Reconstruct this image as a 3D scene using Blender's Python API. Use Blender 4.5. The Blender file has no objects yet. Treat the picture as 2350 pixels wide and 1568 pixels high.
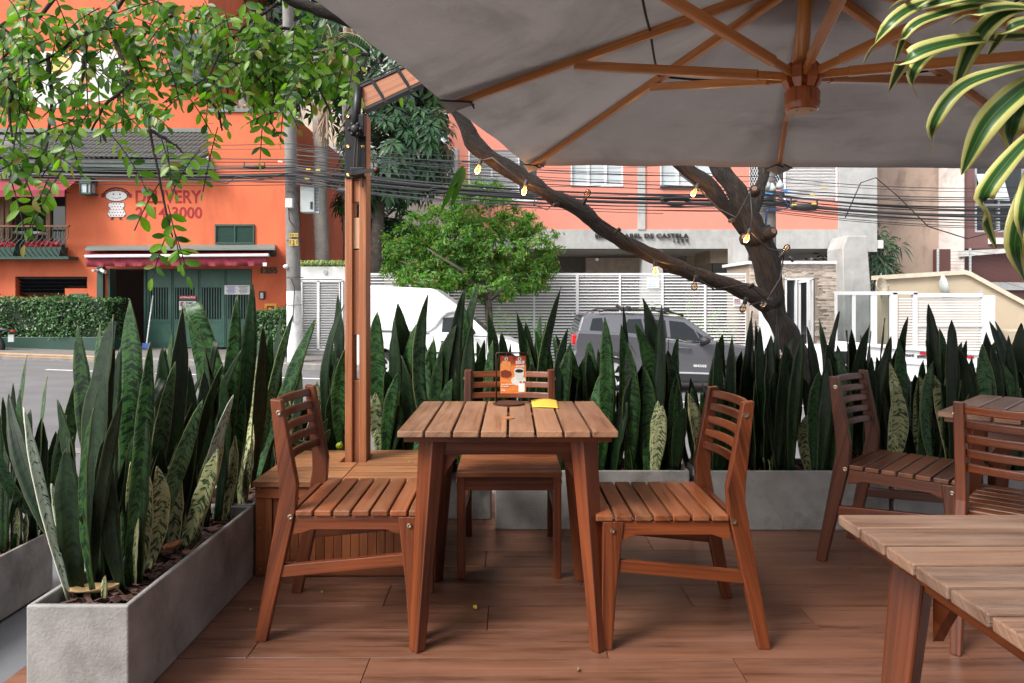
import bpy, math, random
from mathutils import Vector, Matrix
R = math.radians
rnd = random.Random(11)
sc = bpy.context.scene
COL = sc.collection
V = Vector

# ---------------------------------------------------------------- camera, sky, sun, exposure
FPX, CX, CY, H = 1632.0, 1175.0, 686.0, 1.19
cam_d = bpy.data.cameras.new('camera')
cam = bpy.data.objects.new('camera', cam_d)
COL.objects.link(cam)
cam.location = (0, 0, H)
cam.rotation_euler = (R(90), 0, 0)
cam_d.lens = 25.0
cam_d.sensor_width = 36.0
cam_d.shift_y = -0.0417
cam_d.clip_start = 0.05
cam_d.clip_end = 600
sc.camera = cam

SUN_EL, SUN_AZ = 47.0, 232.0      # azimuth measured clockwise from +Y (the view direction)
world = bpy.data.worlds.new('World')
sc.world = world
world.use_nodes = True
wn, wl = world.node_tree.nodes, world.node_tree.links
sky = wn.new('ShaderNodeTexSky')
sky.sky_type = 'NISHITA'
sky.sun_disc = False
sky.sun_elevation = R(SUN_EL)
sky.sun_rotation = R(SUN_AZ)
sky.air_density = 1.0
sky.dust_density = 4.0
sky.ozone_density = 0.6
hs = wn.new('ShaderNodeHueSaturation')
hs.inputs['Saturation'].default_value = 0.28      # overcast: a nearly grey sky
wl.new(sky.outputs[0], hs.inputs['Color'])
wl.new(hs.outputs[0], wn['Background'].inputs['Color'])
wn['Background'].inputs['Strength'].default_value = 0.14
sun_d = bpy.data.lights.new('sun', 'SUN')
sun_d.energy = 1.7
sun_d.angle = R(20)
sun_d.color = (1.0, 0.95, 0.88)
sun = bpy.data.objects.new('sun', sun_d)
COL.objects.link(sun)
sd = V((math.sin(R(SUN_AZ)) * math.cos(R(SUN_EL)), math.cos(R(SUN_AZ)) * math.cos(R(SUN_EL)), math.sin(R(SUN_EL))))
sun.rotation_euler = (-sd).to_track_quat('-Z', 'Y').to_euler()
sun.location = (-6, -10, 14)
vs = sc.view_settings
vs.view_transform = 'Standard'
vs.look = 'None'
vs.exposure = 1.15
vs.gamma = 1.0
vs.use_curve_mapping = False
sc.render.engine = 'CYCLES'
sc.cycles.use_denoising = True
sc.cycles.max_bounces = 8
sc.cycles.transparent_max_bounces = 16

# ---------------------------------------------------------------- helpers
def P(px, py, Y):
    """The world point that stands at depth Y behind a point of the photograph."""
    return V(((px - CX) * Y / FPX, Y, H - (py - CY) * Y / FPX))
def G(px, py, z):
    Y = FPX * (H - z) / (py - CY)
    return V(((px - CX) * Y / FPX, Y, z))

OFF = {}
def setp(o, label=None, cat=None, group=None, kind=None):
    if label: o['label'] = label
    if cat: o['category'] = cat
    if group: o['group'] = group
    if kind: o['kind'] = kind
    return o
def thing(name, label, cat, loc=(0, 0, 0), rz=0.0, group=None, world=True, ry=0.0):
    o = bpy.data.objects.new(name, None)
    COL.objects.link(o)
    o.empty_display_size = 0.1
    o.location = loc
    o.rotation_euler = (0, ry, rz)
    OFF[o.name] = V(loc) if world else V((0, 0, 0))
    return setp(o, label, cat, group)
def structure(name):
    o = bpy.data.objects.new(name, None)
    COL.objects.link(o)
    OFF[o.name] = V((0, 0, 0))
    o['kind'] = 'structure'
    return o
def dup(root, loc, rz, label, group=None):
    r = root.copy(); COL.objects.link(r)
    r.location = loc; r.rotation_euler = (0, 0, rz)
    r['label'] = label
    if group: r['group'] = group
    for ch in list(root.children):
        c = ch.copy(); COL.objects.link(c); c.parent = r
        for g in ch.children:
            d = g.copy(); COL.objects.link(d); d.parent = c
    return r

class MB:
    def __init__(self):
        self.v, self.f, self.ax = [], [], []
    def add(self, vs, fs, axis=(1, 0, 0)):
        b = len(self.v)
        self.v += [tuple(p) for p in vs]
        for q in fs:
            self.f.append([i + b for i in q]); self.ax.append(axis)
        return self
    def box(self, a, b, axis=None):
        x0, y0, z0 = a; x1, y1, z1 = b
        if x0 > x1: x0, x1 = x1, x0
        if y0 > y1: y0, y1 = y1, y0
        if z0 > z1: z0, z1 = z1, z0
        if axis is None:
            d = (x1 - x0, y1 - y0, z1 - z0)
            k = d.index(max(d)); axis = tuple(1.0 if i == k else 0.0 for i in range(3))
        vs = [(x0, y0, z0), (x1, y0, z0), (x1, y1, z0), (x0, y1, z0), (x0, y0, z1), (x1, y0, z1), (x1, y1, z1), (x0, y1, z1)]
        return self.add(vs, [(0, 3, 2, 1), (4, 5, 6, 7), (0, 1, 5, 4), (1, 2, 6, 5), (2, 3, 7, 6), (3, 0, 4, 7)], axis)
    def bar(self, p0, p1, w, h, up=(0, 0, 1), w1=None, h1=None):
        p0, p1 = V(p0), V(p1)
        d = (p1 - p0).normalized()
        u = V(up)
        s = d.cross(u)
        if s.length < 1e-4: s = d.cross(V((0, 1, 0)))
        s.normalize(); u = s.cross(d).normalized()
        w1 = w if w1 is None else w1; h1 = h if h1 is None else h1
        vs = []
        for p, a, b in ((p0, w / 2, h / 2), (p1, w1 / 2, h1 / 2)):
            vs += [p - s * a - u * b, p + s * a - u * b, p + s * a + u * b, p - s * a + u * b]
        return self.add(vs, [(0, 1, 2, 3), (7, 6, 5, 4), (0, 4, 5, 1), (1, 5, 6, 2), (2, 6, 7, 3), (3, 7, 4, 0)], tuple(d))
    def tube(self, pts, r, n=8, cap=True):
        pts = [V(p) for p in pts]
        rs = r if isinstance(r, (list, tuple)) else [r] * len(pts)
        vs, fs = [], []
        ref = None
        for i, p in enumerate(pts):
            t = (pts[min(i + 1, len(pts) - 1)] - pts[max(i - 1, 0)]).normalized()
            if ref is None:
                ref = t.orthogonal().normalized()
            ref = (ref - t * ref.dot(t)).normalized()
            b = t.cross(ref)
            for k in range(n):
                a = 2 * math.pi * k / n
                vs.append(p + (ref * math.cos(a) + b * math.sin(a)) * rs[i])
        for i in range(len(pts) - 1):
            for k in range(n):
                k2 = (k + 1) % n
                fs.append((i * n + k, i * n + k2, (i + 1) * n + k2, (i + 1) * n + k))
        if cap:
            fs.append(tuple(range(n))[::-1]); fs.append(tuple(range((len(pts) - 1) * n, len(pts) * n)))
        t = (pts[-1] - pts[0])
        return self.add(vs, fs, tuple(t.normalized()) if t.length > 1e-6 else (1, 0, 0))
    def lathe(self, prof, n=20, M=None, cap=True):
        M = M or Matrix()
        vs, fs = [], []
        for r, z in prof:
            for k in range(n):
                a = 2 * math.pi * k / n
                vs.append(M @ V((r * math.cos(a), r * math.sin(a), z)))
        for i in range(len(prof) - 1):
            for k in range(n):
                k2 = (k + 1) % n
                fs.append((i * n + k, i * n + k2, (i + 1) * n + k2, (i + 1) * n + k))
        if cap:
            fs.append(tuple(range(n))[::-1]); fs.append(tuple(range((len(prof) - 1) * n, len(prof) * n)))
        return self.add(vs, fs, tuple((M.to_3x3() @ V((0, 0, 1)))))
    def ball(self, c, r, n=10, m=7):
        c = V(c); rx, ry, rz = r if isinstance(r, (tuple, list)) else (r, r, r)
        vs = [c + V((0, 0, -rz))]
        for i in range(1, m):
            t = -math.pi / 2 + math.pi * i / m
            for k in range(n):
                a = 2 * math.pi * k / n
                vs.append(c + V((rx * math.cos(t) * math.cos(a), ry * math.cos(t) * math.sin(a), rz * math.sin(t))))
        vs.append(c + V((0, 0, rz)))
        fs = []
        for k in range(n):
            k2 = (k + 1) % n
            fs.append((0, 1 + k2, 1 + k))
            for i in range(m - 2):
                a, b = 1 + i * n, 1 + (i + 1) * n
                fs.append((a + k, a + k2, b + k2, b + k))
            fs.append((1 + (m - 2) * n + k, 1 + (m - 2) * n + k2, len(vs) - 1))
        return self.add(vs, fs, (0, 0, 1))
    def prism(self, poly, o, ex, ey, ez, axis=None):
        o, ex, ey, ez = V(o), V(ex), V(ey), V(ez)
        n = len(poly)
        vs = [o + ex * a + ey * b for a, b in poly] + [o + ex * a + ey * b + ez for a, b in poly]
        fs = [tuple(range(n)), tuple(range(n, 2 * n))[::-1]]
        for i in range(n):
            j = (i + 1) % n
            fs.append((j, i, n + i, n + j))
        return self.add(vs, fs, axis or tuple(ex.normalized()))
    def sheet(self, fn, nu, nv, axis=(1, 0, 0)):
        vs = [fn(i / nu, j / nv) for j in range(nv + 1) for i in range(nu + 1)]
        fs = []
        for j in range(nv):
            for i in range(nu):
                a = j * (nu + 1) + i
                fs.append((a, a + 1, a + nu + 2, a + nu + 1))
        return self.add(vs, fs, axis)
    def build(self, name, m, parent=None, bevel=0.0, smooth=False, kind=None, label=None, cat=None, group=None, loc=None, seg=2, fix=False, solid=0.0):
        off = V((0, 0, 0))
        if parent is not None: off = OFF.get(parent.name, off)
        elif loc is not None: off = V(loc)
        me = bpy.data.meshes.new(name)
        vs = [(p[0] - off.x, p[1] - off.y, p[2] - off.z) for p in self.v]
        me.from_pydata(vs, [], self.f)
        if fix:
            import bmesh
            bm = bmesh.new(); bm.from_mesh(me)
            bmesh.ops.recalc_face_normals(bm, faces=bm.faces)
            bm.to_mesh(me); bm.free()
        uv = me.uv_layers.new(name='UVMap')
        data = [0.0] * (2 * len(me.loops))
        for poly, ax in zip(me.polygons, self.ax):
            nn = poly.normal
            a = V(ax)
            if abs(nn.dot(a)) > 0.8:
                u = nn.orthogonal().normalized(); w = nn.cross(u); su = 0.06
            else:
                u = a; w = nn.cross(a).normalized(); su = 1.0
            for li in poly.loop_indices:
                co = me.vertices[me.loops[li].vertex_index].co
                data[2 * li] = co.dot(u) * su
                data[2 * li + 1] = co.dot(w)
        uv.data.foreach_set('uv', data)
        if smooth:
            me.polygons.foreach_set('use_smooth', [True] * len(me.polygons))
        me.materials.append(m)
        o = bpy.data.objects.new(name, me)
        COL.objects.link(o)
        if parent is not None:
            o.parent = parent
        elif loc is not None:
            o.location = loc
        OFF[o.name] = off
        if solid:
            s = o.modifiers.new('thickness', 'SOLIDIFY'); s.thickness = solid; s.offset = 0
        if bevel:
            b = o.modifiers.new('edges', 'BEVEL'); b.width = bevel; b.segments = seg; b.limit_method = 'ANGLE'; b.angle_limit = R(40)
            b.harden_normals = False
        setp(o, label, cat, group, kind)
        return o

def mesh_uv(name, vs, fs, uvs, m, parent=None, smooth=True, kind=None, solid=0.0):
    """Mesh with its own UVs per face corner (leaves)."""
    off = OFF.get(parent.name, V((0, 0, 0))) if parent is not None else V((0, 0, 0))
    me = bpy.data.meshes.new(name)
    me.from_pydata([(p[0] - off.x, p[1] - off.y, p[2] - off.z) for p in vs], [], fs)
    lay = me.uv_layers.new(name='UVMap')
    lay.data.foreach_set('uv', [c for q in uvs for c in q])
    if smooth: me.polygons.foreach_set('use_smooth', [True] * len(me.polygons))
    me.materials.append(m)
    o = bpy.data.objects.new(name, me)
    COL.objects.link(o)
    if parent is not None: o.parent = parent
    OFF[o.name] = off
    if kind: o['kind'] = kind
    if solid:
        s = o.modifiers.new('thickness', 'SOLIDIFY'); s.thickness = solid; s.offset = 0
    return o

# ---------------------------------------------------------------- materials
def new_mat(name):
    m = bpy.data.materials.new(name); m.use_nodes = True
    nt = m.node_tree
    return m, nt.nodes, nt.links, nt.nodes['Principled BSDF']
def ramp(n, stops):
    r = n.new('ShaderNodeValToRGB')
    e = r.color_ramp.elements
    while len(e) < len(stops): e.new(0.5)
    for k, (p, c) in enumerate(stops):
        e[k].position = p; e[k].color = (*c, 1) if len(c) == 3 else c
    return r
def mul(c, k): return tuple(max(0.0, min(1.0, x * k)) for x in c)
def mixc(n, l, fac, a, b, mode='MIX'):
    x = n.new('ShaderNodeMix'); x.data_type = 'RGBA'; x.blend_type = mode
    for s, v in ((x.inputs[0], fac), (x.inputs[6], a), (x.inputs[7], b)):
        if isinstance(v, (int, float)): s.default_value = v
        elif isinstance(v, tuple): s.default_value = (*v, 1) if len(v) == 3 else v
        else: l.new(v, s)
    return x.outputs[2]
def noise(n, l, scale, detail=4, vec=None, rough=0.55, dist=0.0):
    t = n.new('ShaderNodeTexNoise'); t.inputs['Scale'].default_value = scale; t.inputs['Detail'].default_value = detail
    t.inputs['Roughness'].default_value = rough; t.inputs['Distortion'].default_value = dist
    if vec is not None: l.new(vec, t.inputs['Vector'])
    return t.outputs[0]
def mapping(n, l, src, scale=(1, 1, 1), loc=None):
    mp = n.new('ShaderNodeMapping'); mp.inputs['Scale'].default_value = scale
    l.new(src, mp.inputs['Vector'])
    if loc is not None: l.new(loc, mp.inputs['Location'])
    return mp.outputs[0]
def bump(n, l, h, bs, strength, dist=0.01):
    b = n.new('ShaderNodeBump'); b.inputs['Strength'].default_value = strength; b.inputs['Distance'].default_value = dist
    l.new(h, b.inputs['Height']); l.new(b.outputs[0], bs.inputs['Normal'])
def plain(name, c, rough=0.5, metal=0.0, var=0.12, scale=6.0, bmp=0.0, bscale=80.0, stain=0.0, stain_c=(0.05, 0.045, 0.04), stain_scale=1.2, streak=1.0, spec=0.5, coat=0.0, rv=0.0):
    m, n, l, bs = new_mat(name)
    tc = n.new('ShaderNodeTexCoord').outputs['Object']
    f = noise(n, l, scale, 6, tc)
    r = ramp(n, [(0.25, mul(c, 1 - var)), (0.75, mul(c, 1 + var))]); l.new(f, r.inputs[0])
    col = r.outputs[0]
    if stain:
        v2 = mapping(n, l, tc, (1, 1, streak))
        s = noise(n, l, stain_scale, 8, v2, 0.68, 0.4)
        rs = ramp(n, [(0.50, (0, 0, 0)), (0.72, (stain,) * 3)]); l.new(s, rs.inputs[0])
        col = mixc(n, l, rs.outputs[0], col, stain_c)
    l.new(col, bs.inputs['Base Color'])
    bs.inputs['Roughness'].default_value = rough
    if rv:
        rr = n.new('ShaderNodeMapRange'); rr.inputs[3].default_value = rough - rv; rr.inputs[4].default_value = rough + rv
        l.new(noise(n, l, scale * 2.3, 5, tc), rr.inputs[0]); l.new(rr.outputs[0], bs.inputs['Roughness'])
    bs.inputs['Metallic'].default_value = metal
    bs.inputs['Specular IOR Level'].default_value = spec
    bs.inputs['Coat Weight'].default_value = coat
    if bmp: bump(n, l, noise(n, l, bscale, 4, tc), bs, bmp, 0.004)
    return m
def wood(name, dark, light, rough=0.5, gu=2.2, gv=70.0, rv=0.22, bmp=0.25, weather=None, coat=0.0):
    m, n, l, bs = new_mat(name)
    uv = n.new('ShaderNodeUVMap').outputs[0]
    oi = n.new('ShaderNodeObjectInfo')
    cmb = n.new('ShaderNodeCombineXYZ')
    mm = n.new('ShaderNodeMath'); mm.operation = 'MULTIPLY'; mm.inputs[1].default_value = 37.0
    l.new(oi.outputs['Random'], mm.inputs[0]); l.new(mm.outputs[0], cmb.inputs[0]); l.new(mm.outputs[0], cmb.inputs[1])
    v1 = mapping(n, l, uv, (gu, gv, 1), cmb.outputs[0])
    g = noise(n, l, 1.0, 7, v1, 0.62, 0.6)
    v2 = mapping(n, l, uv, (gu * 0.5, gv * 0.14, 1), cmb.outputs[0])
    g2 = noise(n, l, 1.0, 3, v2, 0.5, 1.2)
    add = n.new('ShaderNodeMath'); add.operation = 'MULTIPLY_ADD'; add.inputs[1].default_value = 0.55
    l.new(g, add.inputs[0])
    m2 = n.new('ShaderNodeMath'); m2.operation = 'MULTIPLY'; m2.inputs[1].default_value = 0.45
    l.new(g2, m2.inputs[0]); l.new(m2.outputs[0], add.inputs[2])
    r = ramp(n, [(0.36, dark), (0.52, mul(tuple((p + q) / 2 for p, q in zip(dark, light)), 1.08)), (0.66, light)]); l.new(add.outputs[0], r.inputs[0])
    # each piece a little lighter or darker
    mr = n.new('ShaderNodeMapRange'); mr.inputs[3].default_value = 1 - rv; mr.inputs[4].default_value = 1 + rv
    l.new(oi.outputs['Random'], mr.inputs[0])
    col = mixc(n, l, 1.0, r.outputs[0], mr.outputs[0], 'MULTIPLY')
    if weather:
        wv = mapping(n, l, uv, (3, 14, 1), cmb.outputs[0])
        wf = noise(n, l, 1.0, 6, wv, 0.65)
        wr = ramp(n, [(0.4, (0, 0, 0)), (0.68, (0.75,) * 3)]); l.new(wf, wr.inputs[0])
        col = mixc(n, l, wr.outputs[0], col, weather)
    l.new(col, bs.inputs['Base Color'])
    rr = n.new('ShaderNodeMapRange'); rr.inputs[3].default_value = rough - 0.1; rr.inputs[4].default_value = rough + 0.14
    l.new(g, rr.inputs[0]); l.new(rr.outputs[0], bs.inputs['Roughness'])
    bs.inputs['Coat Weight'].default_value = coat; bs.inputs['Coat Roughness'].default_value = 0.25
    bump(n, l, g, bs, bmp, 0.003)
    return m
def leaf_mat(name, cols, rough=0.4, trans=0.3, vein=True):
    """Leaf: UV x holds a random number per leaf, UV y runs across the blade."""
    m, n, l, bs = new_mat(name)
    uv = n.new('ShaderNodeUVMap').outputs[0]
    sep = n.new('ShaderNodeSeparateXYZ'); l.new(uv, sep.inputs[0])
    k = len(cols) - 1
    r = ramp(n, [(i / k, c) for i, c in enumerate(cols)]); l.new(sep.outputs[0], r.inputs[0])
    col = r.outputs[0]
    if vein:
        a = n.new('ShaderNodeMath'); a.operation = 'ABSOLUTE'; l.new(sep.outputs[1], a.inputs[0])
        rv = ramp(n, [(0.0, (1.35, 1.35, 1.2)), (0.10, (1, 1, 1))]); l.new(a.outputs[0], rv.inputs[0])
        col = mixc(n, l, 1.0, col, rv.outputs[0], 'MULTIPLY')
    l.new(col, bs.inputs['Base Color'])
    bs.inputs['Roughness'].default_value = rough
    bs.inputs['Specular IOR Level'].default_value = 0.4
    tr = n.new('ShaderNodeBsdfTranslucent')
    tcol = mixc(n, l, 1.0, col, (1.5, 1.9, 0.5), 'MULTIPLY')
    l.new(tcol, tr.inputs['Color'])
    mx = n.new('ShaderNodeMixShader'); mx.inputs[0].default_value = trans
    l.new(bs.outputs[0], mx.inputs[1]); l.new(tr.outputs[0], mx.inputs[2])
    l.new(mx.outputs[0], n['Material Output'].inputs[0])
    return m
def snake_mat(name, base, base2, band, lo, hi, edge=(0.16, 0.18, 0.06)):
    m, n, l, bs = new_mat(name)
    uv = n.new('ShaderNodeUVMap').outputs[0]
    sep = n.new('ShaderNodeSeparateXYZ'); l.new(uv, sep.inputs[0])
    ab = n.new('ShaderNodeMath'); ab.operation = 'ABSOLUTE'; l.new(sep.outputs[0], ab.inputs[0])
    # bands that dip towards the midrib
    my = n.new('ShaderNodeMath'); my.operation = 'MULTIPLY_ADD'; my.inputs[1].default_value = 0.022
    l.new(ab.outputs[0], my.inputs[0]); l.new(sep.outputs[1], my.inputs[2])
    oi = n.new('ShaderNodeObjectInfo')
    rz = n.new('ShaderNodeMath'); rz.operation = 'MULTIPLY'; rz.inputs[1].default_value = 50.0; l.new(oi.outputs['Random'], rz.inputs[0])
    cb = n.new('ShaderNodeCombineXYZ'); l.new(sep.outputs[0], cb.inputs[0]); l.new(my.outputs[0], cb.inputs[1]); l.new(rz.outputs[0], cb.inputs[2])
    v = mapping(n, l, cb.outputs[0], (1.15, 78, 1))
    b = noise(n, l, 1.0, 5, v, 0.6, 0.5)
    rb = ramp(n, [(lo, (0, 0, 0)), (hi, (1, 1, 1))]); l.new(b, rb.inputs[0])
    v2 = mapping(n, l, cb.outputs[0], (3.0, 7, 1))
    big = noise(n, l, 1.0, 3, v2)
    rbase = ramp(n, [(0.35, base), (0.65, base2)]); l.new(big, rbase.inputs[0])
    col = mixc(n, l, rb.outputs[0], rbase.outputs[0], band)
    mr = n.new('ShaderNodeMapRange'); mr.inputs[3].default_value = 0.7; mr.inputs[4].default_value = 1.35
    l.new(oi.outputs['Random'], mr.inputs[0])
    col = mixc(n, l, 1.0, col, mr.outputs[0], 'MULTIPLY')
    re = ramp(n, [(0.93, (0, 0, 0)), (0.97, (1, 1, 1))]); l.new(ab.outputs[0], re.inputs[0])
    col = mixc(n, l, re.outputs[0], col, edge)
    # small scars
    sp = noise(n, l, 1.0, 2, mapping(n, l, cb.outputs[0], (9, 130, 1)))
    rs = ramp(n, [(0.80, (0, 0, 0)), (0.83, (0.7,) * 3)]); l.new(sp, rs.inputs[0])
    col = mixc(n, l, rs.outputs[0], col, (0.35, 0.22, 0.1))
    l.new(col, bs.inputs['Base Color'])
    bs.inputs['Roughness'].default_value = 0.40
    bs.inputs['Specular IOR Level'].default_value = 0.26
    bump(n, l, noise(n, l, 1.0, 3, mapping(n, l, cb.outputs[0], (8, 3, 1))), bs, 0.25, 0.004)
    return m

M = {}
M['chair'] = wood('chair_wood', (0.040, 0.0088, 0.003), (0.185, 0.045, 0.0125), 0.36, 2.0, 60, 0.28, 0.35)
M['chairtop'] = wood('seat_wood', (0.070, 0.017, 0.0058), (0.24, 0.066, 0.020), 0.34, 2.0, 60, 0.48, 0.35, weather=(0.26, 0.115, 0.056))
M['top'] = wood('table_top_wood', (0.12, 0.052, 0.025), (0.31, 0.155, 0.084), 0.36, 2.4, 110, 0.30, 0.35, weather=(0.35, 0.21, 0.135))  # pale tone is weathering plus sky sheen put into the colour
M['oldtop'] = wood('weathered_table_wood', (0.055, 0.028, 0.019), (0.235, 0.130, 0.080), 0.40, 3.0, 190, 0.26, 0.7, weather=(0.255, 0.168, 0.120))
M['deck'] = wood('deck_board', (0.052, 0.020, 0.0115), (0.20, 0.086, 0.048), 0.29, 1.7, 95, 0.14, 0.3, weather=(0.19, 0.092, 0.061))
M['bench'] = wood('bench_wood', (0.15, 0.040, 0.014), (0.31, 0.105, 0.037), 0.45, 2.2, 70, 0.25, 0.25)
M['benchtop'] = wood('bench_lid_wood', (0.20, 0.076, 0.028), (0.36, 0.165, 0.072), 0.40, 2.2, 90, 0.2, 0.25)
M['post'] = wood('post_wood', (0.19, 0.062, 0.024), (0.44, 0.17, 0.072), 0.5, 2.2, 120, 0.15, 0.25)
M['paleblock'] = wood('pale_wood', (0.45, 0.27, 0.15), (0.62, 0.42, 0.27), 0.6, 3, 60, 0.1, 0.2)
M['rib'] = wood('rib_wood', (0.34, 0.11, 0.022), (0.64, 0.26, 0.062), 0.33, 1.6, 60, 0.15, 0.15, coat=0.3)
M['hub'] = wood('hub_wood', (0.26, 0.055, 0.012), (0.48, 0.13, 0.028), 0.28, 3, 30, 0.1, 0.1, coat=0.4)
M['brownwood'] = wood('window_wood', (0.10, 0.04, 0.015), (0.22, 0.10, 0.04), 0.5, 2, 40, 0.2, 0.2)
M['black'] = plain('black_metal', (0.012, 0.012, 0.013), 0.42, 0.3, 0.2, 20)
M['brass'] = plain('brass_bolt', (0.55, 0.38, 0.14), 0.3, 1.0)
M['screw'] = plain('steel_screw', (0.35, 0.28, 0.2), 0.35, 1.0)
M['darkhole'] = plain('gap_shade_rubber', (0.01, 0.009, 0.008), 0.8)  # near-black standing in for shade in gaps and holes; rubber on foot pads
M['rust'] = plain('brown_metal', (0.06, 0.026, 0.018), 0.45, 0.5, 0.2, 40)
M['concrete'] = plain('planter_concrete', (0.255, 0.247, 0.235), 0.72, 0, 0.24, 9, 0.5, 120, 0.8, (0.095, 0.085, 0.075), 3.6, 0.7)
M['soil'] = plain('bark_mulch', (0.045, 0.022, 0.016), 0.95, 0, 0.6, 40, 1.0, 60)
M['chip'] = plain('bark_chip', (0.075, 0.036, 0.026), 0.9, 0, 0.5, 30, 0.5, 60)
M['asphalt'] = plain('asphalt', (0.135, 0.135, 0.14), 0.8, 0, 0.18, 1.2, 0.5, 250, 0.55, (0.085, 0.085, 0.085), 0.8)
M['ground'] = plain('ground_earth', (0.16, 0.15, 0.14), 0.9, 0, 0.2, 2)
M['slabwalk'] = plain('pavement_cement', (0.135, 0.14, 0.15), 0.6, 0, 0.12, 2, 0.3, 100, 0.4, (0.1, 0.1, 0.1), 1.5)
M['kerb'] = plain('kerb_stone', (0.22, 0.21, 0.20), 0.8, 0, 0.3, 6, 0.4, 60)
M['yellowpaint'] = plain('kerb_paint', (0.65, 0.27, 0.03), 0.7, 0, 0.2, 5)
M['whitepaint'] = plain('road_paint', (0.75, 0.75, 0.74), 0.7, 0, 0.15, 8)
M['orange'] = plain('orange_stucco', (0.60, 0.136, 0.056), 0.85, 0, 0.14, 0.9, 0.25, 60, 0.80, (0.42, 0.068, 0.032), 0.75, 0.3)
M['coral'] = plain('coral_paint', (0.66, 0.235, 0.172), 0.85, 0, 0.05, 1.5, 0.3, 50, 0.22, (0.62, 0.26, 0.2), 0.9, 0.3)
M['grey_concrete'] = plain('building_concrete', (0.40, 0.40, 0.392), 0.85, 0, 0.16, 3, 0.4, 40, 0.75, (0.27, 0.26, 0.25), 1.6, 0.45)
M['pole'] = plain('pole_concrete', (0.20, 0.19, 0.18), 0.9, 0, 0.3, 4, 0.5, 60, 0.5, (0.11, 0.1, 0.1), 2.5, 0.4)
M['limewash'] = plain('whitewash', (0.66, 0.66, 0.66), 0.9, 0, 0.1, 5, 0.5, 50, 0.8, (0.25, 0.23, 0.21), 6, 0.5)
M['white'] = plain('white_paint', (0.72, 0.72, 0.72), 0.5, 0, 0.03, 3)
M['white_d'] = plain('white_enamel', (0.74, 0.74, 0.75), 0.45, 0, 0.05, 2)
M['offwhite'] = plain('offwhite_render', (0.62, 0.60, 0.57), 0.8, 0, 0.07, 2)
M['cream'] = plain('cream_render', (0.50, 0.415, 0.30), 0.85, 0, 0.06, 2, 0.3, 60, 0.25, (0.4, 0.33, 0.24), 1.0)
M['beige'] = plain('weathered_beige', (0.42, 0.31, 0.245), 0.9, 0, 0.1, 1.5, 0.6, 6, 0.85, (0.13, 0.09, 0.08), 1.1, 0.6)
M['granite'] = plain('brown_granite', (0.16, 0.08, 0.075), 0.5, 0, 0.3, 60)
M['maroonwall'] = plain('maroon_wall', (0.10, 0.038, 0.034), 0.6, 0, 0.2, 30)
M['green'] = plain('green_enamel', (0.030, 0.100, 0.074), 0.42, 0, 0.15, 2, 0, 1, 0.35, (0.09, 0.17, 0.14), 2.0)
M['greenplain'] = plain('dark_green_paint', (0.022, 0.062, 0.047), 0.5, 0, 0.12, 4)
M['greengrey'] = plain('green_grey_sheet', (0.13, 0.17, 0.155), 0.5, 0, 0.1, 3)
M['maroon'] = plain('maroon_canvas', (0.23, 0.022, 0.04), 0.8, 0, 0.15, 6, 0.6, 10)
M['silver'] = plain('aluminium', (0.62, 0.63, 0.65), 0.35, 0.6, 0.05)
M['redpaint'] = plain('lettering_red', (0.30, 0.015, 0.022), 0.8, 0, 0.3, 12)
M['inkblack'] = plain('black_paint', (0.02, 0.017, 0.016), 0.7)
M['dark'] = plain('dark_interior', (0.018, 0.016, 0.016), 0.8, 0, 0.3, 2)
M['glass'] = plain('window_glass', (0.02, 0.024, 0.028), 0.06, 0, 0.3, 1, spec=0.7)
M['glasspale'] = plain('curtained_glass', (0.45, 0.49, 0.51), 0.12, 0, 0.1, 1, spec=0.7)
M['roofdark'] = plain('roof_tile_grey', (0.10, 0.105, 0.10), 0.75, 0, 0.35, 3, 0.3, 30)
M['stone'] = plain('ledger_stone', (0.55, 0.47, 0.40), 0.85, 0, 0.25, 5, 0.6, 40)
M['tan'] = plain('tan_render', (0.48, 0.40, 0.30), 0.85, 0, 0.1, 4, 0.4, 80)
M['cable'] = plain('cable_black', (0.016, 0.016, 0.018), 0.5)
M['cabletop'] = plain('cable_grey', (0.045, 0.047, 0.052), 0.45)
M['boxgrey'] = plain('cabinet_grey', (0.42, 0.46, 0.46), 0.45, 0, 0.05)
M['suv'] = plain('grey_car_paint', (0.115, 0.115, 0.128), 0.17, 0.35, 0.03, 2, coat=0.8)
M['vanw'] = plain('white_car_paint', (0.80, 0.80, 0.80), 0.25, 0, 0.02, 2, coat=0.5)
M['cladding'] = plain('black_plastic', (0.022, 0.022, 0.024), 0.55)
M['tyre'] = plain('tyre_rubber', (0.014, 0.014, 0.015), 0.75)
M['redlamp'] = plain('red_lamp', (0.5, 0.02, 0.02), 0.2, coat=0.5)
M['carglass'] = plain('car_glass', (0.010, 0.013, 0.015), 0.05, 0, 0.1, 1, spec=0.45)
M['bark'] = None
def bark_mat():
    m, n, l, bs = new_mat('tree_bark')
    tc = n.new('ShaderNodeUVMap').outputs[0]
    v = mapping(n, l, tc, (9, 45, 1))
    a = noise(n, l, 1.0, 8, v, 0.7, 0.8)
    r = ramp(n, [(0.36, (0.006, 0.004, 0.003)), (0.55, (0.026, 0.018, 0.014)), (0.72, (0.070, 0.050, 0.040))]); l.new(a, r.inputs[0])
    l.new(r.outputs[0], bs.inputs['Base Color']); bs.inputs['Roughness'].default_value = 0.9
    bump(n, l, a, bs, 1.0, 0.05)
    return m
M['bark'] = bark_mat()
M['palmbark'] = plain('palm_bark', (0.27, 0.245, 0.22), 0.9, 0, 0.35, 3, 0.6, 20, 0.5, (0.1, 0.09, 0.08), 8, 4.0)
M['darkbark'] = plain('dark_bark', (0.09, 0.075, 0.062), 0.9, 0, 0.5, 8, 0.6, 20)
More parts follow.
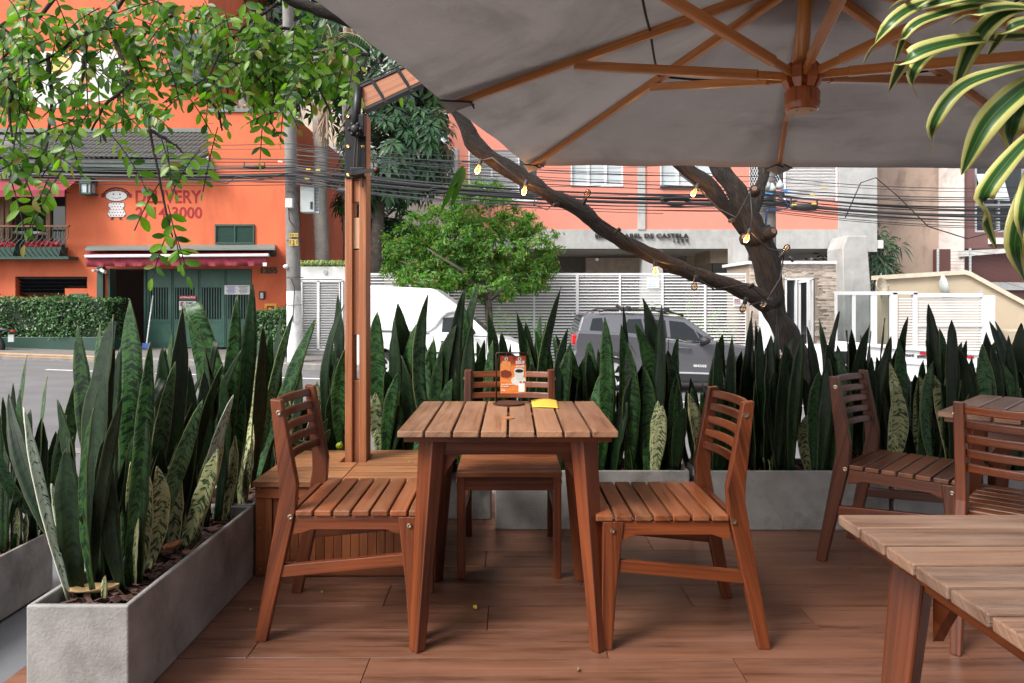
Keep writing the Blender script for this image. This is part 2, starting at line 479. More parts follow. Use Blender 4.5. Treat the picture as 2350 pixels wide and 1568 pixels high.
M['thatch'] = plain('dry_frond', (0.30, 0.215, 0.15), 0.9, 0, 0.4, 20)
M['leafa'] = leaf_mat('tree_leaf', [(0.014, 0.045, 0.005), (0.035, 0.105, 0.009), (0.08, 0.19, 0.013), (0.14, 0.27, 0.018), (0.12, 0.24, 0.014), (0.17, 0.13, 0.03)], 0.36, 0.5)
M['leafround'] = leaf_mat('small_tree_leaf', [(0.04, 0.13, 0.022), (0.065, 0.19, 0.03), (0.10, 0.26, 0.04), (0.17, 0.30, 0.06), (0.27, 0.22, 0.07)], 0.42, 0.40, False)
M['leafdark'] = leaf_mat('dark_tree_leaf', [(0.009, 0.034, 0.014), (0.017, 0.053, 0.023), (0.032, 0.078, 0.038), (0.03, 0.095, 0.022)], 0.28, 0.15)
M['leafhedge'] = leaf_mat('hedge_leaf', [(0.018, 0.06, 0.018), (0.035, 0.105, 0.03), (0.065, 0.15, 0.045), (0.09, 0.18, 0.06)], 0.35, 0.2, False)
M['leafpalm'] = leaf_mat('palm_leaf', [(0.025, 0.075, 0.03), (0.05, 0.12, 0.05), (0.09, 0.16, 0.07)], 0.4, 0.25, False)
M['leafgrass'] = leaf_mat('spider_leaf', [(0.12, 0.22, 0.06), (0.3, 0.36, 0.16), (0.5, 0.52, 0.32)], 0.5, 0.3, False)
M['flower'] = leaf_mat('red_flower', [(0.35, 0.01, 0.03), (0.55, 0.02, 0.06)], 0.6, 0.2, False)
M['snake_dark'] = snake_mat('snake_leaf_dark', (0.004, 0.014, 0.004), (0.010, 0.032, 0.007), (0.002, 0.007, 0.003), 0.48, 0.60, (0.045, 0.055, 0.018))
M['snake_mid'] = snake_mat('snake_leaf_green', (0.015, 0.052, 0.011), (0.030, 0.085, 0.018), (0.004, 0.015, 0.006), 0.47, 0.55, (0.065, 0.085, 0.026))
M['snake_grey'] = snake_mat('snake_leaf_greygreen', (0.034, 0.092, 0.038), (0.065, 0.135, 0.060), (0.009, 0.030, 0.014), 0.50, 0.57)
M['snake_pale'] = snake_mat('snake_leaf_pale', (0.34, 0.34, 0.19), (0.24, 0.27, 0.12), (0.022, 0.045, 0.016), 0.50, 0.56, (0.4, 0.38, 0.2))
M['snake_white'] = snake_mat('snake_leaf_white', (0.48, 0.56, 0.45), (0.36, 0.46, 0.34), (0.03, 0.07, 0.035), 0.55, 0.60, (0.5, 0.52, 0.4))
# ---------------------------------------------------------------- ground, road, pavements
SL = -0.034
def road_z(x, y): return SL * x - 0.52 - 0.13 * (y - 7.0) / 9.8
def sloped(name, x0, x1, y0, y1, zf, m, nx=1):
    b = MB()
    b.sheet(lambda u, v: (x0 + (x1 - x0) * u, y0 + (y1 - y0) * v, zf(x0 + (x1 - x0) * u, y0 + (y1 - y0) * v)), nx, 1)
    return b.build(name, m, kind='structure')
sloped('ground', -150, 150, -60, 260, lambda x, y: SL * x - 1.25, M['ground'])
road = sloped('road', -70, 70, 7.0, 16.8, road_z, M['asphalt'])
b = MB()     # dashed lane line
for k in range(-12, 14):
    x0 = -9.75 + k * 2.3
    b.sheet(lambda u, v: (x0 + 1.15 * u, 14.82 + 0.11 * v, road_z(x0 + 1.15 * u, 14.8) + 0.004), 1, 1)
if True:
    o = b.build('lane_line', M['whitepaint'], road)
b = MB()
b.sheet(lambda u, v: (0.5 + 40 * u, 13.0 + 0.12 * v, road_z(0.5 + 40 * u, 13.0) + 0.005), 1, 1)
b.build('edge_line', M['whitepaint'], road)
# far pavement with kerb
b = MB()
fz = lambda x, y: road_z(x, 16.8) + 0.14 + 0.01 * (y - 16.8)
b.sheet(lambda u, v: (-70 + 140 * u, 16.98 + 2.9 * v, fz(-70 + 140 * u, 16.98 + 2.9 * v)), 1, 1)
def paver_mat():
    m, n, l, bs = new_mat('block_paving')
    tc = n.new('ShaderNodeTexCoord').outputs['Object']
    br = n.new('ShaderNodeTexBrick'); l.new(mapping(n, l, tc, (1, 1, 1)), br.inputs['Vector'])
    br.inputs['Scale'].default_value = 1.0; br.inputs['Brick Width'].default_value = 0.22; br.inputs['Row Height'].default_value = 0.11; br.inputs['Mortar Size'].default_value = 0.008
    br.inputs['Color1'].default_value = (0.17, 0.15, 0.14, 1); br.inputs['Color2'].default_value = (0.22, 0.20, 0.19, 1); br.inputs['Mortar'].default_value = (0.08, 0.075, 0.07, 1)
    c = mixc(n, l, noise(n, l, 2.0, 5, tc), br.outputs['Color'], (0.15, 0.145, 0.14))
    l.new(c, bs.inputs['Base Color']); bs.inputs['Roughness'].default_value = 0.85
    bump(n, l, br.outputs['Fac'], bs, -0.4, 0.006)
    return m
fp = b.build('far_pavement', paver_mat(), kind='structure')
def kerbrun(name, x0, x1, m):
    b = MB()
    pts = [(x0, 0), (x1, 0)]
    vs = []
    for x in (x0, x1):
        z = road_z(x, 16.8)
        vs += [(x, 16.80, z - 0.2), (x, 16.98, z - 0.2), (x, 16.98, z + 0.142), (x, 16.82, z + 0.142), (x, 16.80, z + 0.12)]
    b.add(vs, [(0, 5, 9, 4), (4, 9, 8, 3), (3, 8, 7, 2), (0, 1, 6, 5)])
    return b.build(name, m, fp)
kerbrun('kerb_stone', -70, -9.1, M['kerb'])
b = MB()
b.sheet(lambda u, v: (-70 + 60.9 * u, 16.796 + .10 * v * v, road_z(-70 + 60.9 * u, 16.8) + .075 + (.073 if v > .4 else 0)), 1, 2)
b.build('painted_edge', M['yellowpaint'], fp)
kerbrun('kerb_stone', -9.09, 70, M['kerb'])
# near pavement (lower than the deck) with kerb
nz = lambda x, y: -0.43 + SL * x
b = MB()
b.sheet(lambda u, v: (-40 + 80 * u, -30 + 36.8 * v, nz(-40 + 80 * u, 0)), 1, 1)
npv = b.build('near_pavement', M['slabwalk'], kind='structure')
b = MB()
vs = []
for x in (-40, 40):
    z = nz(x, 0)
    vs += [(x, 6.8, z + 0.003), (x, 7.0, z + 0.003), (x, 7.0, z - 0.3)]
b.add(vs, [(0, 1, 4, 3), (1, 2, 5, 4)])
b.build('kerb_stone', M['kerb'], npv)

# ---------------------------------------------------------------- deck, board by board
deck = structure('deck')
PW, PL = 0.2, 1.2
row = 0
y = 0.355
while y < 4.25:
    off = (row * 0.41) % 1.2
    x = -1.58 - off
    while x < 4.4:
        x0, x1 = max(x, -1.58), min(x + PL, 4.4)
        if x1 - x0 > 0.06:
            MB().box((x0 + 0.0015, y + 0.0018, -0.03), (x1 - 0.0015, y + PW - 0.0018, rnd.uniform(-0.0006, 0.0006)), (1, 0, 0)).build('plank', M['deck'], deck, bevel=0.0007, seg=1)
        x += 1.2
    y += 0.2; row += 1
MB().box((-1.6, 0.3, -0.60), (4.42, 4.30, -0.034)).build('deck_base', M['darkhole'], deck)

# ---------------------------------------------------------------- orange restaurant
YF = 19.5
def gz(x): return road_z(x, 16.8) + 0.14
SLAB_N = 0
def slab(px0, py0, px1, py1, Y, depth, b=None, axis=None):
    """A box whose front stands on the given outline at depth Y and runs back by depth."""
    a, c = P(px0, py0, Y), P(px1, py1, Y)
    return (b or MB()).box((a.x, Y, c.z), (c.x, Y + depth, a.z), axis)
def wall_cells(b, xs, ys, Y, depth, holes):
    for i in range(len(xs) - 1):
        for j in range(len(ys) - 1):
            mx, my = (xs[i] + xs[i + 1]) / 2, (ys[j] + ys[j + 1]) / 2
            if any(h[0] < mx < h[2] and h[1] < my < h[3] for h in holes): continue
            slab(xs[i], ys[j], xs[i + 1], ys[j + 1], Y, depth, b)
ptext_cache = {}
def ptext(body, px0, py0, px1, py1, Y, m, parent, ext=0.006, name='lettering', wide=None, bold=0.0, kind=None, split=False):
    cu = bpy.data.curves.new('text', 'FONT')
    cu.body = body; cu.size = 1.0; cu.offset = bold; cu.resolution_u = 3
    cu.space_line = 0.95
    t = bpy.data.objects.new('text', cu); COL.objects.link(t)
    bpy.context.view_layer.update()
    me = bpy.data.meshes.new_from_object(t.evaluated_get(bpy.context.evaluated_depsgraph_get()))
    bpy.data.objects.remove(t)
    xs = [v.co.x for v in me.vertices]; zs = [v.co.y for v in me.vertices]
    a, c = P(px0, py0, Y), P(px1, py1, Y)
    sx = (c.x - a.x) / (max(xs) - min(xs)); sz = (a.z - c.z) / (max(zs) - min(zs))
    b = MB()
    off = OFF.get(parent.name, V((0, 0, 0)))
    nv = len(me.vertices)
    f = [((v.co.x - min(xs)) * sx + a.x, Y, (v.co.y - min(zs)) * sz + c.z) for v in me.vertices]
    bk = [(p[0], p[1] + ext, p[2]) for p in f]
    fs = [list(p.vertices) for p in me.polygons]
    b.add(f + bk, fs)
    cnt = {}
    for p in me.polygons:
        for k in p.edge_keys: cnt[k] = cnt.get(k, 0) + 1
    b.add(f + bk, [(k[0], k[1], k[1] + nv, k[0] + nv) for k, q in cnt.items() if q == 1])
    bpy.data.meshes.remove(me)
    if split:       # raised letters: each one an object
        up = list(range(len(b.v)))
        def find(i):
            while up[i] != i: up[i] = up[up[i]]; i = up[i]
            return i
        for q in b.f:
            for i in q[1:]: up[find(i)] = find(q[0])
        for i in range(2 * nv): up[find(i + 2 * nv)] = find(i)
        isl = {}
        for q in b.f: isl.setdefault(find(q[0]), []).append(q)
        for fs_ in isl.values():
            ids = sorted({i for q in fs_ for i in q}); mp_ = {i: k for k, i in enumerate(ids)}
            MB().add([b.v[i] for i in ids], [[mp_[i] for i in q] for q in fs_]).build('letter', m, parent)
        return None
    return b.build(name, m, parent, kind=kind)

bld = thing('restaurant_building', 'orange stucco restaurant with green folding doors, dark red awning and tiled lean-to roof', 'building', P(300, 800, YF))
b = MB()
xs = [-330, 0, 35, 152, 200, 250, 330, 578, 660]
ys = [372, 405, 597, 617, 635, 682, 830]
holes = [(-330, 405, 152, 597), (250, 617, 578, 830), (35, 635, 200, 682)]
wall_cells(b, xs, ys, YF, 0.35, holes)
slab(478, 255, 660, 372, YF, 2.2, b)
slab(478, 372, 660, 600, YF + 0.35, 0.1, b)
# the side wall that runs back along the gap, and the back of the block
a = P(660, 255, YF); c = P(660, 830, YF)
b.box((a.x - 0.3, YF + 0.36, c.z), (a.x - .004, YF + 9, a.z - .004))
wall = b.build('wall', M['orange'], bld)
b = MB()
slab(-330, -260, 478, 300, 21.2, 0.4, b)          # the upper storey, set back
a = P(478, -260, 21.2); c = P(478, 300, 21.2)
b.box((a.x - 0.4, 21.6, c.z - 0.4), (a.x, 27, a.z))
uw = b.build('upper_wall', M['orange'], bld)
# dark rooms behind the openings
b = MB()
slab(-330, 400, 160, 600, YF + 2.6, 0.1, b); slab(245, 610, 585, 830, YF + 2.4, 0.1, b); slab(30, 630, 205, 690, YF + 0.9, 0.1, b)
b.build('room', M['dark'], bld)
# terrace wall on the right block
b = MB(); slab(478, 249, 662, 257, YF - 0.05, 0.5, b); b.build('coping', M['greengrey'], bld)
# upper window
w = slab(388, 76, 470, 190, 21.14, 0.05).build('window_frame', M['greenplain'], bld)
slab(394, 84, 470, 182, 21.12, 0.03).build('pane', M['glass'], w)
slab(386, 190, 478, 195, 21.05, 0.2).build('sill', M['greenplain'], w)
# mural: a white cloth with painted food
mu = [(40, 238), (62, 150), (52, 120), (110, 118), (180, 122), (262, 112), (282, 150), (300, 190), (262, 226), (190, 240), (110, 250)]
def flat(poly, Y, t, name, m, parent):
    pts = [P(x, y, Y) for x, y in poly]
    return MB().prism([(p.x, p.z) for p in pts], (0, Y, 0), (1, 0, 0), (0, 0, 1), (0, t, 0)).build(name, m, parent, fix=True)
def ellp(cx, cy, rx, ry, n=14, rot=0): return [(cx + rx * math.cos(2 * math.pi * k / n) * math.cos(rot) - ry * math.sin(2 * math.pi * k / n) * math.sin(rot), cy + rx * math.cos(2 * math.pi * k / n) * math.sin(rot) + ry * math.sin(2 * math.pi * k / n) * math.cos(rot)) for k in range(n)]
mur = flat(mu, 21.185, 0.012, 'mural', M['offwhite'], bld)
MP = {'straw': plain('painted_straw', (0.62, 0.45, 0.16), 0.8), 'terra': plain('painted_brown', (0.42, 0.2, 0.08), 0.8)}
for (cx, cy, rx, ry, m) in ((135, 148, 30, 18, MP['straw']), (178, 192, 13, 9, M['white']), (193, 186, 10, 11, MP['terra']), (204, 200, 11, 10, MP['terra']), (222, 140, 14, 12, M['white']), (80, 190, 10, 14, MP['terra'])):
    flat(ellp(cx, cy, rx + 1.5, ry + 1.5), 21.18, 0.004, 'painted_outline', M['inkblack'], mur)
    flat(ellp(cx, cy, rx, ry), 21.172, 0.004, 'painted_fruit', m, mur)
flat([(-10, 60), (12, 90), (14, 118), (-10, 118)], 21.18, 0.006, 'painted_basket', MP['straw'], bld)
# tiled lean-to roof: individual tiles in rows
p_top, p_bot = P(0, 302, 21.15), P(0, 366, 19.0)

b = MB()
xl, xr = P(-330, 300, 21.15).x, P(478, 300, YF).x
b.add([(xl, 19.0, p_bot.z), (xr, 19.0, p_bot.z), (xr, 21.2, p_top.z), (xl, 21.2, p_top.z), (xl, 19.0, p_bot.z - .09), (xr, 19.0, p_bot.z - .09), (xr, 21.2, p_top.z - .09), (xl, 21.2, p_top.z - .09)],
      [(0, 1, 2, 3), (7, 6, 5, 4), (0, 4, 5, 1), (1, 5, 6, 2), (2, 6, 7, 3), (3, 7, 4, 0)])
roof = b.build('roof', M['roofdark'], bld)
tile_me = None
slope = V((0, 2.2, p_top.z - p_bot.z)); SLn = slope.length
nrow, ncol = 7, 42
tl = SLn / nrow
pitch = (xr - P(0, 366, 19.0).x + 0.3) / ncol
for r_ in range(nrow):
    for c_ in range(ncol):
        x0 = xr - (c_ + 1) * pitch
        base = V((x0 + pitch / 2, 19.0, p_bot.z)) + slope * (r_ / nrow) + V((0, -0.03, 0.035 + rnd.uniform(-.006, .006)))
        if tile_me is None:
            t = MB()
            vs = []
            up = slope.normalized(); nrm = V((0, -up.z, up.y))
            for e in (0, 1):
                for k in range(5):
                    q = -1 + k / 2
                    vs.append(base + up * (e * tl * 1.12) + V((q * pitch * 0.5, 0, 0)) + nrm * ((1 - q * q) * 0.05 - e * 0.02))
            fs = [(k, k + 1, k + 6, k + 5) for k in range(4)]
            t.add(vs, fs); t.add([v - nrm * 0.02 for v in vs], [(k + 5, k + 6, k + 1, k) for k in range(4)])
            t.add(vs[:5] + [v - nrm * 0.02 for v in vs[:5]], [(k, k + 5, k + 6, k + 1) for k in range(4)])
            o0 = t.build('roof_tile', M['roofdark'], roof); tile_me = o0.data; base0 = base
        else:
            o = bpy.data.objects.new('roof_tile', tile_me); COL.objects.link(o); o.parent = roof; o.location = base - base0
b = MB(); slab(-330, 295, 478, 303, 20.9, 0.16, b); b.build('gutter', M['greengrey'], bld)
b = MB(); slab(-330, 367, 478, 384, 19.02, 0.06, b); slab(-330, 384, 478, 390, 19.05, 0.45, b); b.build('fascia', M['greenplain'], bld)
for (x0, x1) in ((150, 300), (308, 476)):
    slab(x0, 388, x1, 407, YF - 0.012, 0.03).build('pane', M['glass'], bld)
# balcony with railing, flower boxes, timber window frame, café chairs inside
fr = MB()
for x0, x1 in ((-3, 8), (12, 20), (105, 115), (149, 154)): slab(x0, 450, x1, 597, YF + 0.12, 0.12, fr)
slab(-330, 438, 154, 449, YF + 0.13, 0.1, fr)
wf = fr.build('window_frame', M['brownwood'], bld)
slab(115, 452, 149, 596, YF + 0.19, 0.02).build('pane', M['glass'], wf)
slab(-330, 452, -3, 596, YF + 0.19, 0.02).build('pane', M['glass'], wf)
YB = YF - 0.42
rl = MB(); slab(-330, 517, 157, 521, YB - 0.03, 0.09, rl); rail = rl.build('handrail', M['brownwood'], bld)
fl = MB(); slab(-330, 588, 157, 595, YB - 0.02, 0.46, fl); balc = fl.build('balcony_floor', M['greenplain'], bld)
for k in range(27):
    px = 155 - 11.7 * k
    z0, z1 = P(0, 590, YB).z, P(0, 521, YB).z
    x = P(px, 0, YB).x
    pts = []
    for t in range(9):
        q = t / 8
        bulge = 0.16 * math.sin(min(1, max(0, (0.62 - q) / 0.62)) * math.pi) if q < .62 else -0.02 * math.sin((q - .62) / .38 * math.pi)
        pts.append((x - bulge * 0.5, YB - bulge, z0 + (z1 - z0) * q))
    MB().tube(pts, 0.011, 5).build('baluster', M['greenplain'], rail, smooth=True)
def flowers(name, x0, x1, y0, y1, Y0, Y1, parent, n, m, s):
    vs, fs, uv = [], [], []
    for _ in range(n):
        p = P(rnd.uniform(x0, x1), rnd.uniform(y0, y1), rnd.uniform(Y0, Y1))
        u = V((rnd.gauss(0, 1), rnd.gauss(0, 1) - .4, rnd.gauss(0, 1) + .5)).normalized(); a = u.orthogonal().normalized(); c = u.cross(a); k = len(vs); h = rnd.random(); s2 = s * rnd.uniform(.6, 1.3)
        vs += [p - a * s2, p - c * s2 * .8, p + a * s2, p + c * s2 * .8 + u * s2 * .4]; fs.append((k, k + 1, k + 2, k + 3)); uv += [(h, 0)] * 4
    return mesh_uv(name, vs, fs, uv, m, parent, False, 'stuff')
for (x0, x1) in ((-60, 34), (52, 140)):
    bx = MB().prism([(-.5, 0), (-.44, -.42), (.44, -.42), (.5, 0)], P((x0 + x1) / 2, 567, YB + .05), (P(x1, 0, YB).x - P(x0, 0, YB).x, 0, 0), (0, 0, 0.62), (0, 0.3, 0)).build('flower_box', M['greenplain'], bld, fix=True)
    flowers('flowers', x0 + 4, x1 - 2, 556, 568, YB + .05, YB + .3, bx, 260, M['flower'], 0.045)
# awning over the balcony window
aw = MB(); a0, a1 = P(-330, 405, YF - .05), P(140, 452, YB - .5)
aw.add([(a0.x, YF - .02, a0.z), (a1.x, YF - .02, a0.z), (a1.x, YB - .35, P(0, 437, YB - .35).z), (a0.x, YB - .35, P(0, 437, YB - .35).z), (a0.x, YB - .36, P(0, 452, YB - .36).z), (a1.x, YB - .36, P(0, 452, YB - .36).z)], [(0, 1, 2, 3), (3, 2, 5, 4)])
aw.build('window_awning', M['maroon'], bld, solid=.01)
MB().tube([P(140, 438, YB - .3), P(158, 443, YF)], 0.012, 6).build('awning_arm', M['inkblack'], bld)
# lantern
ln = slab(184, 420, 206, 443, YF - .3, .26).build('wall_lantern', M['glasspale'], bld)
lb = MB(); slab(182, 416, 208, 421, YF - .34, .34, lb); slab(182, 442, 208, 446, YF - .34, .34, lb)
for x in (182, 198, 206): slab(x, 420, x + 2.4, 443, YF - .33, .04, lb)
lb.prism([(-13, 0), (13, 0), (7, 9), (-7, 9)], P(195, 416, YF - .34), (0.0119, 0, 0), (0, 0, .0119), (0, .34, 0))
lb.build('lantern_frame', M['greenplain'], ln)
slab(325, 432, 340, 443, YF - .1, .1).build('flood_lamp', M['greengrey'], bld)
# lettering and emblem painted on the wall
ptext('DELIVERY', 311, 437, 462, 467, YF - .006, M['redpaint'], bld, .004, bold=.02)
ptext('2714-3000', 311, 475, 464, 502, YF - .006, M['redpaint'], bld, .004, bold=.02)
emb = flat(ellp(267, 450, 26, 13, 20), YF - .006, .004, 'emblem', M['inkblack'], bld)
W_ = plain('emblem_white', (0.6, 0.6, 0.6), .8, 0, .25, 60)
flat(ellp(267, 450, 24.4, 11.4, 20), YF - .010, .004, 'emblem_face', W_, emb)
dr = [(257, 464), (277, 464), (283, 478), (290, 492), (284, 499), (250, 499), (245, 492), (252, 478)]
flat(dr, YF - .006, .004, 'emblem_outline', M['inkblack'], emb)
cxm, cym = 267, 481
flat([(cxm + (x - cxm) * .93, cym + (y - cym) * .93) for x, y in dr], YF - .010, .004, 'emblem_dress', W_, emb)
for ex in (253, 281):
    flat(ellp(ex, 471, 6, 7), YF - .007, .004, 'emblem_outline', M['inkblack'], emb); flat(ellp(ex, 471, 4.6, 5.6), YF - .011, .004, 'emblem_arm', W_, emb)
eb = MB()
for ex in (260, 275): eb.ball(P(ex, 446, YF - .012), (.022, .004, .022), 8, 5)
eb.tube([P(256, 453, YF - .014), P(267, 456.5, YF - .014), P(278, 453, YF - .014)], .006, 4)
hair = [P(267 + 31 * math.cos(a), 452 - 21 * math.sin(a), YF - .012) for a in [R(10 + 160 * k / 16) for k in range(17)]]
eb.tube(hair, .014, 5)
for k in range(1, 16, 2):
    h = hair[k]; eb.tube([h + V((.035 * math.cos(t), -.002, -.04 + .04 * math.sin(t))) for t in [2 * math.pi * i / 7 for i in range(8)]], .007, 4)
eb.prism([(-9, 0), (-2, 0), (-2, 5), (-5, 5)], P(262, 504, YF - .012), (.0119, 0, 0), (0, 0, .0119), (0, .004, 0)); eb.prism([(9, 0), (2, 0), (2, 5), (5, 5)], P(272, 504, YF - .012), (.0119, 0, 0), (0, 0, .0119), (0, .004, 0))
eb.build('emblem_lines', M['inkblack'], emb)
db = MB()
for r_ in range(5):
    for k in range(3 + r_):
        x = 267 + (k - (2 + r_) / 2) * 6.4; y = 468 + r_ * 6.6
        db.ball(P(x, y, YF - .011), (.018, .003, .018), 6, 4)
for ex in (236, 298): db.ball(P(ex, 449, YF - .011), (.055, .006, .06), 8, 5)
db.build('emblem_dots', M['redpaint'], emb)
ptext('1255', 598, 614, 636, 628, YF - .05, M['greenplain'], bld, .035, 'letter', bold=.02, split=True)
# vent louvre
vt = MB()
for r0 in ((493, 515, 583, 519), (493, 556, 583, 560), (493, 519, 496, 556), (580, 519, 583, 556), (537, 519, 540, 556)): slab(*r0, YF - .05, .1, vt)
vf = vt.build('vent_louvre', M['greenplain'], bld)
for k in range(9):
    z = P(0, 522 + 4.1 * k, YF).z
    MB().bar((P(496, 0, YF).x, YF - .01, z), (P(580, 0, YF).x, YF - .01, z), .05, .012, (0, .95, .3)).build('slat', M['greenplain'], vf)
slab(495, 518, 582, 557, YF + .03, -.02).build('vent_back', M['dark'], vf)
# awning over the door: cover sheet, roller, canvas, front bar, valance
aw = MB(); aw.add([P(195, 572, 18.7), P(631, 571, 18.7), P(632, 562, YF), P(203, 564, YF), P(195, 575, 18.7), P(631, 574, 18.7)], [(0, 1, 2, 3), (0, 4, 5, 1)])
aw.build('awning_cover', M['greengrey'], bld, solid=.02)
ca = MB()
ca.add([P(199, 577, 19.2), P(614, 575, 19.2), P(617, 585, 18.5), P(197, 587, 18.5)], [(0, 3, 2, 1)])
ca.build('awning_canvas', M['maroon'], bld, solid=.01)
va = MB()
va.sheet(lambda u, v: tuple(P(198 + 416 * u, 592 - 2 * u + (20 if v else 0) * (1 + .05 * math.sin(37 * u)), 18.5 + .016 * math.sin(61 * u) * v + .014 * math.sin(143 * u) * v)), 90, 2)
va.build('awning_valance', M['maroon'], bld, smooth=True, solid=.008)
MB().bar(P(195, 589, 18.46), P(618, 586, 18.46), .09, .075).build('awning_bar', M['silver'], bld, bevel=.02)
slab(612, 574, 627, 588, 18.9, .3).build('awning_motor', M['inkblack'], bld, bevel=.02)
slab(603, 603, 612, 611, 18.46, .01).build('awning_tag', M['white'], bld)
# posts, pipe, cameras
slab(222, 611, 236, 700, YF - .1, .1).build('down_pipe', M['greenplain'], bld)
cm = MB(); cm.tube([P(213, 621, YF - .5), P(224, 621, YF - .1)], .035, 8); cm.tube([P(241, 625, YF - .45), P(232, 620, YF - .1)], .045, 8)
cm.build('security_camera', M['white'], bld)
# folding green doors
dz = 797
for k in range(4):
    x0 = 334 + k * 61; x1 = x0 + 59.4
    d = MB()
    for r0 in ((x0, 618, x1, 660), (x0, 733, x1, 797), (x0, 660, x0 + 7, 733), (x1 - 8, 660, x1, 733)): slab(*r0, YF + .1, .06, d)
    slab(x0 + 5, 738, x1 - 6, 741, YF + .085, .03, d); slab(x0 + 5, 786, x1 - 6, 789, YF + .085, .03, d)
    for e in (x0, x1 - 2): slab(e, 618, e + 2, 797, YF + .08, .03, d)
    dd = d.build('door_leaf', M['green'], bld)
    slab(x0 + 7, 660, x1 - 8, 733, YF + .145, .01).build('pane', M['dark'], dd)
    for q in range(7):
        x = x0 + 11 + q * 6.1
        MB().bar(P(x, 733, YF + .115), P(x, 660, YF + .115), .028, .02, (0, 1, 0)).build('bar', M['green'], dd)
g2 = MB(); slab(330, 614, 334, 797, YF + .06, .12, g2); slab(578, 614, 582, 797, YF + .06, .12, g2); slab(250, 614, 582, 619, YF + .05, .2, g2); slab(247, 617, 252, 740, YF - .02, .3, g2)
g2.build('door_frame', M['greenplain'], bld)
sg = slab(411, 679, 450, 712, YF + .07, .01).build('warning_sign', M['greenplain'], bld)
slab(411, 692, 450, 712, YF + .066, .006).build('sign_plate', M['white_d'], sg)
slab(411, 679, 450, 685.5, YF + .066, .006).build('sign_band', plain('sign_red', (.6, .02, .03), .5), sg)
ptext('ATENÇÃO', 413, 680.3, 448, 685, YF + .062, M['white'], sg, .003, bold=.03)
ptext('PROIBIDO\nESTACIONAR', 426, 693.5, 449, 704, YF + .062, M['inkblack'], sg, .003, bold=.02)
ptext('E', 415.5, 694.5, 420, 703, YF + .060, M['inkblack'], sg, .003, bold=.04)
rg = MB(); rg.tube([P(417.8 + 5 * math.cos(2 * math.pi * k / 12), 698.7 + 5 * math.sin(2 * math.pi * k / 12), YF + .060) for k in range(13)], .009, 5, False); rg.build('sign_ring', M['redlamp'], sg)
nt = slab(515, 655, 573, 676, YF + .07, .008).build('notice_paper', M['white_d'], bld)
ink = plain('print_blue', (.12, .16, .4), .8); ink2 = plain('print_grey', (.2, .2, .22), .8)
for k in range(6):
    slab(519 + (k % 3) * 2, 657.5 + k * 2.9, 541 - (k % 2) * 3, 658.9 + k * 2.9, YF + .066, .003).build('print_line', ink, nt)
    slab(547 + (k % 3) * 2, 657.5 + k * 2.9, 570 - (k % 2) * 4, 658.9 + k * 2.9, YF + .066, .003).build('print_line', ink2, nt)
ic = slab(594, 669, 607, 687, YF - .06, .06).build('intercom', M['inkblack'], bld, bevel=.01); slab(597, 672, 604, 685, YF - .07, .015).build('intercom_face', M['boxgrey'], ic)
hp = slab(607, 697, 634, 722, YF - .01, .01).build('valve_plate', plain('plate_yellow', (.7, .35, .02), .6), bld); slab(612, 702, 629, 722, YF - .02, .012).build('plate_field', M['maroon'], hp)
MB().ball(P(620, 711, YF - .06), .06, 10, 7).build('valve_wheel', plain('valve_yellow', (.75, .4, .02), .4), hp, smooth=True)
# louvre strip in the low window, gas meter door
lw = slab(36, 636, 199, 640, YF + .1, .05).build('low_window', M['inkblack'], bld)
for k in range(5): MB().bar(P(46, 644 + k * 8, YF + .15), P(196, 644 + k * 8, YF + .15), .12, .01, (0, .7, .7)).build('slat', M['carglass'], lw)
slab(149, 662, 200, 690, YF - .002, .3).build('box_surround', M['orange'], bld)
slab(159, 674, 200, 700, YF - .03, .05).build('meter_door', M['green'], bld)
# café furniture seen through the balcony window
def cafe(x0, x1, y0, y1, Y, label):
    t = thing('dining_chair', label, 'chair', P((x0 + x1) / 2, y1, Y))
    for x in (x0, x1): slab(x - 1.5, y0, x + 1.5, y1, Y, .04).build('leg', M['brownwood'], t)
    for yy in (y0 + 4, y0 + 14, y0 + 30): slab(x0, yy, x1, yy + 3, Y + .005, .03).build('back_slat', M['brownwood'], t)
    slab(x0, y0 + 45, x1, y0 + 49, Y + .05, .4).build('seat', M['brownwood'], t)
cafe(32, 65, 500, 596, YF + .75, 'wooden dining chair standing on the left inside the balcony window')
cafe(70, 97, 502, 596, YF + 1.0, 'wooden dining chair further inside the balcony window beside the timber mullion')
t = thing('dining_table', 'table with white cloth inside the balcony window of the orange restaurant', 'table', P(55, 596, YF + .4))
slab(22, 531, 90, 536, YF + .45, .55).build('tablecloth', M['white_d'], t)
slab(30, 536, 34, 596, YF + .5, .05).build('leg', M['brownwood'], t); slab(80, 536, 84, 596, YF + .5, .05).build('leg', M['brownwood'], t)
# hedges in green troughs
def leafcloud(name, n, fn, size, m, parent=None, kind=None, droop=0.3, asp=0.5, outc=None):
    vs, fs, uv = [], [], []
    for _ in range(n):
        p, nrm = fn()
        p = V(p); nrm = V(nrm)
        u = (nrm.normalized() * 1.0 + V((rnd.gauss(0, .55), rnd.gauss(0, .55), rnd.gauss(0, .55)))).normalized()
        a = u.orthogonal().normalized()
        a = (Matrix.Rotation(rnd.uniform(0, 6.283), 3, u) @ a)
        a = (a - V((0, 0, droop))).normalized(); c = u.cross(a).normalized(); u2 = a.cross(c)
        s = size * rnd.uniform(.65, 1.3); k = len(vs); h = rnd.random()
        vs += [p, p + a * s * .45 + c * s * asp * .5 + u2 * s * .06, p + a * s * .45 - c * s * asp * .5 + u2 * s * .06, p + a * s - u2 * s * .12]
        fs += [(k, k + 1, k + 3), (k, k + 3, k + 2)]
        uv += [(h, 0), (h, 1), (h, 0), (h, 0), (h, 0), (h, -1)]
    return mesh_uv(name, vs, fs, uv, m, parent, False, kind)
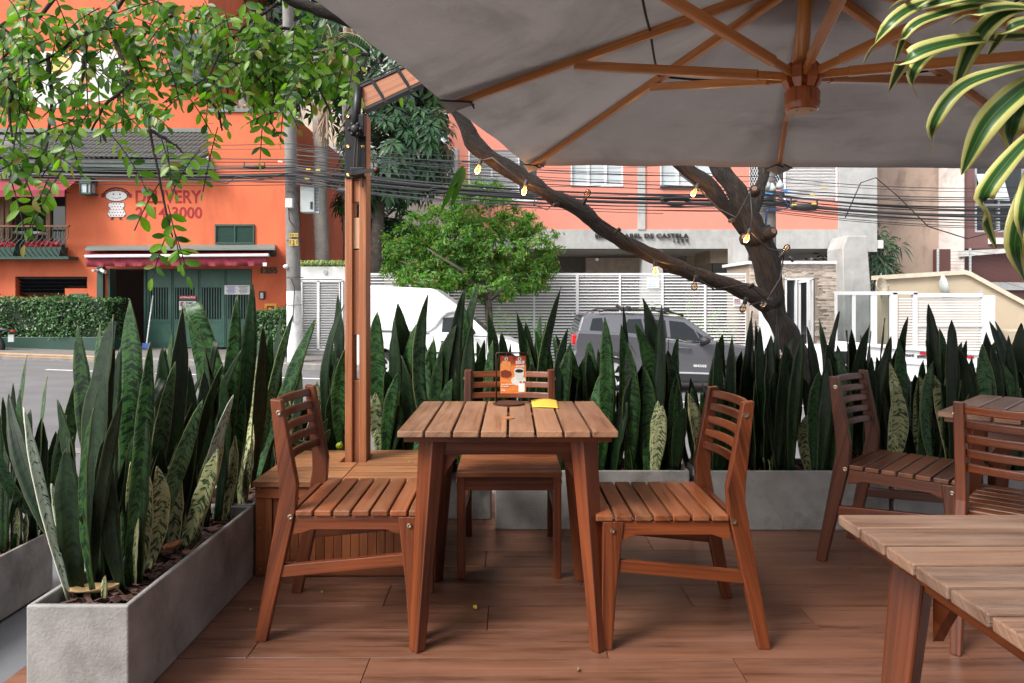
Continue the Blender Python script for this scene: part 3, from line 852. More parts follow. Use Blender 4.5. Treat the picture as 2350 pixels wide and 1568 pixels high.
def hedge(name, label, x0, x1, y0, y1, Y0, Y1, n):
    a, c = P(x0, y0, Y0), P(x1, y1, Y0)
    z1, z0 = a.z, c.z
    t = thing(name, label, 'hedge', ((a.x + c.x) / 2, (Y0 + Y1) / 2, z0))
    MB().box((a.x + .07, Y0 + .09, z0), (c.x - .07, Y1, z1 - .1)).build('dark_core', plain('hedge_core', (.012, .022, .010), .95), t)  # dark box added inside the leaves to make the hedge opaque
    def fn():
        q = rnd.random()
        if q < .62: p = (rnd.uniform(a.x, c.x), Y0 + rnd.uniform(-.03, .12), rnd.uniform(z0, z1)); nn = (0, -1, .5)
        elif q < .9: p = (rnd.uniform(a.x, c.x), rnd.uniform(Y0, Y1), z1 + rnd.gauss(-.03, .045)); nn = (0, -.3, 1)
        else:
            s = rnd.choice((0, 1)); p = ((a.x, c.x)[s] + rnd.gauss(0, .03), rnd.uniform(Y0, Y1), rnd.uniform(z0, z1)); nn = ((-1, 1)[s], 0, .5)
        wob = .06 * math.sin(p[0] * 3.1) + .04 * math.sin(p[2] * 7 + p[0] * 5)
        return (p[0], p[1] - wob, p[2] + wob * .5), nn
    leafcloud('foliage', n, fn, .085, M['leafhedge'], t, 'stuff', .2, .6)
    return t
hedge('box_hedge', 'long clipped hedge below the balcony of the orange restaurant', -160, 243, 684, 778, 18.2, 19.2, 6000)
hedge('box_hedge', 'small clipped hedge between the green doors and the concrete pole', 566, 657, 713, 792, 18.4, 19.2, 1900)
for (x0, x1, y0, y1, lb) in ((-160, 240, 774, 806, 'long dark green trough under the balcony hedge'), (572, 656, 788, 822, 'short dark green trough beside the concrete pole')):
    slab(x0, y0, x1, y1 + 20, 18.15, 1.2).build('planter_trough', M['greenplain'], None, bevel=.01, label=lb, cat='planter', loc=P((x0 + x1) / 2, y1, 18.15))
# broom and folding sign at the door
t = thing('broom', 'white broom handle leaning against the green folding doors', 'broom', P(330, 797, 19.2))
MB().tube([P(336, 792, 18.9), P(351, 679, 19.4)], .018, 7).build('handle', M['white'], t)
slab(326, 788, 344, 800, 18.85, .06).build('head', plain('broom_blue', (.05, .12, .4), .6), t)
t = thing('sandwich_board', 'dark folding sandwich board standing by the open doorway', 'sign', P(243, 800, 18.4))
MB().bar(P(238, 800, 18.3), P(246, 738, 18.5), .5, .03, (0, 1, 0)).build('board', M['greenplain'], t)
MB().bar(P(226, 806, 18.1), P(246, 742, 18.5), .03, .03).build('leg', M['inkblack'], t)
# motorcycle tail at the edge
mt = thing('motorcycle', 'black motorcycle parked beside the long hedge, only its tail showing', 'motorcycle', P(-35, 822, 17.5))
def wheel_y(b, c, r, w, n=24):
    Mx = Matrix.Translation(c) @ Matrix.Rotation(R(90), 4, 'X')
    b.lathe([(r * .72, -w / 2), (r * .93, -w / 2), (r, -w * .25), (r, w * .25), (r * .93, w / 2), (r * .72, w / 2)], n, Mx, False)
    return Mx
for (px, py) in ((-18, 796), (-140, 790)):
    b = MB(); c = P(px, py, 17.6); Mx = wheel_y(b, c, .31, .12); w = b.build('wheel', M['tyre'], mt, smooth=True)
    b = MB(); b.lathe([(.2, -.02), (.23, -.03), (.23, .03), (.2, .02)], 20, Mx, False)
    for k in range(5): b.bar(c, c + V((.21 * math.cos(k * 1.257), 0, .21 * math.sin(k * 1.257))), .03, .03, (0, 1, 0))
    b.build('rim', M['silver'], w)
b = MB(); b.ball(P(-45, 757, 17.6), (.55, .16, .13), 14, 8); b.bar(P(-20, 752, 17.6), P(34, 760, 17.6), .16, .1, (0, 0, 1), .08, .03); b.build('seat', M['cladding'], mt, smooth=True)
b = MB(); b.ball(P(-85, 770, 17.6), (.4, .18, .24), 12, 8); b.bar(P(-18, 796, 17.5), P(-85, 785, 17.5), .06, .06); b.tube([P(-90, 775, 17.6), P(-120, 735, 17.6)], .03, 6); b.build('body', plain('bike_black', (.015, .015, .017), .3), mt, smooth=True)
slab(18, 768, 31, 785, 17.62, .04).build('number_plate', M['boxgrey'], mt); MB().ball(P(30, 760, 17.6), (.06, .07, .035), 8, 6).build('tail_lamp', M['redlamp'], mt)
# ---------------------------------------------------------------- gap between the buildings: white gate wall, ivy, palms, dark tree
gw = thing('gate_wall', 'white wall with double louvred service gate right of the concrete pole', 'gate', P(739, 812, 19.2))
b = MB(); slab(690, 612, 800, 641, 19.2, .5, b); slab(786, 641, 800, 830, 19.2, .5, b); slab(684, 641, 690, 830, 19.2, .5, b); slab(684, 805, 800, 840, 19.22, .4, b)
b.build('wall', M['white'], gw)
b = MB()
for r0 in ((690, 645, 694, 804), (727, 645, 733, 804), (783, 645, 787, 804), (690, 643, 787, 647), (690, 801, 787, 805), (778, 645, 780, 804)): slab(*r0, 19.15, .06, b)
b.build('gate_frame', M['white_d'], gw)
for (x0, x1) in ((694, 727), (733, 778)):
    me = None
    for k in range(27):
        z = 649 + k * 5.7
        o = MB().bar(P(x0, z, 19.2), P(x1, z, 19.2), .055, .012, (0, .75, .66)).build('slat', M['white_d'], gw)
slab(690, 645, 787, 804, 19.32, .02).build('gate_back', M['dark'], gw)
MB().lathe([(.0, 0), (.055, 0), (.055, .04), (0, .04)], 14, Matrix.Translation(P(747, 625, 19.2)) @ Matrix.Rotation(R(90), 4, 'X')).build('wall_lamp', M['boxgrey'], gw)
def blades(name, n, x0, x1, y, Y0, Y1, ln, m, parent=None):
    vs, fs, uv = [], [], []
    for _ in range(n):
        p = P(rnd.uniform(x0, x1), y, rnd.uniform(Y0, Y1)); a = rnd.uniform(0, 6.283); L = ln * rnd.uniform(.5, 1.2)
        d = V((math.cos(a), math.sin(a) - .3, 0)); s = V((-d.y, d.x, 0)).normalized() * .012
        pts = [p, p + d * L * .35 + V((0, 0, L * .5)), p + d * L * .75 + V((0, 0, L * .5)), p + d * L + V((0, 0, L * .15))]
        h = rnd.random()
        for q in range(3):
            k = len(vs); w0, w1 = (1, .9, .6, .05)[q], (1, .9, .6, .05)[q + 1]
            vs += [pts[q] - s * w0, pts[q] + s * w0, pts[q + 1] + s * w1, pts[q + 1] - s * w1]; fs.append((k, k + 1, k + 2, k + 3)); uv += [(h, -1), (h, 1), (h, 1), (h, -1)]
    return mesh_uv(name, vs, fs, uv, m, parent, False, 'stuff')
t = thing('spider_plant_row', 'row of pale spider plants along the top of the white gate wall', 'plant', P(740, 612, 19.5))
blades('leaves', 700, 692, 800, 613, 19.25, 19.7, .3, M['leafgrass'], t)
# ivy wall running back and the dark alley behind
t = thing('ivy_wall', 'ivy covered side wall in the gap behind the white gate wall', 'wall', P(715, 612, 20.5))
p0, p1 = P(692, 520, 20.0), P(790, 575, 27.0)
MB().box((P(700, 0, 20).x - .9, 20.0, p1.z - 5), (P(700, 0, 20).x - .7, 30, P(0, 516, 20).z)).build('wall', M['offwhite'], t)
xw = P(700, 0, 20).x - .7
leafcloud('ivy', 5000, lambda: ((xw + rnd.uniform(0, .12), rnd.uniform(20, 29.5), rnd.uniform(P(0, 660, 20).z, P(0, 524, 20).z)), (1, -.4, .3)), .1, M['leafhedge'], t, 'stuff', .4, .7)
t = thing('back_building', 'tall greenish block with dark windows far behind the palms', 'building', P(700, 600, 40))
slab(560, -500, 900, 700, 46, 3).build('wall', M['tan'], t)
for i in range(5):
    for j in range(4):
        slab(588 + i * 62, -60 + j * 130, 622 + i * 62, 10 + j * 130, 45.9, .2).build('window', M['glasspale'], t)
t = thing('alley_wall', 'plain pale grey wall at the end of the alley behind the palms', 'wall', P(800, 700, 30))
slab(650, 330, 1060, 760, 30.5, .3).build('wall', M['offwhite'], t)
def palm(label, px, ybase, ytop, Y, r, skirts):
    base, top = P(px, ybase, Y), P(px + rnd.uniform(-4, 4), ytop, Y)
    t = thing('palm_tree', label, 'palm', base, group='palms in the gap between the buildings')
    pts = [base.lerp(top, k / 14) + V((.03 * math.sin(k), .02 * math.cos(k * 1.7), 0)) for k in range(15)]
    MB().tube(pts, [r * (1.05 + (.05 if k % 2 else 0)) for k in range(15)], 12).build('trunk', M['palmbark'], t, smooth=True)
    vs, fs, uv = [], [], []
    for (sx, s0, s1, w) in skirts:      # dry fronds hanging along the trunk
        for _ in range(60):
            q = P(sx + rnd.gauss(0, w * .4), s0 + rnd.uniform(0, 25), Y - .2 + rnd.uniform(-.2, .2)); e = P(sx + rnd.gauss(0, w * .5), s1 + rnd.uniform(-40, 10), Y - .2 + rnd.uniform(-.2, .2)); s = V((rnd.uniform(.02, .05), rnd.uniform(-.03, .03), 0)); k = len(vs)
            vs += [q - s, q + s, e + s * .4, e - s * .4]; fs.append((k, k + 1, k + 2, k + 3)); uv += [(rnd.random(), 0)] * 4
    if vs: mesh_uv('dry_fronds', vs, fs, uv, M['thatch'], t, False, 'stuff')
    return t
def frond(b_, base, dirv, L, m, parent, sag=.6, n=22, ll=.5):
    vs, fs, uv = [], [], []
    d = V(dirv).normalized(); side = d.cross(V((0, 0, 1))).normalized()
    pts = [base + d * L * (k / n) + V((0, 0, -sag * L * (k / n) ** 2)) for k in range(n + 1)]
    for k in range(1, n):
        tdir = (pts[k + 1] - pts[k - 1]).normalized()
        for sg in (-1, 1):
            q = (side * sg * .8 + tdir * .6 + V((0, 0, -.35))).normalized(); l_ = ll * math.sin(math.pi * (.12 + .85 * k / n)) * rnd.uniform(.85, 1.1); h = rnd.random(); i = len(vs)
            s = tdir * .022
            vs += [pts[k] - s, pts[k] + s, pts[k] + q * l_ * .6 + s * .8 + V((0, 0, -.02)), pts[k] + q * l_ + V((0, 0, -.1))]
            fs.append((i, i + 1, i + 2, i + 3)); uv += [(h, 0)] * 4
    i = len(vs); 
    o = mesh_uv('frond', vs, fs, uv, m, parent, False)
    MB().tube(pts, [.025 * (1 - .8 * k / n) for k in range(n + 1)], 5).build('stalk', M['thatch'], o)
    return o
pa = palm('tall palm with ringed grey trunk beside the grey utility cabinet', 737, 640, 120, 20.4, .19, [(766, 70, 185, 18), (742, 225, 330, 22)])
pb = palm('darker palm trunk behind the timber umbrella post', 802, 640, 60, 21.5, .2, [(800, 60, 170, 16)])
pc = palm('palm on the terrace of the orange restaurant hung with dry fronds', 560, 262, 120, 21.0, .16, [(528, 232, 310, 30), (565, 238, 300, 24)])
for t, c, Ys in ((pa, P(737, 110, 20.4), 20), (pb, P(802, 50, 21.5), 21), (pc, P(555, 150, 21.0), 21)):
    for k in range(9):
        a = k * .7 + rnd.random() * .3
        frond(None, c, (math.cos(a), math.sin(a) * .8 - .2, .75), rnd.uniform(2.0, 2.9), M['leafpalm'], t, .75)
for (px, py, dx, dz) in ((478, 155, -.9, .35), (560, 250, .25, -.5), (590, 120, .8, .5), (630, 190, .9, .2)):
    frond(None, P(px + 60, py, 20.6), (dx, -.3, dz), 1.7, M['leafpalm'], pc, .5, 24, .38)
# trees of the gap
def blob_crown(c, rad, nclump, per, spread, hollow=.55):
    cl = []
    for _ in range(nclump):
        d = V((rnd.gauss(0, 1), rnd.gauss(0, 1), rnd.gauss(0, 1))).normalized()
        r = rnd.uniform(hollow, 1.0)
        cl.append((c + V((d.x * rad[0] * r, d.y * rad[1] * r, d.z * rad[2] * r)), (d + V((0, -.25, .5))).normalized()))
    return cl
def rosettes(name, cl, per, L, wd, m, parent, kind='stuff'):
    vs, fs, uv = [], [], []
    for c, nn in cl:
        a0 = nn.orthogonal().normalized(); b0 = nn.cross(a0)
        for k in range(per):
            an = 2 * math.pi * k / per + rnd.uniform(-.2, .2)
            d = (a0 * math.cos(an) + b0 * math.sin(an) + nn * .15).normalized(); s = nn.cross(d).normalized(); l_ = L * rnd.uniform(.75, 1.2); h = rnd.random(); i = len(vs); w = l_ * wd
            p1 = c + d * l_ * .15; p2 = c + d * l_ * .6 - V((0, 0, l_ * .12)); p3 = c + d * l_ - V((0, 0, l_ * .45))
            vs += [p1, p2 + s * w, p2 - V((0, 0, w * .25)), p2 - s * w, p3]
            fs += [(i, i + 1, i + 2), (i, i + 2, i + 3), (i + 1, i + 4, i + 2), (i + 2, i + 4, i + 3)]
            uv += [(h, 0), (h, 1), (h, 0), (h, 0), (h, 0), (h, -1), (h, 1), (h, 0), (h, 0), (h, 0), (h, 0), (h, -1)]
    return mesh_uv(name, vs, fs, uv, m, parent, False, kind)
t = thing('umbrella_tree', 'dark glossy tree with whorled leaves between the palms and the apartment block', 'tree', P(865, 700, 21.5))
b = MB(); b.tube([P(866, 720, 21.5), P(864, 560, 21.5), P(872, 430, 21.5), P(900, 330, 21.6)], [.24, .2, .17, .12], 10)
b.build('trunk', M['darkbark'], t, smooth=True)
for q in ((870, 440, 800, 330), (880, 400, 990, 320), (872, 470, 960, 440)): MB().tube([P(q[0], q[1], 21.5), P((q[0] + q[2]) / 2, (q[1] + q[3]) / 2 - 8, 21.3), P(q[2], q[3], 21.2)], [.12, .09, .05], 7).build('limb', M['darkbark'], t, smooth=True)
cl = blob_crown(P(905, 355, 21.6), (1.85, 1.5, 1.75), 330, 0, 0) + blob_crown(P(820, 450, 21.9), (.8, .9, 1.3), 80, 0, 0) + blob_crown(P(985, 330, 21.2), (.8, .9, 1.3), 110, 0, 0) + blob_crown(P(900, 540, 22.4), (1.2, .6, .9), 90, 0, 0)
rosettes('crown', cl, 8, .36, .17, M['leafdark'], t)
t = thing('evergreen_tree', 'dense evergreen tree above the terrace behind the concrete pole', 'tree', P(650, 400, 26))
MB().tube([P(655, 600, 26), P(655, 300, 26), P(650, 120, 26)], [.25, .22, .12], 9).build('trunk', M['darkbark'], t, smooth=True)
cl = blob_crown(P(640, 60, 26), (3.0, 2.0, 3.2), 420, 0, 0, .35) + blob_crown(P(780, 120, 26), (2.4, 2.0, 3.0), 260, 0, 0, .35) + blob_crown(P(940, 190, 26), (2.4, 1.6, 2.6), 330, 0, 0, .3)
rosettes('crown', cl, 8, .42, .2, M['leafdark'], t)
# round bushy street tree
t = thing('small_street_tree', 'small bushy green tree standing on the far pavement before the white slat fence', 'tree', P(1125, 860, 17.8))
tc_ = P(1125, 700, 17.8)
MB().tube([P(1126, 870, 17.8), P(1124, 760, 17.8), P(1120, 690, 17.8)], [.13, .105, .09], 10).build('trunk', M['darkbark'], t, smooth=True)
br = [((1120, 690), (1060, 620), (980, 570)), ((1120, 690), (1095, 600), (1080, 500)), ((1120, 690), (1170, 610), (1220, 560)), ((1120, 690), (1040, 650), (920, 600)), ((1100, 600), (1130, 540), (1120, 470)), ((1120, 690), (1190, 640), (1245, 620))]
for q in br: MB().tube([P(*q[0], 17.8), P(*q[1], 17.8 + rnd.uniform(-.4, .4)), P(*q[2], 17.8 + rnd.uniform(-.7, .7))], [.07, .045, .02], 6).build('limb', M['darkbark'], t, smooth=True)
blobs = [((1105, 480), .9, .72), ((1000, 520), .8, .55), ((940, 590), .75, .62), ((1030, 610), .9, .6), ((1130, 590), 1.0, .75), ((1220, 560), .72, .6), ((1225, 635), .62, .5), ((1130, 655), .95, .42), ((985, 640), .85, .38), ((1060, 545), .9, .6), ((1090, 445), .42, .32), ((905, 545), .35, .3), ((1180, 510), .55, .4), ((1250, 600), .35, .4), ((915, 635), .4, .3)]
cl = []
for (c, rx, rz_) in blobs:
    cl += [(p, n_) for p, n_ in blob_crown(P(c[0], c[1], 17.8 + rnd.uniform(-.5, .5)), (rx, rx * .95, rz_), int(54 * rx * rz_ / .5), 0, 0, .62)]
def treeleaf():
    c, nn = rnd.choice(cl)
    return c + V((rnd.gauss(0, .075), rnd.gauss(0, .075), rnd.gauss(0, .05))), nn
leafcloud('crown', 30000, treeleaf, .108, M['leafround'], t, 'stuff', .45, .42)

# ---------------------------------------------------------------- white slat fence, panel by panel
YFE = 19.3
fe = thing('slat_fence', 'long white horizontal slat fence before the apartment block', 'fence', P(1290, 850, YFE))
panel_x = [833, 931, 1029, 1127, 1226, 1325, 1423, 1521, 1619, 1715]
for x in panel_x:
    w = 3.2 if x in (1325, 931, 1715) else 2.0
    slab(x - w, 630, x + w, 850, YFE - .03, .07).build('post', M['white_d'], fe)
sl_me = None
NSL = 31
for i in range(len(panel_x) - 1):
    for k in range(NSL):
        z = 633 + k * 6.85
        o = MB().box((P(panel_x[i] + 2, 0, YFE).x, YFE, P(0, z + 3.4, YFE).z), (P(panel_x[i + 1] - 2, 0, YFE).x, YFE + .03, P(0, z, YFE).z)).build('slat', M['white_d'], fe)
slab(833, 627, 1718, 632, YFE - .02, .06).build('top_rail', M['white_d'], fe)
b = MB(); slab(833, 846, 1718, 852, YFE - .05, .2, b); b.build('sill', plain('granite_sill', (.4, .3, .27), .6), fe)
slab(833, 852, 1718, 900, YFE, .2).build('plinth', M['tan'], fe)
for (x0, y0, x1, y1, nm) in ((1484, 637, 1513, 662, 'pale_notice'), (1683, 684, 1708, 703, 'sale_notice')):
    s_ = slab(x0, y0, x1, y1, YFE - .05, .01).build(nm, M['white'], fe)
    if nm == 'sale_notice':
        ptext('VENDE-SE\nALUGA-SE', x0 + 2, y0 + 2, x1 - 9, y0 + 10.5, YFE - .056, M['redpaint'], s_, .003, bold=.03)
        ptext('(11) 98346-7012', x0 + 2, y0 + 12, x1 - 2, y0 + 16, YFE - .056, ink, s_, .003, bold=.02)
    else:
        for k in range(4): slab(x0 + 4, y0 + 5 + k * 4.5, x1 - 5 - k, y0 + 7 + k * 4.5, YFE - .054, .003).build('print_line', plain('pale_blue_print', (.5, .65, .75), .8), s_)
# shrubs behind the fence
for i, (x, y, r_) in enumerate(((1180, 740, 1.0), (1490, 720, .8), (1560, 735, .9), (1660, 745, .8))):
    t = thing('garden_shrub', ('green shrub behind the white slats right of the small street tree', 'green shrub behind the slats above the grey car roof', 'leafy shrub behind the slats over the grey car bonnet', 'shrub behind the last fence panel beside the big tree')[i], 'shrub', P(x, 840, 20.6))
    MB().tube([P(x, 850, 20.6), P(x + 4, y, 20.6)], [.05, .03], 6).build('stem', M['darkbark'], t)
    cl2 = blob_crown(P(x, y + 25, 20.6), (r_, .5, .8), 60, 0, 0, .3)
    def f2():
        c, nn = rnd.choice(cl2); return c + V((rnd.gauss(0, .1),) * 3), nn
    leafcloud('foliage', 900, f2, .2, M['leafround'], t, 'stuff', .5, .3)

# ---------------------------------------------------------------- apartment block behind the fence
YA = 23.0
ap = thing('apartment_building', 'coral apartment block on grey concrete beam and columns above an open ground floor', 'building', P(1500, 800, YA))
b = MB()
cx_ = [1030, 1075, 1232, 1310, 1430, 1515, 1635, 1720, 1800, 1922, 1930]
cy_ = [-300, 388, 428, 462, 520, 527]
holes = [(1075, 340, 1232, 462), (1310, 340, 1430, 428), (1515, 340, 1635, 428), (1800, 340, 1922, 462), (1720, 340, 1800, 428)]
cy_ = [-300, 345, 428, 462, 527]
wall_cells(b, cx_, cy_, YA, .3, holes)
b.build('wall', M['coral'], ap)
slab(1050, 527, 2012, 571, YA - .03, .5).build('concrete_beam', M['grey_concrete'], ap)
slab(1464, -300, 1481, 527, YA - .06, .1).build('concrete_strip', M['grey_concrete'], ap)
slab(1925, -300, 2013, 578, YA - .05, .5).build('concrete_pier', M['grey_concrete'], ap)
slab(1030, 340, 1052, 590, YA - .03, .4).build('concrete_strip', M['grey_concrete'], ap)
def win(x0, x1, y1, n, parent):
    f = MB(); slab(x0, y1 - 3, x1, y1, YA - .03, .12, f); slab(x0, 343, x0 + 3, y1 - 3, YA, .1, f); slab(x1 - 3, 343, x1, y1 - 3, YA, .1, f)
    for k in range(1, n): xx = x0 + (x1 - x0) * k / n; slab(xx - 3, 343, xx + 3, y1 - 3, YA + .02, .06, f)
    o = f.build('window', M['white'], parent)
    for k in range(n):
        a, c = x0 + (x1 - x0) * k / n + 3, x0 + (x1 - x0) * (k + 1) / n - 3
        slab(a, 343, c, y1 - 3, YA + .07, .02).build('pane', M['glasspale'], o)
    return o
win(1310, 1430, 428, 3, ap); win(1515, 1635, 428, 3, ap)
slab(1516, 427, 1636, 431, YA - .08, .1).build('sill', M['inkblack'], ap)
sh = slab(1075, 340, 1078, 462, YA - .02, .1).build('shutter', M['white_d'], ap); slab(1189, 340, 1192, 462, YA - .02, .1).build('shutter_frame', M['white_d'], sh); slab(1075, 458, 1232, 462, YA - .03, .1).build('sill', M['white_d'], sh); slab(1128, 340, 1130, 459, YA - .02, .08).build('shutter_frame', M['white_d'], sh)
for k in range(16): MB().bar(P(1078, 345 + k * 7.3, YA + .03), P(1189, 345 + k * 7.3, YA + .03), .09, .012, (0, .8, .6)).build('slat', M['white_d'], sh)
slab(1078, 340, 1189, 462, YA + .12, .02).build('shutter_back', M['dark'], sh)
slab(1192, 340, 1232, 459, YA + .1, .02).build('pane', M['glass'], ap)
sh = slab(1800, 340, 1803, 462, YA - .02, .1).build('shutter', M['white_d'], ap); slab(1919, 340, 1922, 462, YA - .02, .1).build('shutter_frame', M['white_d'], sh)
for k in range(17): MB().bar(P(1803, 343 + k * 7.0, YA + .03), P(1919, 343 + k * 7.0, YA + .03), .09, .014, (0, .5, .85)).build('slat', M['white_d'], sh)
slab(1803, 340, 1919, 462, YA + .1, .02).build('shutter_back', M['offwhite'], sh)
nt_ = slab(1722, 340, 1798, 428, YA + .12, .02).build('net_window', M['glass'], ap)
b = MB()
for k in range(14):
    b.bar(P(1722 + k * 5.8, 428, YA + .08), P(1722 + k * 5.8 - 40, 345, YA + .08), .012, .012); b.bar(P(1722 + k * 5.8 - 40, 428, YA + .085), P(1722 + k * 5.8, 345, YA + .085), .012, .012)
b.build('safety_net', M['white_d'], nt_, kind='stuff')
ptext('ED. D. ISABEL DE CASTELA', 1366, 536, 1581, 546, YA - .10, M['inkblack'], ap, .05, 'letter', bold=.01, split=True)
ptext('1 2 5 9', 1546, 549, 1580, 556, YA - .10, M['inkblack'], ap, .05, 'letter', bold=.01, split=True)
# open ground floor
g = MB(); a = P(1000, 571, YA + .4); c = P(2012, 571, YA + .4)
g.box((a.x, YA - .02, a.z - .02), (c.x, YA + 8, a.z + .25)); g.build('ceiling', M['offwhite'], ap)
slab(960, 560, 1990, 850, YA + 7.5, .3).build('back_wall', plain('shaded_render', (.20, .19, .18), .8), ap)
slab(1050, 571, 1500, 860, YA + 4.5, .2).build('inner_wall', plain('shaded_inner_render', (.22, .205, .19), .8), ap)  # ground-floor shade put into the wall colour, as on the back wall
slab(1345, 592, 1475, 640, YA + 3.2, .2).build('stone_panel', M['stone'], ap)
slab(1475, 571, 1521, 850, YA + .1, .6).build('column', M['grey_concrete'], ap)
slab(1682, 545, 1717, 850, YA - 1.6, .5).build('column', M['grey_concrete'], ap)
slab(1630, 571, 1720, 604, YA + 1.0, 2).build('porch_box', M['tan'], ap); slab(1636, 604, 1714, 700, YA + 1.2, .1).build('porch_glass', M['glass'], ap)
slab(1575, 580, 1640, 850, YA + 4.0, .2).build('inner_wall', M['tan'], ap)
b = MB(); tp = [(1945, 541), (1990, 541), (2001, 690), (2004, 850), (1938, 850), (1936, 690), (1934, 570)]
b.prism([(P(x, y, YA - 1.2).x, P(x, y, YA - 1.2).z) for x, y in tp], (0, YA - 1.2, 0), (1, 0, 0), (0, 0, 1), (0, 1.1, 0)); b.build('pillar', M['grey_concrete'], ap, fix=True, bevel=.03)
MB().lathe([(0, 0), (.1, 0), (.1, .02), (0, .02)], 12, Matrix.Translation(P(1872, 583, YA + 2))).build('ceiling_lamp', M['inkblack'], ap)
for (x, y) in ((1370, 596), (1862, 595)): MB().ball(P(x, y, YA + .6), .06, 8, 6).build('security_camera', M['white'], ap)
# gatehouse with stacked stone
YG = 19.0
gh = thing('gatehouse', 'small gatehouse clad in pale stacked stone with a white door behind the big tree', 'building', P(1820, 840, YG))
b = MB(); wall_cells(b, [1720, 1800, 1869, 1918], [606, 641, 830, 870], YG, 2.0, [(1800, 641, 1869, 830)])
b.build('wall', plain('stone_backing', (.3, .25, .2), .9), gh)
cnt = 0
y = 606.0
while y < 856:
    h = rnd.choice((2.6, 3.4, 4.4)); x = 1720.0
    while x < 1917:
        w = rnd.uniform(9, 34); x1 = min(x + w, 1918)
        if not (x1 > 1800 and x < 1869 and y > 637 and y < 830):
            q0, q1 = P(x + .2, y + .2, YG), P(x1 - .2, y + h - .2, YG)
            if cnt == 0: sb = MB()
            sb.box((q0.x, YG - rnd.uniform(.01, .055), q1.z), (q1.x, YG + .02, q0.z)); cnt += 1
        x = x1
    y += h
sb.build('stone_cladding', M['stone'], gh, kind='stuff')
slab(1716, 599, 1921, 606, YG - .12, 2.3).build('roof_coping', M['white'], gh)
b = MB()
for r0 in ((1802, 641, 1806, 830), (1863, 641, 1867, 830), (1802, 637, 1867, 643), (1826, 643, 1830, 830)): slab(*r0, YG - .03, .12, b)
dr_ = b.build('door', M['white'], gh); slab(1806, 643, 1826, 830, YG + .06, .03).build('pane', M['glass'], dr_)
b = MB()
q0, q1 = P(1832, 645, YG + .05), P(1861, 828, YG - .5)
for (x0, x1, ya) in ((1832, 1838, .0), (1853, 1860, -.35)): slab(x0, 645, x1, 830, YG + ya, .05, b)
b.bar(P(1832, 647, YG + .03), P(1858, 645, YG - .33), .05, .06); b.bar(P(1832, 828, YG + .03), P(1858, 830, YG - .33), .05, .06)
b.build('open_leaf', M['white'], dr_); slab(1838, 648, 1853, 826, YG + .1, .02).build('pane', M['glass'], dr_)
slab(1857, 735, 1860, 755, YG - .42, .04).build('handle', M['silver'], dr_)
# right gate: framed glass bays and slatted vehicle gate
YR = 18.6
fg = thing('glazed_fence', 'white framed fence with three tall glass bays right of the gatehouse', 'fence', P(2000, 850, YR))
b = MB()
for x0, x1 in ((1918, 1922), (1956, 1964), (1999, 2013), (2042, 2049)): slab(x0, 676, x1, 850, YR, .08, b)
slab(1918, 669, 2105, 677, YR - .01, .1, b); slab(1918, 846, 2105, 856, YR, .1, b)
b.build('frame', M['white'], fg)
def glass_mat():
    m, n, l, bs = new_mat('clear_glass')
    tr = n.new('ShaderNodeBsdfTransparent'); tr.inputs['Color'].default_value = (.82, .86, .86, 1)
    gl = n.new('ShaderNodeBsdfGlossy'); gl.inputs['Roughness'].default_value = .05; gl.inputs['Color'].default_value = (.9, .95, .95, 1)
    fr_ = n.new('ShaderNodeFresnel'); fr_.inputs['IOR'].default_value = 1.5
    mx = n.new('ShaderNodeMixShader'); l.new(fr_.outputs[0], mx.inputs[0]); l.new(tr.outputs[0], mx.inputs[1]); l.new(gl.outputs[0], mx.inputs[2])
    l.new(mx.outputs[0], n['Material Output'].inputs[0])
    return m
M['clear'] = glass_mat()
for x0, x1 in ((1922, 1956), (1964, 1999), (2013, 2042)): slab(x0, 677, x1, 846, YR + .03, .012).build('pane', M['clear'], fg)
sgt = thing('vehicle_gate', 'white slatted vehicle gate before the sloping cream wall', 'gate', P(2180, 850, YR))
b = MB()
for x0, x1 in ((2050, 2060), (2097, 2106), (2255, 2284)): slab(x0, 672 if x0 != 2255 else 678, x1, 850, YR - .02, .12, b)
slab(2106, 673, 2256, 682, YR - .02, .12, b); slab(2050, 669, 2106, 676, YR - .02, .12, b); slab(2106, 746, 2255, 750, YR - .03, .05, b)
b.build('frame', M['white'], sgt)
for k in range(25):
    z = 684 + k * 6.4
    slab(2062, z, 2097, z + 3.4, YR + .02, .03).build('slat', M['white_d'], sgt)
    slab(2106, z, 2255, z + 4.2, YR + .02, .03).build('slat', M['white_d'], sgt)
b = MB(); slab(2250, 666, 2255, 845, YR + .5, .06, b); b.build('rail_post', M['boxgrey'], sgt)
# cream wall that climbs and slopes
cw = thing('boundary_wall', 'cream rendered wall with sloping coped top right of the glass fence', 'wall', P(2200, 850, 20.2))
pl = [(2022, 640), (2215, 628), (2227, 632), (2420, 735), (2420, 900), (2022, 900)]
MB().prism([(P(x, y, 20.2).x, P(x, y, 20.2).z) for x, y in pl], (0, 20.2, 0), (1, 0, 0), (0, 0, 1), (0, .3, 0)).build('wall', M['cream'], cw, fix=True)
cp = [(2020, 642), (2214, 630), (2226, 633), (2424, 740), (2424, 729), (2229, 624), (2216, 620), (2020, 632)]
MB().prism([(P(x, y, 20.1).x, P(x, y, 20.1).z) for x, y in cp], (0, 20.1, 0), (1, 0, 0), (0, 0, 1), (0, .5, 0)).build('coping', plain('cream_coping', (.60, .53, .42), .8), cw, fix=True)
slab(2268, 757, 2420, 900, 19.0, .5).build('low_wall', M['cream'], cw, bevel=.05)
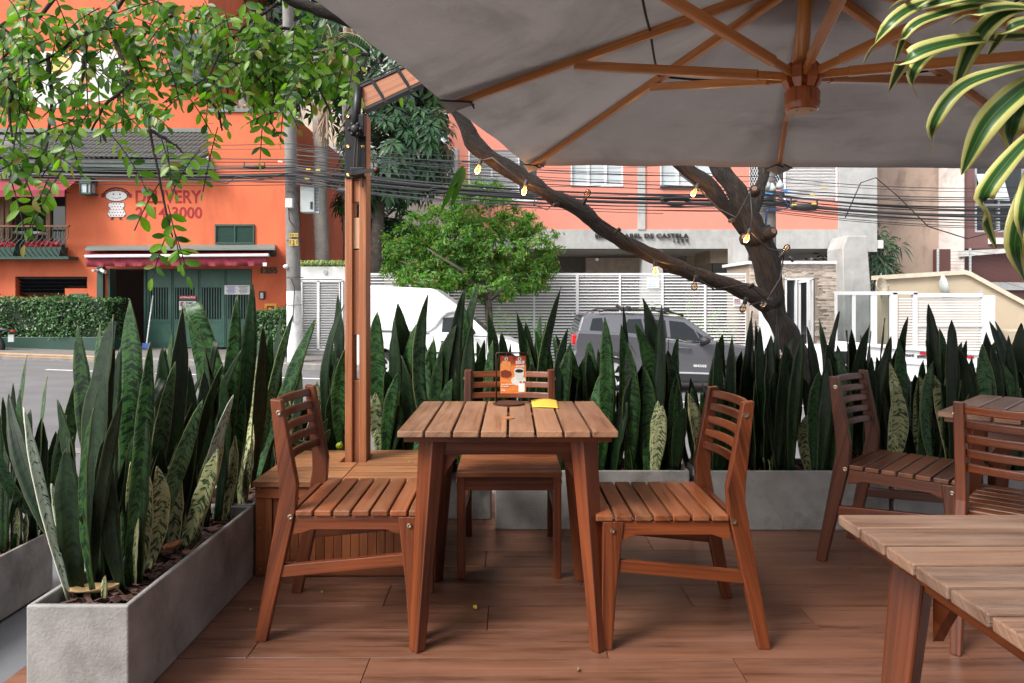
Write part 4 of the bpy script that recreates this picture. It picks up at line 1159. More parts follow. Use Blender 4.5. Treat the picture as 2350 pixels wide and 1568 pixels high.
for i, (x, y, rr, rot, lb) in enumerate(((2020, 659, .16, .5, 'beige mesh satellite dish beside the big concrete pillar'), (2161, 658, .2, 1.3, 'grey satellite dish tilted on the cream wall'))):
    t = thing('satellite_dish', lb, 'satellite dish', P(x, y + 20, 19.9))
    Mx = Matrix.Translation(P(x, y, 19.9)) @ Matrix.Rotation(rot, 4, 'Z') @ Matrix.Rotation(R(75 if i == 0 else 80), 4, 'X')
    MB().lathe([(.01, -.05), (.12, -.035), (.2, -.0), (rr * 1.6, .07), (rr * 1.57, .085), (.19, .02), (.01, -.03)], 20, Mx).build('dish', M['tan'] if i == 0 else M['boxgrey'], t, smooth=True)
    MB().tube([P(x, y, 19.85), P(x + 22, y - 6, 19.6)], .012, 5).build('arm', M['boxgrey'], t); MB().tube([P(x, y, 19.92), P(x + 3, y + 26, 20.15)], .025, 6).build('bracket', M['boxgrey'], t)
# weathered neighbour and brown granite building
nb = thing('weathered_building', 'weathered beige side wall with peeling stains between the apartment block and granite house', 'building', P(2110, 640, 25))
slab(2000, -200, 2155, 640, 25, .4).build('wall', M['beige'], nb)
b = MB(); a = P(2155, -200, 25); c = P(2213, 640, 24.2)
b.add([(a.x, 25, P(0, -200, 25).z), (c.x, 24.2, P(0, -200, 24.2).z), (c.x, 24.2, c.z - 1), (a.x, 25, c.z - 1)], [(0, 1, 2, 3)]); b.build('return_wall', plain('peeling_white', (.55, .50, .47), .9, 0, .1, 2, .5, 8, .7, (.3, .2, .17), 1.6), nb, solid=.05)
gb = thing('granite_building', 'brown granite house with aluminium window and tilted pane on the right', 'building', P(2300, 640, 24.4))
b = MB(); wall_cells(b, [2210, 2237, 2420], [-100, 345, 533, 548, 571], 24.3, .4, [(2237, 345, 2420, 533)])
b.build('wall', M['granite'], gb)
b = MB()
for x in (2237, 2290, 2349): slab(x, 345, x + 5, 533, 24.35, .1, b)
slab(2237, 468, 2420, 473, 24.34, .1, b); slab(2237, 529, 2420, 534, 24.33, .12, b)
wf = b.build('window', M['silver'], gb); slab(2237, 345, 2420, 533, 24.45, .02).build('pane', M['glass'], wf)
MB().add([P(2240, 400, 24.3), P(2300, 400, 24.3), P(2317, 461, 23.8), P(2258, 458, 23.8)], [(0, 1, 2, 3)]).build('tilted_pane', M['glasspale'], wf, solid=.03)
slab(2272, 546, 2345, 560, 24.2, .2).build('white_band', M['white_d'], gb)
slab(2153, 572, 2420, 668, 24.6, .3).build('lower_wall', M['maroonwall'], gb)
MB().add([P(2200, 576, 24.3), P(2420, 566, 22), P(2420, 572, 22), P(2200, 590, 24.3)], [(0, 1, 2, 3)]).build('eaves', M['grey_concrete'], gb, solid=.1)
slab(2275, 648, 2420, 666, 24.0, .3).build('concrete_band', M['grey_concrete'], gb); slab(2200, 666, 2420, 740, 24.2, .3).build('lower_wall', M['granite'], gb)
for i, x in enumerate((2152, 2226)):
    slab(x, 570, x + 3.5, 632, 21.5, .05).build('fence_rod', M['boxgrey'], gb)
for k in range(7): MB().tube([P(2152, 580 + 7 * k, 21.5), P(2228, 576 + 8 * k, 21.5), P(2420, 600 + 14 * k, 22)], .006, 4).build('fence_wire', M['cabletop'], gb)
# rhapis palm and shrubs under the block
t = thing('fan_palm', 'dark fan palm growing between the concrete pier and the weathered wall', 'palm', P(2015, 640, 23.5))
MB().tube([P(2016, 700, 23.5), P(2018, 600, 23.5), P(2016, 540, 23.5)], [.07, .06, .04], 6).build('trunk', M['darkbark'], t)
cl = [(P(2022 + rnd.gauss(0, 16), rnd.uniform(528, 650), 23.4 + rnd.uniform(-.4, .4)), V((rnd.gauss(.3, .4), -1, rnd.gauss(.1, .4))).normalized()) for _ in range(38)]
rosettes('fans', cl, 11, .5, .06, M['leafdark'], t)
t = thing('garden_bush', 'leafy bush growing behind the gatehouse roof under the beam', 'bush', P(1890, 700, 25.5))
MB().tube([P(1890, 720, 25.5), P(1890, 640, 25.5)], .05, 6).build('stem', M['darkbark'], t)
rosettes('foliage', blob_crown(P(1895, 625, 25.5), (1.1, .5, .75), 90, 0, 0, .2), 7, .4, .12, M['leafdark'], t)
# ---------------------------------------------------------------- utility poles
def pole(name, label, x0, x1, ybot, xt0, xt1, ytop, Y, wash):
    base, top = P((x0 + x1) / 2, ybot, Y), P((xt0 + xt1) / 2, ytop, Y)
    t = thing(name, label, 'utility pole', base)
    r0, r1 = (x1 - x0) / 2 * Y / FPX, (xt1 - xt0) / 2 * Y / FPX
    n = 10
    MB().tube([base.lerp(top, k / n) for k in range(n + 1)], [r0 + (r1 - r0) * k / n for k in range(n + 1)], 14).build('shaft', M['pole'], t, smooth=True)
    z = P(0, wash, Y).z; f = (z - base.z) / (top.z - base.z); q = base.lerp(top, f)
    MB().tube([base, base.lerp(q, .5), q], [r0 + .004, r0 + .004, r0 + (r1 - r0) * f + .004], 14, False).build('whitewash', M['limewash'], t, smooth=True)
    return t, base, top
YP = 17.2
pole1, pb1, pt1 = pole('utility_pole', 'concrete utility pole with grey cabinet and whitewashed foot beside the orange restaurant', 661, 695, 850, 646, 668, -160, YP, 668)
cab = slab(689, 427, 721, 487, YP - .2, .34).build('cabinet', M['boxgrey'], pole1, bevel=.01)
slab(688, 424, 723, 427, YP - .23, .4).build('cabinet_lid', M['boxgrey'], cab)
slab(721, 430, 732, 489, YP - .15, .3).build('cabinet_side', M['boxgrey'], cab)
for k in range(16): slab(723, 433 + k * 3.3, 731, 434.4 + k * 3.3, YP - .16, .02).build('vent_slot', M['inkblack'], cab)
slab(712, 463, 717, 480, YP - .215, .02).build('cabinet_lock', M['inkblack'], cab)
slab(654, 455, 671, 477, YP - .3, .15).build('meter_box', M['offwhite'], pole1, bevel=.015)
for (y0, y1, s) in ((535, 544, 'S D U'), (549, 564, '1 2 1')):
    st = slab(663, y0, 684, y1, YP - .215, .01).build('sticker', plain('sticker_yellow', (.42, .30, .06), .7, 0, .3, 20), pole1)
    ptext(s, 665, y0 + 2, 682, y1 - 2, YP - .219, M['inkblack'], st, .003, bold=.02)
for y in (410, 442, 553, 637, 700): MB().tube([P(677 + 18.5 * math.cos(a) - (700 - y) * .004, y, YP) + V((0, -math.sin(a) * .2, 0)) for a in [2 * math.pi * k / 16 for k in range(17)]], .008, 4, False).build('strap', M['cabletop'], pole1)
MB().tube([P(672, 440, YP - .2), P(682, 470, YP - .24), P(690, 520, YP - .24), P(676, 522, YP - .24), P(664, 505, YP - .25), P(662, 478, YP - .25)], .014, 6).build('loop_cable', M['cable'], pole1, smooth=True)
MB().tube([P(668, 640, YP - .2), P(676, 660, YP - .22), P(672, 740, YP - .22)], .012, 5).build('down_cable', M['cable'], pole1)
MB().ball(P(656, 612, YP - .15), (.07, .08, .05), 8, 6).build('camera_ball', M['white'], pole1, smooth=True)
pole2, pb2, pt2 = pole('utility_pole', 'dark concrete utility pole hidden behind the forked tree trunk', 1742, 1783, 890, 1745, 1775, -160, YP, 700)
for k, x in enumerate((1745, 1760, 1772, 1790)):
    MB().lathe([(.04, 0), (.09, .03), (.09, .1), (.05, .16), (.03, .2)], 10, Matrix.Translation(P(x, 440 - (k % 2) * 6, YP - .35))).build('insulator', M['boxgrey'], pole2, smooth=True)
MB().bar(P(1735, 446, YP - .35), P(1800, 446, YP - .35), .07, .07).build('bracket', M['cabletop'], pole2)
for k, (x, y) in enumerate(((1742, 418), (1757, 444), (1790, 436), (1800, 440))):
    MB().tube([P(x, y, YP - .45), P(x + 16, y + 2, YP - .45)], .02, 6).build('cable_tag', plain('tag_blue', (.05, .2, .45), .5) if k else plain('tag_yellow', (.7, .5, .05), .5), pole2)
for k in range(6):
    MB().tube([P(1790 - k * 3, 450 + k * 3, YP - .4), P(1810 + 4 * k, 470 - k * 2, YP - .45), P(1800, 482, YP - .4), P(1762, 476 + 2 * k, YP - .4), P(1756, 500 + k * 8, YP - .4)], .011, 5).build('loop_cable', M['cable'] if k % 3 else plain('wire_blue', (.04, .1, .3), .5), pole2, smooth=True)
# ---------------------------------------------------------------- overhead cables
def sag_line(p, q, s, n=10): return [p.lerp(q, k / n) + V((0, 0, -4 * s * (k / n) * (1 - k / n))) for k in range(n + 1)]
cables = [   # y at px -60, at pole one, at pole two, at px 2420, thickness
    (345, 366, 432, 452, .012), (352, 372, 437, 460, .010), (366, 384, 446, 470, .022), (372, 388, 450, 476, .012), (384, 392, 456, 482, .014),
    (390, 399, 461, 490, .030), (397, 402, 466, 498, .036), (399, 408, 470, 506, .014), (404, 411, 474, 500, .012), (408, 416, 478, 515, .010),
    (380, 420, 482, 520, .009), (395, 404, 444, 480, .016), (374, 379, 440, 455, .011), (412, 424, 486, 524, .008), (318, 330, 405, 425, .008), (330, 342, 415, 440, .007)]
xL, xR = -60, 2420
for i, (a, p1, p2, d, r) in enumerate(cables):
    yo = YP - .28 - .05 * (i % 5)
    pts = sag_line(P(xL, a, yo), P(676, p1, yo), .05 + .02 * (i % 3)) + sag_line(P(676, p1, yo), P(1760, p2, yo), .12 + .05 * (i % 4), 16)[1:] + sag_line(P(1760, p2, yo), P(xR, d, yo), .10 + .03 * (i % 3), 10)[1:]
    o = MB().tube(pts, r, 6).build('overhead_cable', M['cable'] if i % 3 else M['cabletop'], None, smooth=True, loc=P(676, p1, yo),
        label={2: 'upper thick cable bundle of the overhead lines, level with the second pole insulators', 5: 'middle thick black cable bundle crossing before the coral windows', 6: 'lowest thickest black cable bundle carrying the right splice case', 14: 'highest thin wire crossing above the tiled lean-to roof edge'}.get(i, 'thin black overhead cable strung between the two concrete poles along the street'), cat='cable', group='overhead cables along the street')
for i in range(14):     # thinner lines and loose runs from the first pole past the dark tree
    yo = YP - .4 - .04 * i
    y0 = 330 + i * 7 + rnd.uniform(-4, 4)
    pts = sag_line(P(680, y0 + rnd.uniform(-6, 10), yo), P(1300 + rnd.uniform(-60, 400), y0 + 28 + i * 3.0, yo + rnd.uniform(-.2, .2)), .1 + .02 * (i % 4), 14)
    MB().tube(pts, .006 + .002 * (i % 3), 5).build('overhead_cable', M['cabletop'], None, smooth=True, loc=pts[0],
        label='thin grey overhead wire running right from the first concrete pole past the dark tree', cat='cable', group='thin wires past the dark tree')
def cablebox(label, x0, y0, x1, y1, Y):
    t = thing('splice_case', label, 'cable box', P((x0 + x1) / 2, (y0 + y1) / 2, Y))
    a, c = P(x0, (y0 + y1) / 2, Y), P(x1, (y0 + y1) / 2 + 2, Y); r = (y1 - y0) / 2 * Y / FPX
    MB().tube([a, a.lerp(c, .06), a.lerp(c, .1), a.lerp(c, .9), a.lerp(c, .94), c], [r * .4, r * .5, r, r, r * .5, r * .4], 10).build('case', M['cladding'], t, smooth=True)
    for f in (.05, .95): MB().tube([a.lerp(c, f), a.lerp(c, f) + V((0, 0, r * 2.2))], r * .25, 5).build('hook', M['cable'], t)
cablebox('black splice case hanging under the cables right of the forked tree', 1812, 466, 1878, 483, YP - .6)
cablebox('small black splice case on the cables left of the first pole', 558, 378, 610, 387, YP - .6)
cablebox('grey splice case hanging left of the timber umbrella post', 772, 430, 830, 446, YP - .6)
cablebox('black splice case on the wires behind the long branch', 1262, 462, 1330, 474, YP - .6)
def coil(label, x, y, w, h, Y):
    b = MB()
    for k in range(5): b.tube([P(x + w * math.cos(a) * (1 - k * .07), y + h * math.sin(a) * (1 - k * .05) + k * 1.2, Y + .02 * k) for a in [2 * math.pi * i / 18 for i in range(19)]], .013, 5, False)
    b.build('cable_coil', M['cable'], None, smooth=True, loc=P(x, y, Y), label=label, cat='cable coil')
coil('coil of spare cable hanging on the wires before the coral windows', 1552, 461, 36, 8, YP - .6)
coil('flat coil of spare cable on the wires before the dark tree', 1010, 436, 24, 6, YP - .6)
for i, pts_ in enumerate((((488, 380), (492, 415), (520, 422), (545, 405), (600, 412), (660, 398)), ((1230, 440), (1225, 470), (1255, 482), (1290, 450)), ((1940, 500), (1975, 420), (2010, 408), (2060, 450), (2130, 520), (2220, 548), (2330, 520), (2420, 470)))):
    MB().tube([P(x, y, YP - .7) for x, y in pts_], .013, 6).build('loose_cable', M['cable'], None, smooth=True, loc=P(*pts_[0], YP - .7),
        label=('loose black cable looping against the orange wall left of the first pole', 'loose cable loop hanging beside the long branch', 'loose black cable drooping across the weathered beige wall')[i], cat='cable')
for i, (x, y) in enumerate(((643, 371), (708, 389), (730, 391), (705, 410), (1890, 431), (1822, 470), (1865, 447), (1868, 468))):
    MB().tube([P(x - 5, y, YP - .72), P(x + 5, y + .4, YP - .72)], .018, 6).build('cable_marker', plain('sleeve_yellow', (.65, .50, .06), .5) if i else M['white'], None, loc=P(x, y, YP - .72),
        label=('small white sleeve clipped on a cable left of the first pole', 'upper of two yellow sleeves just right of the first pole', 'yellow sleeve farthest from the first pole, before the palm trunk', 'lowest yellow sleeve right beside the first pole', 'yellow sleeve on the upper cable right of the second pole', 'yellow sleeve above the left end of the right splice case', 'yellow sleeve on the middle cable above the right splice case', 'yellow sleeve over the right end of the right splice case')[i], cat='cable tag', group='cable markers')

# ---------------------------------------------------------------- vehicles
def vbuild(t):
    return lambda b, name, m, par=None, **k: b.build(name, m, par or t, **k)
def wheel(t, cx, y, r, w, spokes, side=-1):
    c = V((cx, y, r)); b = MB(); Mx = wheel_y(b, c, r, w, 28)
    o = b.build('wheel', M['tyre'], t, smooth=True)
    b = MB(); b.lathe([(r * .60, -w * .35), (r * .73, -w * .42), (r * .73, w * .4), (r * .60, w * .3)], 28, Mx, False); b.lathe([(0, w * .3), (r * .14, w * .36), (r * .14, w * .42), (0, w * .43)], 14, Mx)
    for k in range(spokes):
        a = 2 * math.pi * k / spokes
        for da in (-.1, .1):
            b.bar(c + V((0, -w * .36, 0)), c + V((r * .68 * math.cos(a + da), -w * .40, r * .68 * math.sin(a + da))), .035, .03, (0, 1, 0), .045, .03)
    b.build('rim', M['silver'], o)
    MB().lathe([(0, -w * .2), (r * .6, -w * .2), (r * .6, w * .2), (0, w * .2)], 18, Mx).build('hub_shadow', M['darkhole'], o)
def arch(cx, r, n=9, z0=.0):
    return [(cx - r * math.cos(math.pi * k / n), z0 + r * math.sin(math.pi * k / n)) for k in range(n + 1)]
# grey compact SUV
gx = P(1309, 0, 14.5).x
L0 = thing('parked_car', 'grey compact sport utility car parked before the white slat fence', 'car', (gx, 14.5, road_z(gx, 14.5)), world=False, ry=math.atan(-SL))
W = 1.78
low = [(0.03, .42), (0.0, .62), (.06, .80), (.05, 1.0), (.10, 1.20), (1.0, 1.19), (1.95, 1.08), (2.5, 1.03), (2.95, 1.08), (3.2, 1.06), (3.85, .96), (4.12, .86), (4.2, .70), (4.24, .45), (4.1, .30)]
low += [(3.83, .28)] + [(x, z) for x, z in arch(3.42, .40, 9, .33)][::-1] + [(3.0, .24), (1.32, .24)] + [(x, z) for x, z in arch(.86, .40, 9, .33)][::-1] + [(.42, .28)]
b = MB(); b.prism(low, (0, .02, 0), (1, 0, 0), (0, 0, 1), (0, W - .04, 0)); b.build('body', M['suv'], L0, fix=True, bevel=.05, seg=3, smooth=False)
hw = lambda z: .865 - max(0, z - 1.05) * .36
def cabin(poly, name, m, par, grow=0.0, fixn=True, **k):
    b = MB(); n = len(poly)
    vs = [(x, W / 2 - hw(z) - grow, z) for x, z in poly] + [(x, W / 2 + hw(z) + grow, z) for x, z in poly]
    fs = [tuple(range(n)), tuple(range(n, 2 * n))[::-1]] + [((i + 1) % n, i, n + i, n + (i + 1) % n) for i in range(n)]
    b.add(vs, fs); return b.build(name, m, par, fix=True, **k)
cabin([(.10, 1.10), (.14, 1.30), (.20, 1.50), (.48, 1.575), (1.2, 1.60), (1.9, 1.585), (2.35, 1.535), (2.62, 1.36), (2.93, 1.10)], 'cabin', M['suv'], L0, bevel=.045, seg=3)
def pane(poly, y_in=.0, name='window', par=None, m=None):
    b = MB(); n = len(poly)
    f = lambda o_, g: [(x, W / 2 - hw(z) * 1 - g, z) for x, z in poly] if o_ == 0 else [(x, W / 2 + hw(z) + g, z) for x, z in poly]
    for s in (0, 1):
        vs = f(s, .006) + f(s, -.012)
        fs = [tuple(range(n)), tuple(range(n, 2 * n))[::-1]] + [((i + 1) % n, i, n + i, n + (i + 1) % n) for i in range(n)]
        MB().add(vs, fs).build(name, m or M['carglass'], par or L0, fix=True)
pane([(1.12, 1.20), (1.10, 1.36), (1.16, 1.47), (1.42, 1.485), (1.50, 1.17)])
pane([(1.54, 1.16), (1.47, 1.485), (1.92, 1.475), (1.95, 1.115)])
pane([(2.02, 1.105), (2.0, 1.47), (2.30, 1.445), (2.50, 1.30), (2.62, 1.075)])
pane([(2.65, 1.075), (2.54, 1.28), (2.70, 1.17), (2.80, 1.09)])
pane([(.36, 1.22), (.42, 1.46), (.62, 1.48), (.66, 1.21)], m=M['carglass'])
MB().add([(.12, .2, 1.16), (.12, W - .2, 1.16), (.175, W - .27, 1.46), (.175, .27, 1.46), (.16, .2, 1.16), (.16, W - .2, 1.16), (.215, W - .27, 1.46), (.215, .27, 1.46)], [(0, 3, 2, 1), (0, 1, 5, 4), (0, 4, 7, 3), (1, 2, 6, 5)]).build('rear_window', M['carglass'], L0)
MB().box((.08, .25, 1.505), (.4, W - .25, 1.55)).build('spoiler', M['suv'], L0, bevel=.02)
MB().add([(2.40, .3, 1.51), (2.40, W - .3, 1.51), (2.92, W - .12, 1.12), (2.92, .12, 1.12)], [(0, 3, 2, 1)]).build('windscreen', M['carglass'], L0, solid=.02)
for yy in (.18, W - .18):
    MB().tube([(.55, yy, 1.60), (.7, yy, 1.655), (1.4, yy, 1.672), (2.0, yy, 1.65), (2.3, yy, 1.58)], .02, 8).build('roof_rail', M['cladding'], L0, smooth=True)
for xx in (1.15, 1.95): MB().tube([(xx, .12, 1.70), (xx, W - .12, 1.70)], .02, 8).build('cross_bar', M['cladding'], L0); [MB().box((xx - .05, yy - .04, 1.64), (xx + .05, yy + .04, 1.74)).build('bar_foot', M['cladding'], L0, bevel=.01) for yy in (.18, W - .18)]
for cx_w in (.86, 3.42):
    cl_ = MB()
    o_, i_ = arch(cx_w, .47, 12, .33), arch(cx_w, .39, 12, .33)
    for k in range(12): cl_.add([(o_[k][0], .0, o_[k][1]), (o_[k + 1][0], .0, o_[k + 1][1]), (i_[k + 1][0], -.01, i_[k + 1][1]), (i_[k][0], -.01, i_[k][1]), (o_[k][0], .1, o_[k][1]), (o_[k + 1][0], .1, o_[k + 1][1]), (i_[k + 1][0], .1, i_[k + 1][1]), (i_[k][0], .1, i_[k][1])], [(0, 1, 2, 3), (0, 4, 5, 1), (2, 6, 7, 3)])
    cl_.build('arch_cladding', M['cladding'], L0, fix=True)
MB().box((1.34, -.005, .24), (2.98, .05, .42)).build('sill_cladding', M['cladding'], L0, bevel=.02)
MB().box((1.5, -.012, .40), (2.95, .03, .435)).build('sill_trim', M['silver'], L0, bevel=.008)
MB().box((-.03, .1, .36), (.16, W - .1, .66)).build('rear_bumper', M['cladding'], L0, bevel=.04); MB().box((4.05, .1, .28), (4.27, W - .1, .5)).build('front_bumper', M['cladding'], L0, bevel=.04)
MB().box((-.005, .03, .92), (.26, .2, 1.12)).build('tail_lamp', M['redlamp'], L0, bevel=.02)
MB().ball((4.1, .28, .78), (.1, .14, .1), 12, 8).build('headlight', M['clear'], L0, smooth=True)
for xx in (1.48, 2.12):
    MB().tube([(xx, -.0, .955 if xx < 2 else .93), (xx + .05, -.035, .96 if xx < 2 else .935), (xx + .26, -.035, .94 if xx < 2 else .915), (xx + .3, -.0, .935 if xx < 2 else .91)], .02, 8).build('door_handle', M['suv'], L0, smooth=True)
for q in (((1.98, .42), (1.97, 1.09)), ((2.93, .45), (2.96, 1.07)), ((1.32, .75), (1.10, 1.1))):
    MB().bar((q[0][0], .018, q[0][1]), (q[1][0], .018, q[1][1]), .012, .012, (0, 1, 0)).build('door_gap', M['darkhole'], L0)
mi = MB(); mi.ball((2.68, -.13, 1.10), (.11, .12, .085), 14, 9); mi.bar((2.66, .03, 1.0), (2.68, -.1, 1.07), .1, .05); mi.build('side_mirror', M['cladding'], L0, smooth=True)
MB().box((1.0, .008, 1.165), (1.04, .03, 1.17)).build('trim', M['silver'], L0)
for xx in (.86, 3.42):
    wheel(L0, xx, .14, .34, .22, 5); wheel(L0, xx, W - .14, .34, .22, 5)
cu_ = bpy.data.curves.new('badge', 'FONT')
def vtext(body, x, y, z, w, h, m, parent, flip=False, name='badge'):
    cu = bpy.data.curves.new('text', 'FONT'); cu.body = body; cu.size = 1; cu.offset = .02; cu.extrude = 0
    t = bpy.data.objects.new('text', cu); COL.objects.link(t); bpy.context.view_layer.update()
    me = bpy.data.meshes.new_from_object(t.evaluated_get(bpy.context.evaluated_depsgraph_get())); bpy.data.objects.remove(t)
    xs = [v.co.x for v in me.vertices]; zs = [v.co.y for v in me.vertices]
    b = MB(); b.add([(x + (v.co.x - min(xs)) / (max(xs) - min(xs)) * w, y, z + (v.co.y - min(zs)) / (max(zs) - min(zs)) * h) for v in me.vertices], [list(p.vertices) for p in me.polygons])
    return b.build(name, m, parent, solid=.004)
bpy.data.curves.remove(cu_)
vtext('RENEGADE', 2.50, .013, .545, .26, .05, M['white'], L0)
# white high-roofed van
gx = P(795, 0, 15.1).x
VN = thing('parked_van', 'white high-roofed delivery van parked behind the timber umbrella post', 'van', (gx, 15.1, road_z(gx, 15.1)), world=False, ry=math.atan(-SL))
W = 1.62
vlow = [(0, .35), (-.02, .8), (.0, 1.05), (1.6, 1.02), (2.2, 1.0), (2.95, .98), (3.05, .99), (3.45, .93), (3.85, .78), (3.98, .60), (4.0, .38), (3.9, .28)]
vlow += [(3.72, .26)] + arch(3.34, .37, 9, .31)[::-1] + [(2.92, .24), (1.1, .24)] + arch(.68, .37, 9, .31)[::-1] + [(.26, .26)]
MB().prism(vlow, (0, .02, 0), (1, 0, 0), (0, 0, 1), (0, W - .04, 0)).build('body', M['vanw'], VN, fix=True, bevel=.05, seg=3)
hw = lambda z: .79 - max(0, z - 1.0) * .10
cabin([(-.02, 1.03), (.02, 1.96), (.3, 2.0), (1.72, 1.98), (1.86, 1.93), (2.46, 1.53), (2.1, 1.45), (1.98, 1.34), (1.86, 1.15), (1.72, 1.03)], 'cargo_box', M['vanw'], VN, grow=.03, bevel=.06, seg=3)
hw = lambda z: .79 - max(0, z - 1.0) * .30
cabin([(1.5, 1.0), (1.8, 1.5), (2.4, 1.46), (2.62, 1.37), (3.06, .99)], 'cab', M['vanw'], VN, bevel=.04, seg=3)
pane([(1.98, 1.06), (2.0, 1.36), (2.40, 1.40), (2.56, 1.31), (2.72, 1.05)], par=VN)
MB().add([(2.62, .2, 1.365), (2.62, W - .2, 1.365), (3.05, W - .1, .995), (3.05, .1, .995)], [(0, 3, 2, 1)]).build('windscreen', M['carglass'], VN, solid=.02)
MB().box((2.1, .12, 1.45), (2.45, W - .12, 1.53)).build('fairing', M['vanw'], VN, bevel=.03)
MB().box((1.3, -.008, .60), (2.85, .03, .635)).build('side_trim', M['cladding'], VN); MB().box((1.1, -.004, .22), (2.95, .05, .33)).build('sill', M['cladding'], VN)
for xx in (1.85, 2.98): MB().bar((xx, .016, .4), (xx - .05, .016, 1.0), .01, .012, (0, 1, 0)).build('door_gap', M['darkhole'], VN)
MB().bar((.02, .012, 1.035), (1.72, .012, 1.02), .012, .014, (0, 1, 0)).build('box_gap', M['darkhole'], VN)
MB().tube([(1.98, .0, .86), (2.02, -.03, .86), (2.16, -.03, .86)], .016, 6).build('door_handle', M['cladding'], VN)
mi = MB(); mi.ball((2.62, -.12, 1.08), (.09, .1, .075), 12, 8); mi.build('side_mirror', M['cladding'], VN, smooth=True)
MB().ball((3.82, .2, .70), (.14, .16, .10), 12, 8).build('headlight', M['glasspale'], VN, smooth=True); MB().box((3.84, .1, .26), (4.04, W - .1, .45)).build('front_bumper', M['cladding'], VN, bevel=.04)
for xx in (.68, 3.34):
    wheel(VN, xx, .13, .30, .18, 6); wheel(VN, xx, W - .13, .30, .18, 6)
# white tipper truck whose bed side shows above the leaves
YT = 14.6
tx = P(1990, 0, YT).x
TR = thing('utility_truck', 'white municipal truck bed with black lettering and red reflectors behind the plants', 'truck', P(2130, 900, YT))
def trk(x0, y0a, y1a, x1, y0b, y1b, Y, dpt, name, m, par=TR, **k):
    return MB().prism([(P(x0, y0a, Y).x, P(x0, y0a, Y).z), (P(x1, y0b, Y).x, P(x1, y0b, Y).z), (P(x1, y1b, Y).x, P(x1, y1b, Y).z), (P(x0, y1a, Y).x, P(x0, y1a, Y).z)], (0, Y, 0), (1, 0, 0), (0, 0, 1), (0, dpt, 0)).build(name, m, par, fix=True, **k)
trk(1985, 792, 870, 2262, 813, 885, YT, 1.7, 'bed', M['white'], bevel=.015)
trk(1983, 789, 796, 2266, 809, 818, YT - .05, .12, 'rim', M['white_d'], bevel=.01)
trk(1985, 825, 829, 2262, 843, 847, YT - .03, .05, 'rib', M['white_d']); trk(2245, 815, 884, 2262, 816, 885, YT - .04, .06, 'stake', M['white_d'])
for x0, yy in ((2031, 802), (2112, 808), (2221, 817)): trk(x0, yy, yy + 5.5, x0 + 14, yy + 1, yy + 6.5, YT - .02, .02, 'reflector', plain('reflector_red', (.6, .01, .02), .3))
ptext('C.A.TRANS', 2066, 813, 2098, 819, YT - .012, M['inkblack'], TR, .008, bold=.03)
ptext('WWW.PREFEITURA.SP.GOV.BR', 2104, 815, 2196, 823.5, YT - .012, M['inkblack'], TR, .008, bold=.03)
slab(1880, 800, 1984, 880, YT + .1, 1.6).build('cab', M['white_d'], TR, bevel=.08); slab(1895, 806, 1960, 835, YT + .085, .03).build('window', M['carglass'], TR)
slab(1880, 880, 2262, 892, YT + .15, 1.3).build('chassis', M['cladding'], TR)
for px in (1915, 2195):
    b = MB(); c = P(px, 905, YT + .15); wheel_y(b, c, .40, .25, 24); w_ = b.build('wheel', M['tyre'], TR, smooth=True)
    b = MB(); Mx = Matrix.Translation(c) @ Matrix.Rotation(R(90), 4, 'X'); b.lathe([(0, -.08), (.28, -.1), (.28, .1), (0, .08)], 20, Mx); b.build('rim', M['silver'], w_)
# rubbish bag on the pavement beside the car
t = thing('rubbish_bag', 'black plastic rubbish bag on the pavement behind the car bonnet', 'bag', P(1750, 840, 17.6))
b = MB(); b.ball(P(1748, 815, 17.7), (.42, .3, .38), 18, 10)
b.v = [(x + .03 * math.sin(z * 31 + x * 17), y + .03 * math.sin(x * 23), z + .03 * math.sin(x * 29 + z * 11)) for x, y, z in b.v]
b.build('bag', plain('bin_bag', (.012, .012, .014), .25), t, smooth=True)
# ---------------------------------------------------------------- the big tree behind the planters, its string lights and overhanging foliage
tree = thing('street_tree', 'dark barked forked tree whose long branch reaches left past the parasol corner', 'tree', P(1900, 1100, 5.6))
def limb(pts, name, n=12):
    """pts: (px, py, width in px, depth)"""
    c, r = [], []
    for k in range(len(pts) - 1):       # smooth the path
        p0, p1, p2, p3 = pts[max(k - 1, 0)], pts[k], pts[k + 1], pts[min(k + 2, len(pts) - 1)]
        for q in range(4):
            t = q / 4
            f = lambda a, b, c_, d: .5 * (2 * b + (c_ - a) * t + (2 * a - 5 * b + 4 * c_ - d) * t * t + (3 * b - a - 3 * c_ + d) * t ** 3)
            x, y, w, Y = (f(p0[i], p1[i], p2[i], p3[i]) for i in range(4))
            c.append(P(x, y, Y)); r.append(w / 2 * Y / FPX * (1 + rnd.uniform(-.06, .06)))
    x, y, w, Y = pts[-1]; c.append(P(x, y, Y)); r.append(w / 2 * Y / FPX)
    b = MB(); b.tube(c, r, n)
    # knobbly bark
    b.v = [(x + .008 * math.sin(z * 23 + y * 11), y + .008 * math.sin(x * 27 + z * 9), z + .006 * math.sin(x * 31 + y * 17)) for x, y, z in b.v]
    return b.build(name, M['bark'], tree, smooth=True)
limb([(1945, 1130, 81, 5.6), (1900, 980, 67, 5.6), (1852, 855, 57, 5.6), (1806, 770, 52, 5.6), (1774, 705, 52, 5.6), (1767, 640, 55, 5.6), (1752, 580, 62, 5.6), (1733, 528, 66, 5.6)], 'trunk', 16)
limb([(1742, 555, 54, 5.58), (1716, 492, 46, 5.55), (1690, 440, 43, 5.55), (1655, 390, 44, 5.6), (1618, 325, 41, 5.7), (1590, 260, 36, 5.8)], 'limb', 14)
limb([(1735, 570, 35, 5.62), (1716, 535, 33, 5.6), (1676, 490, 30, 5.55), (1630, 431, 34, 5.5), (1580, 390, 36, 5.5), (1525, 335, 32, 5.5)], 'limb', 12)
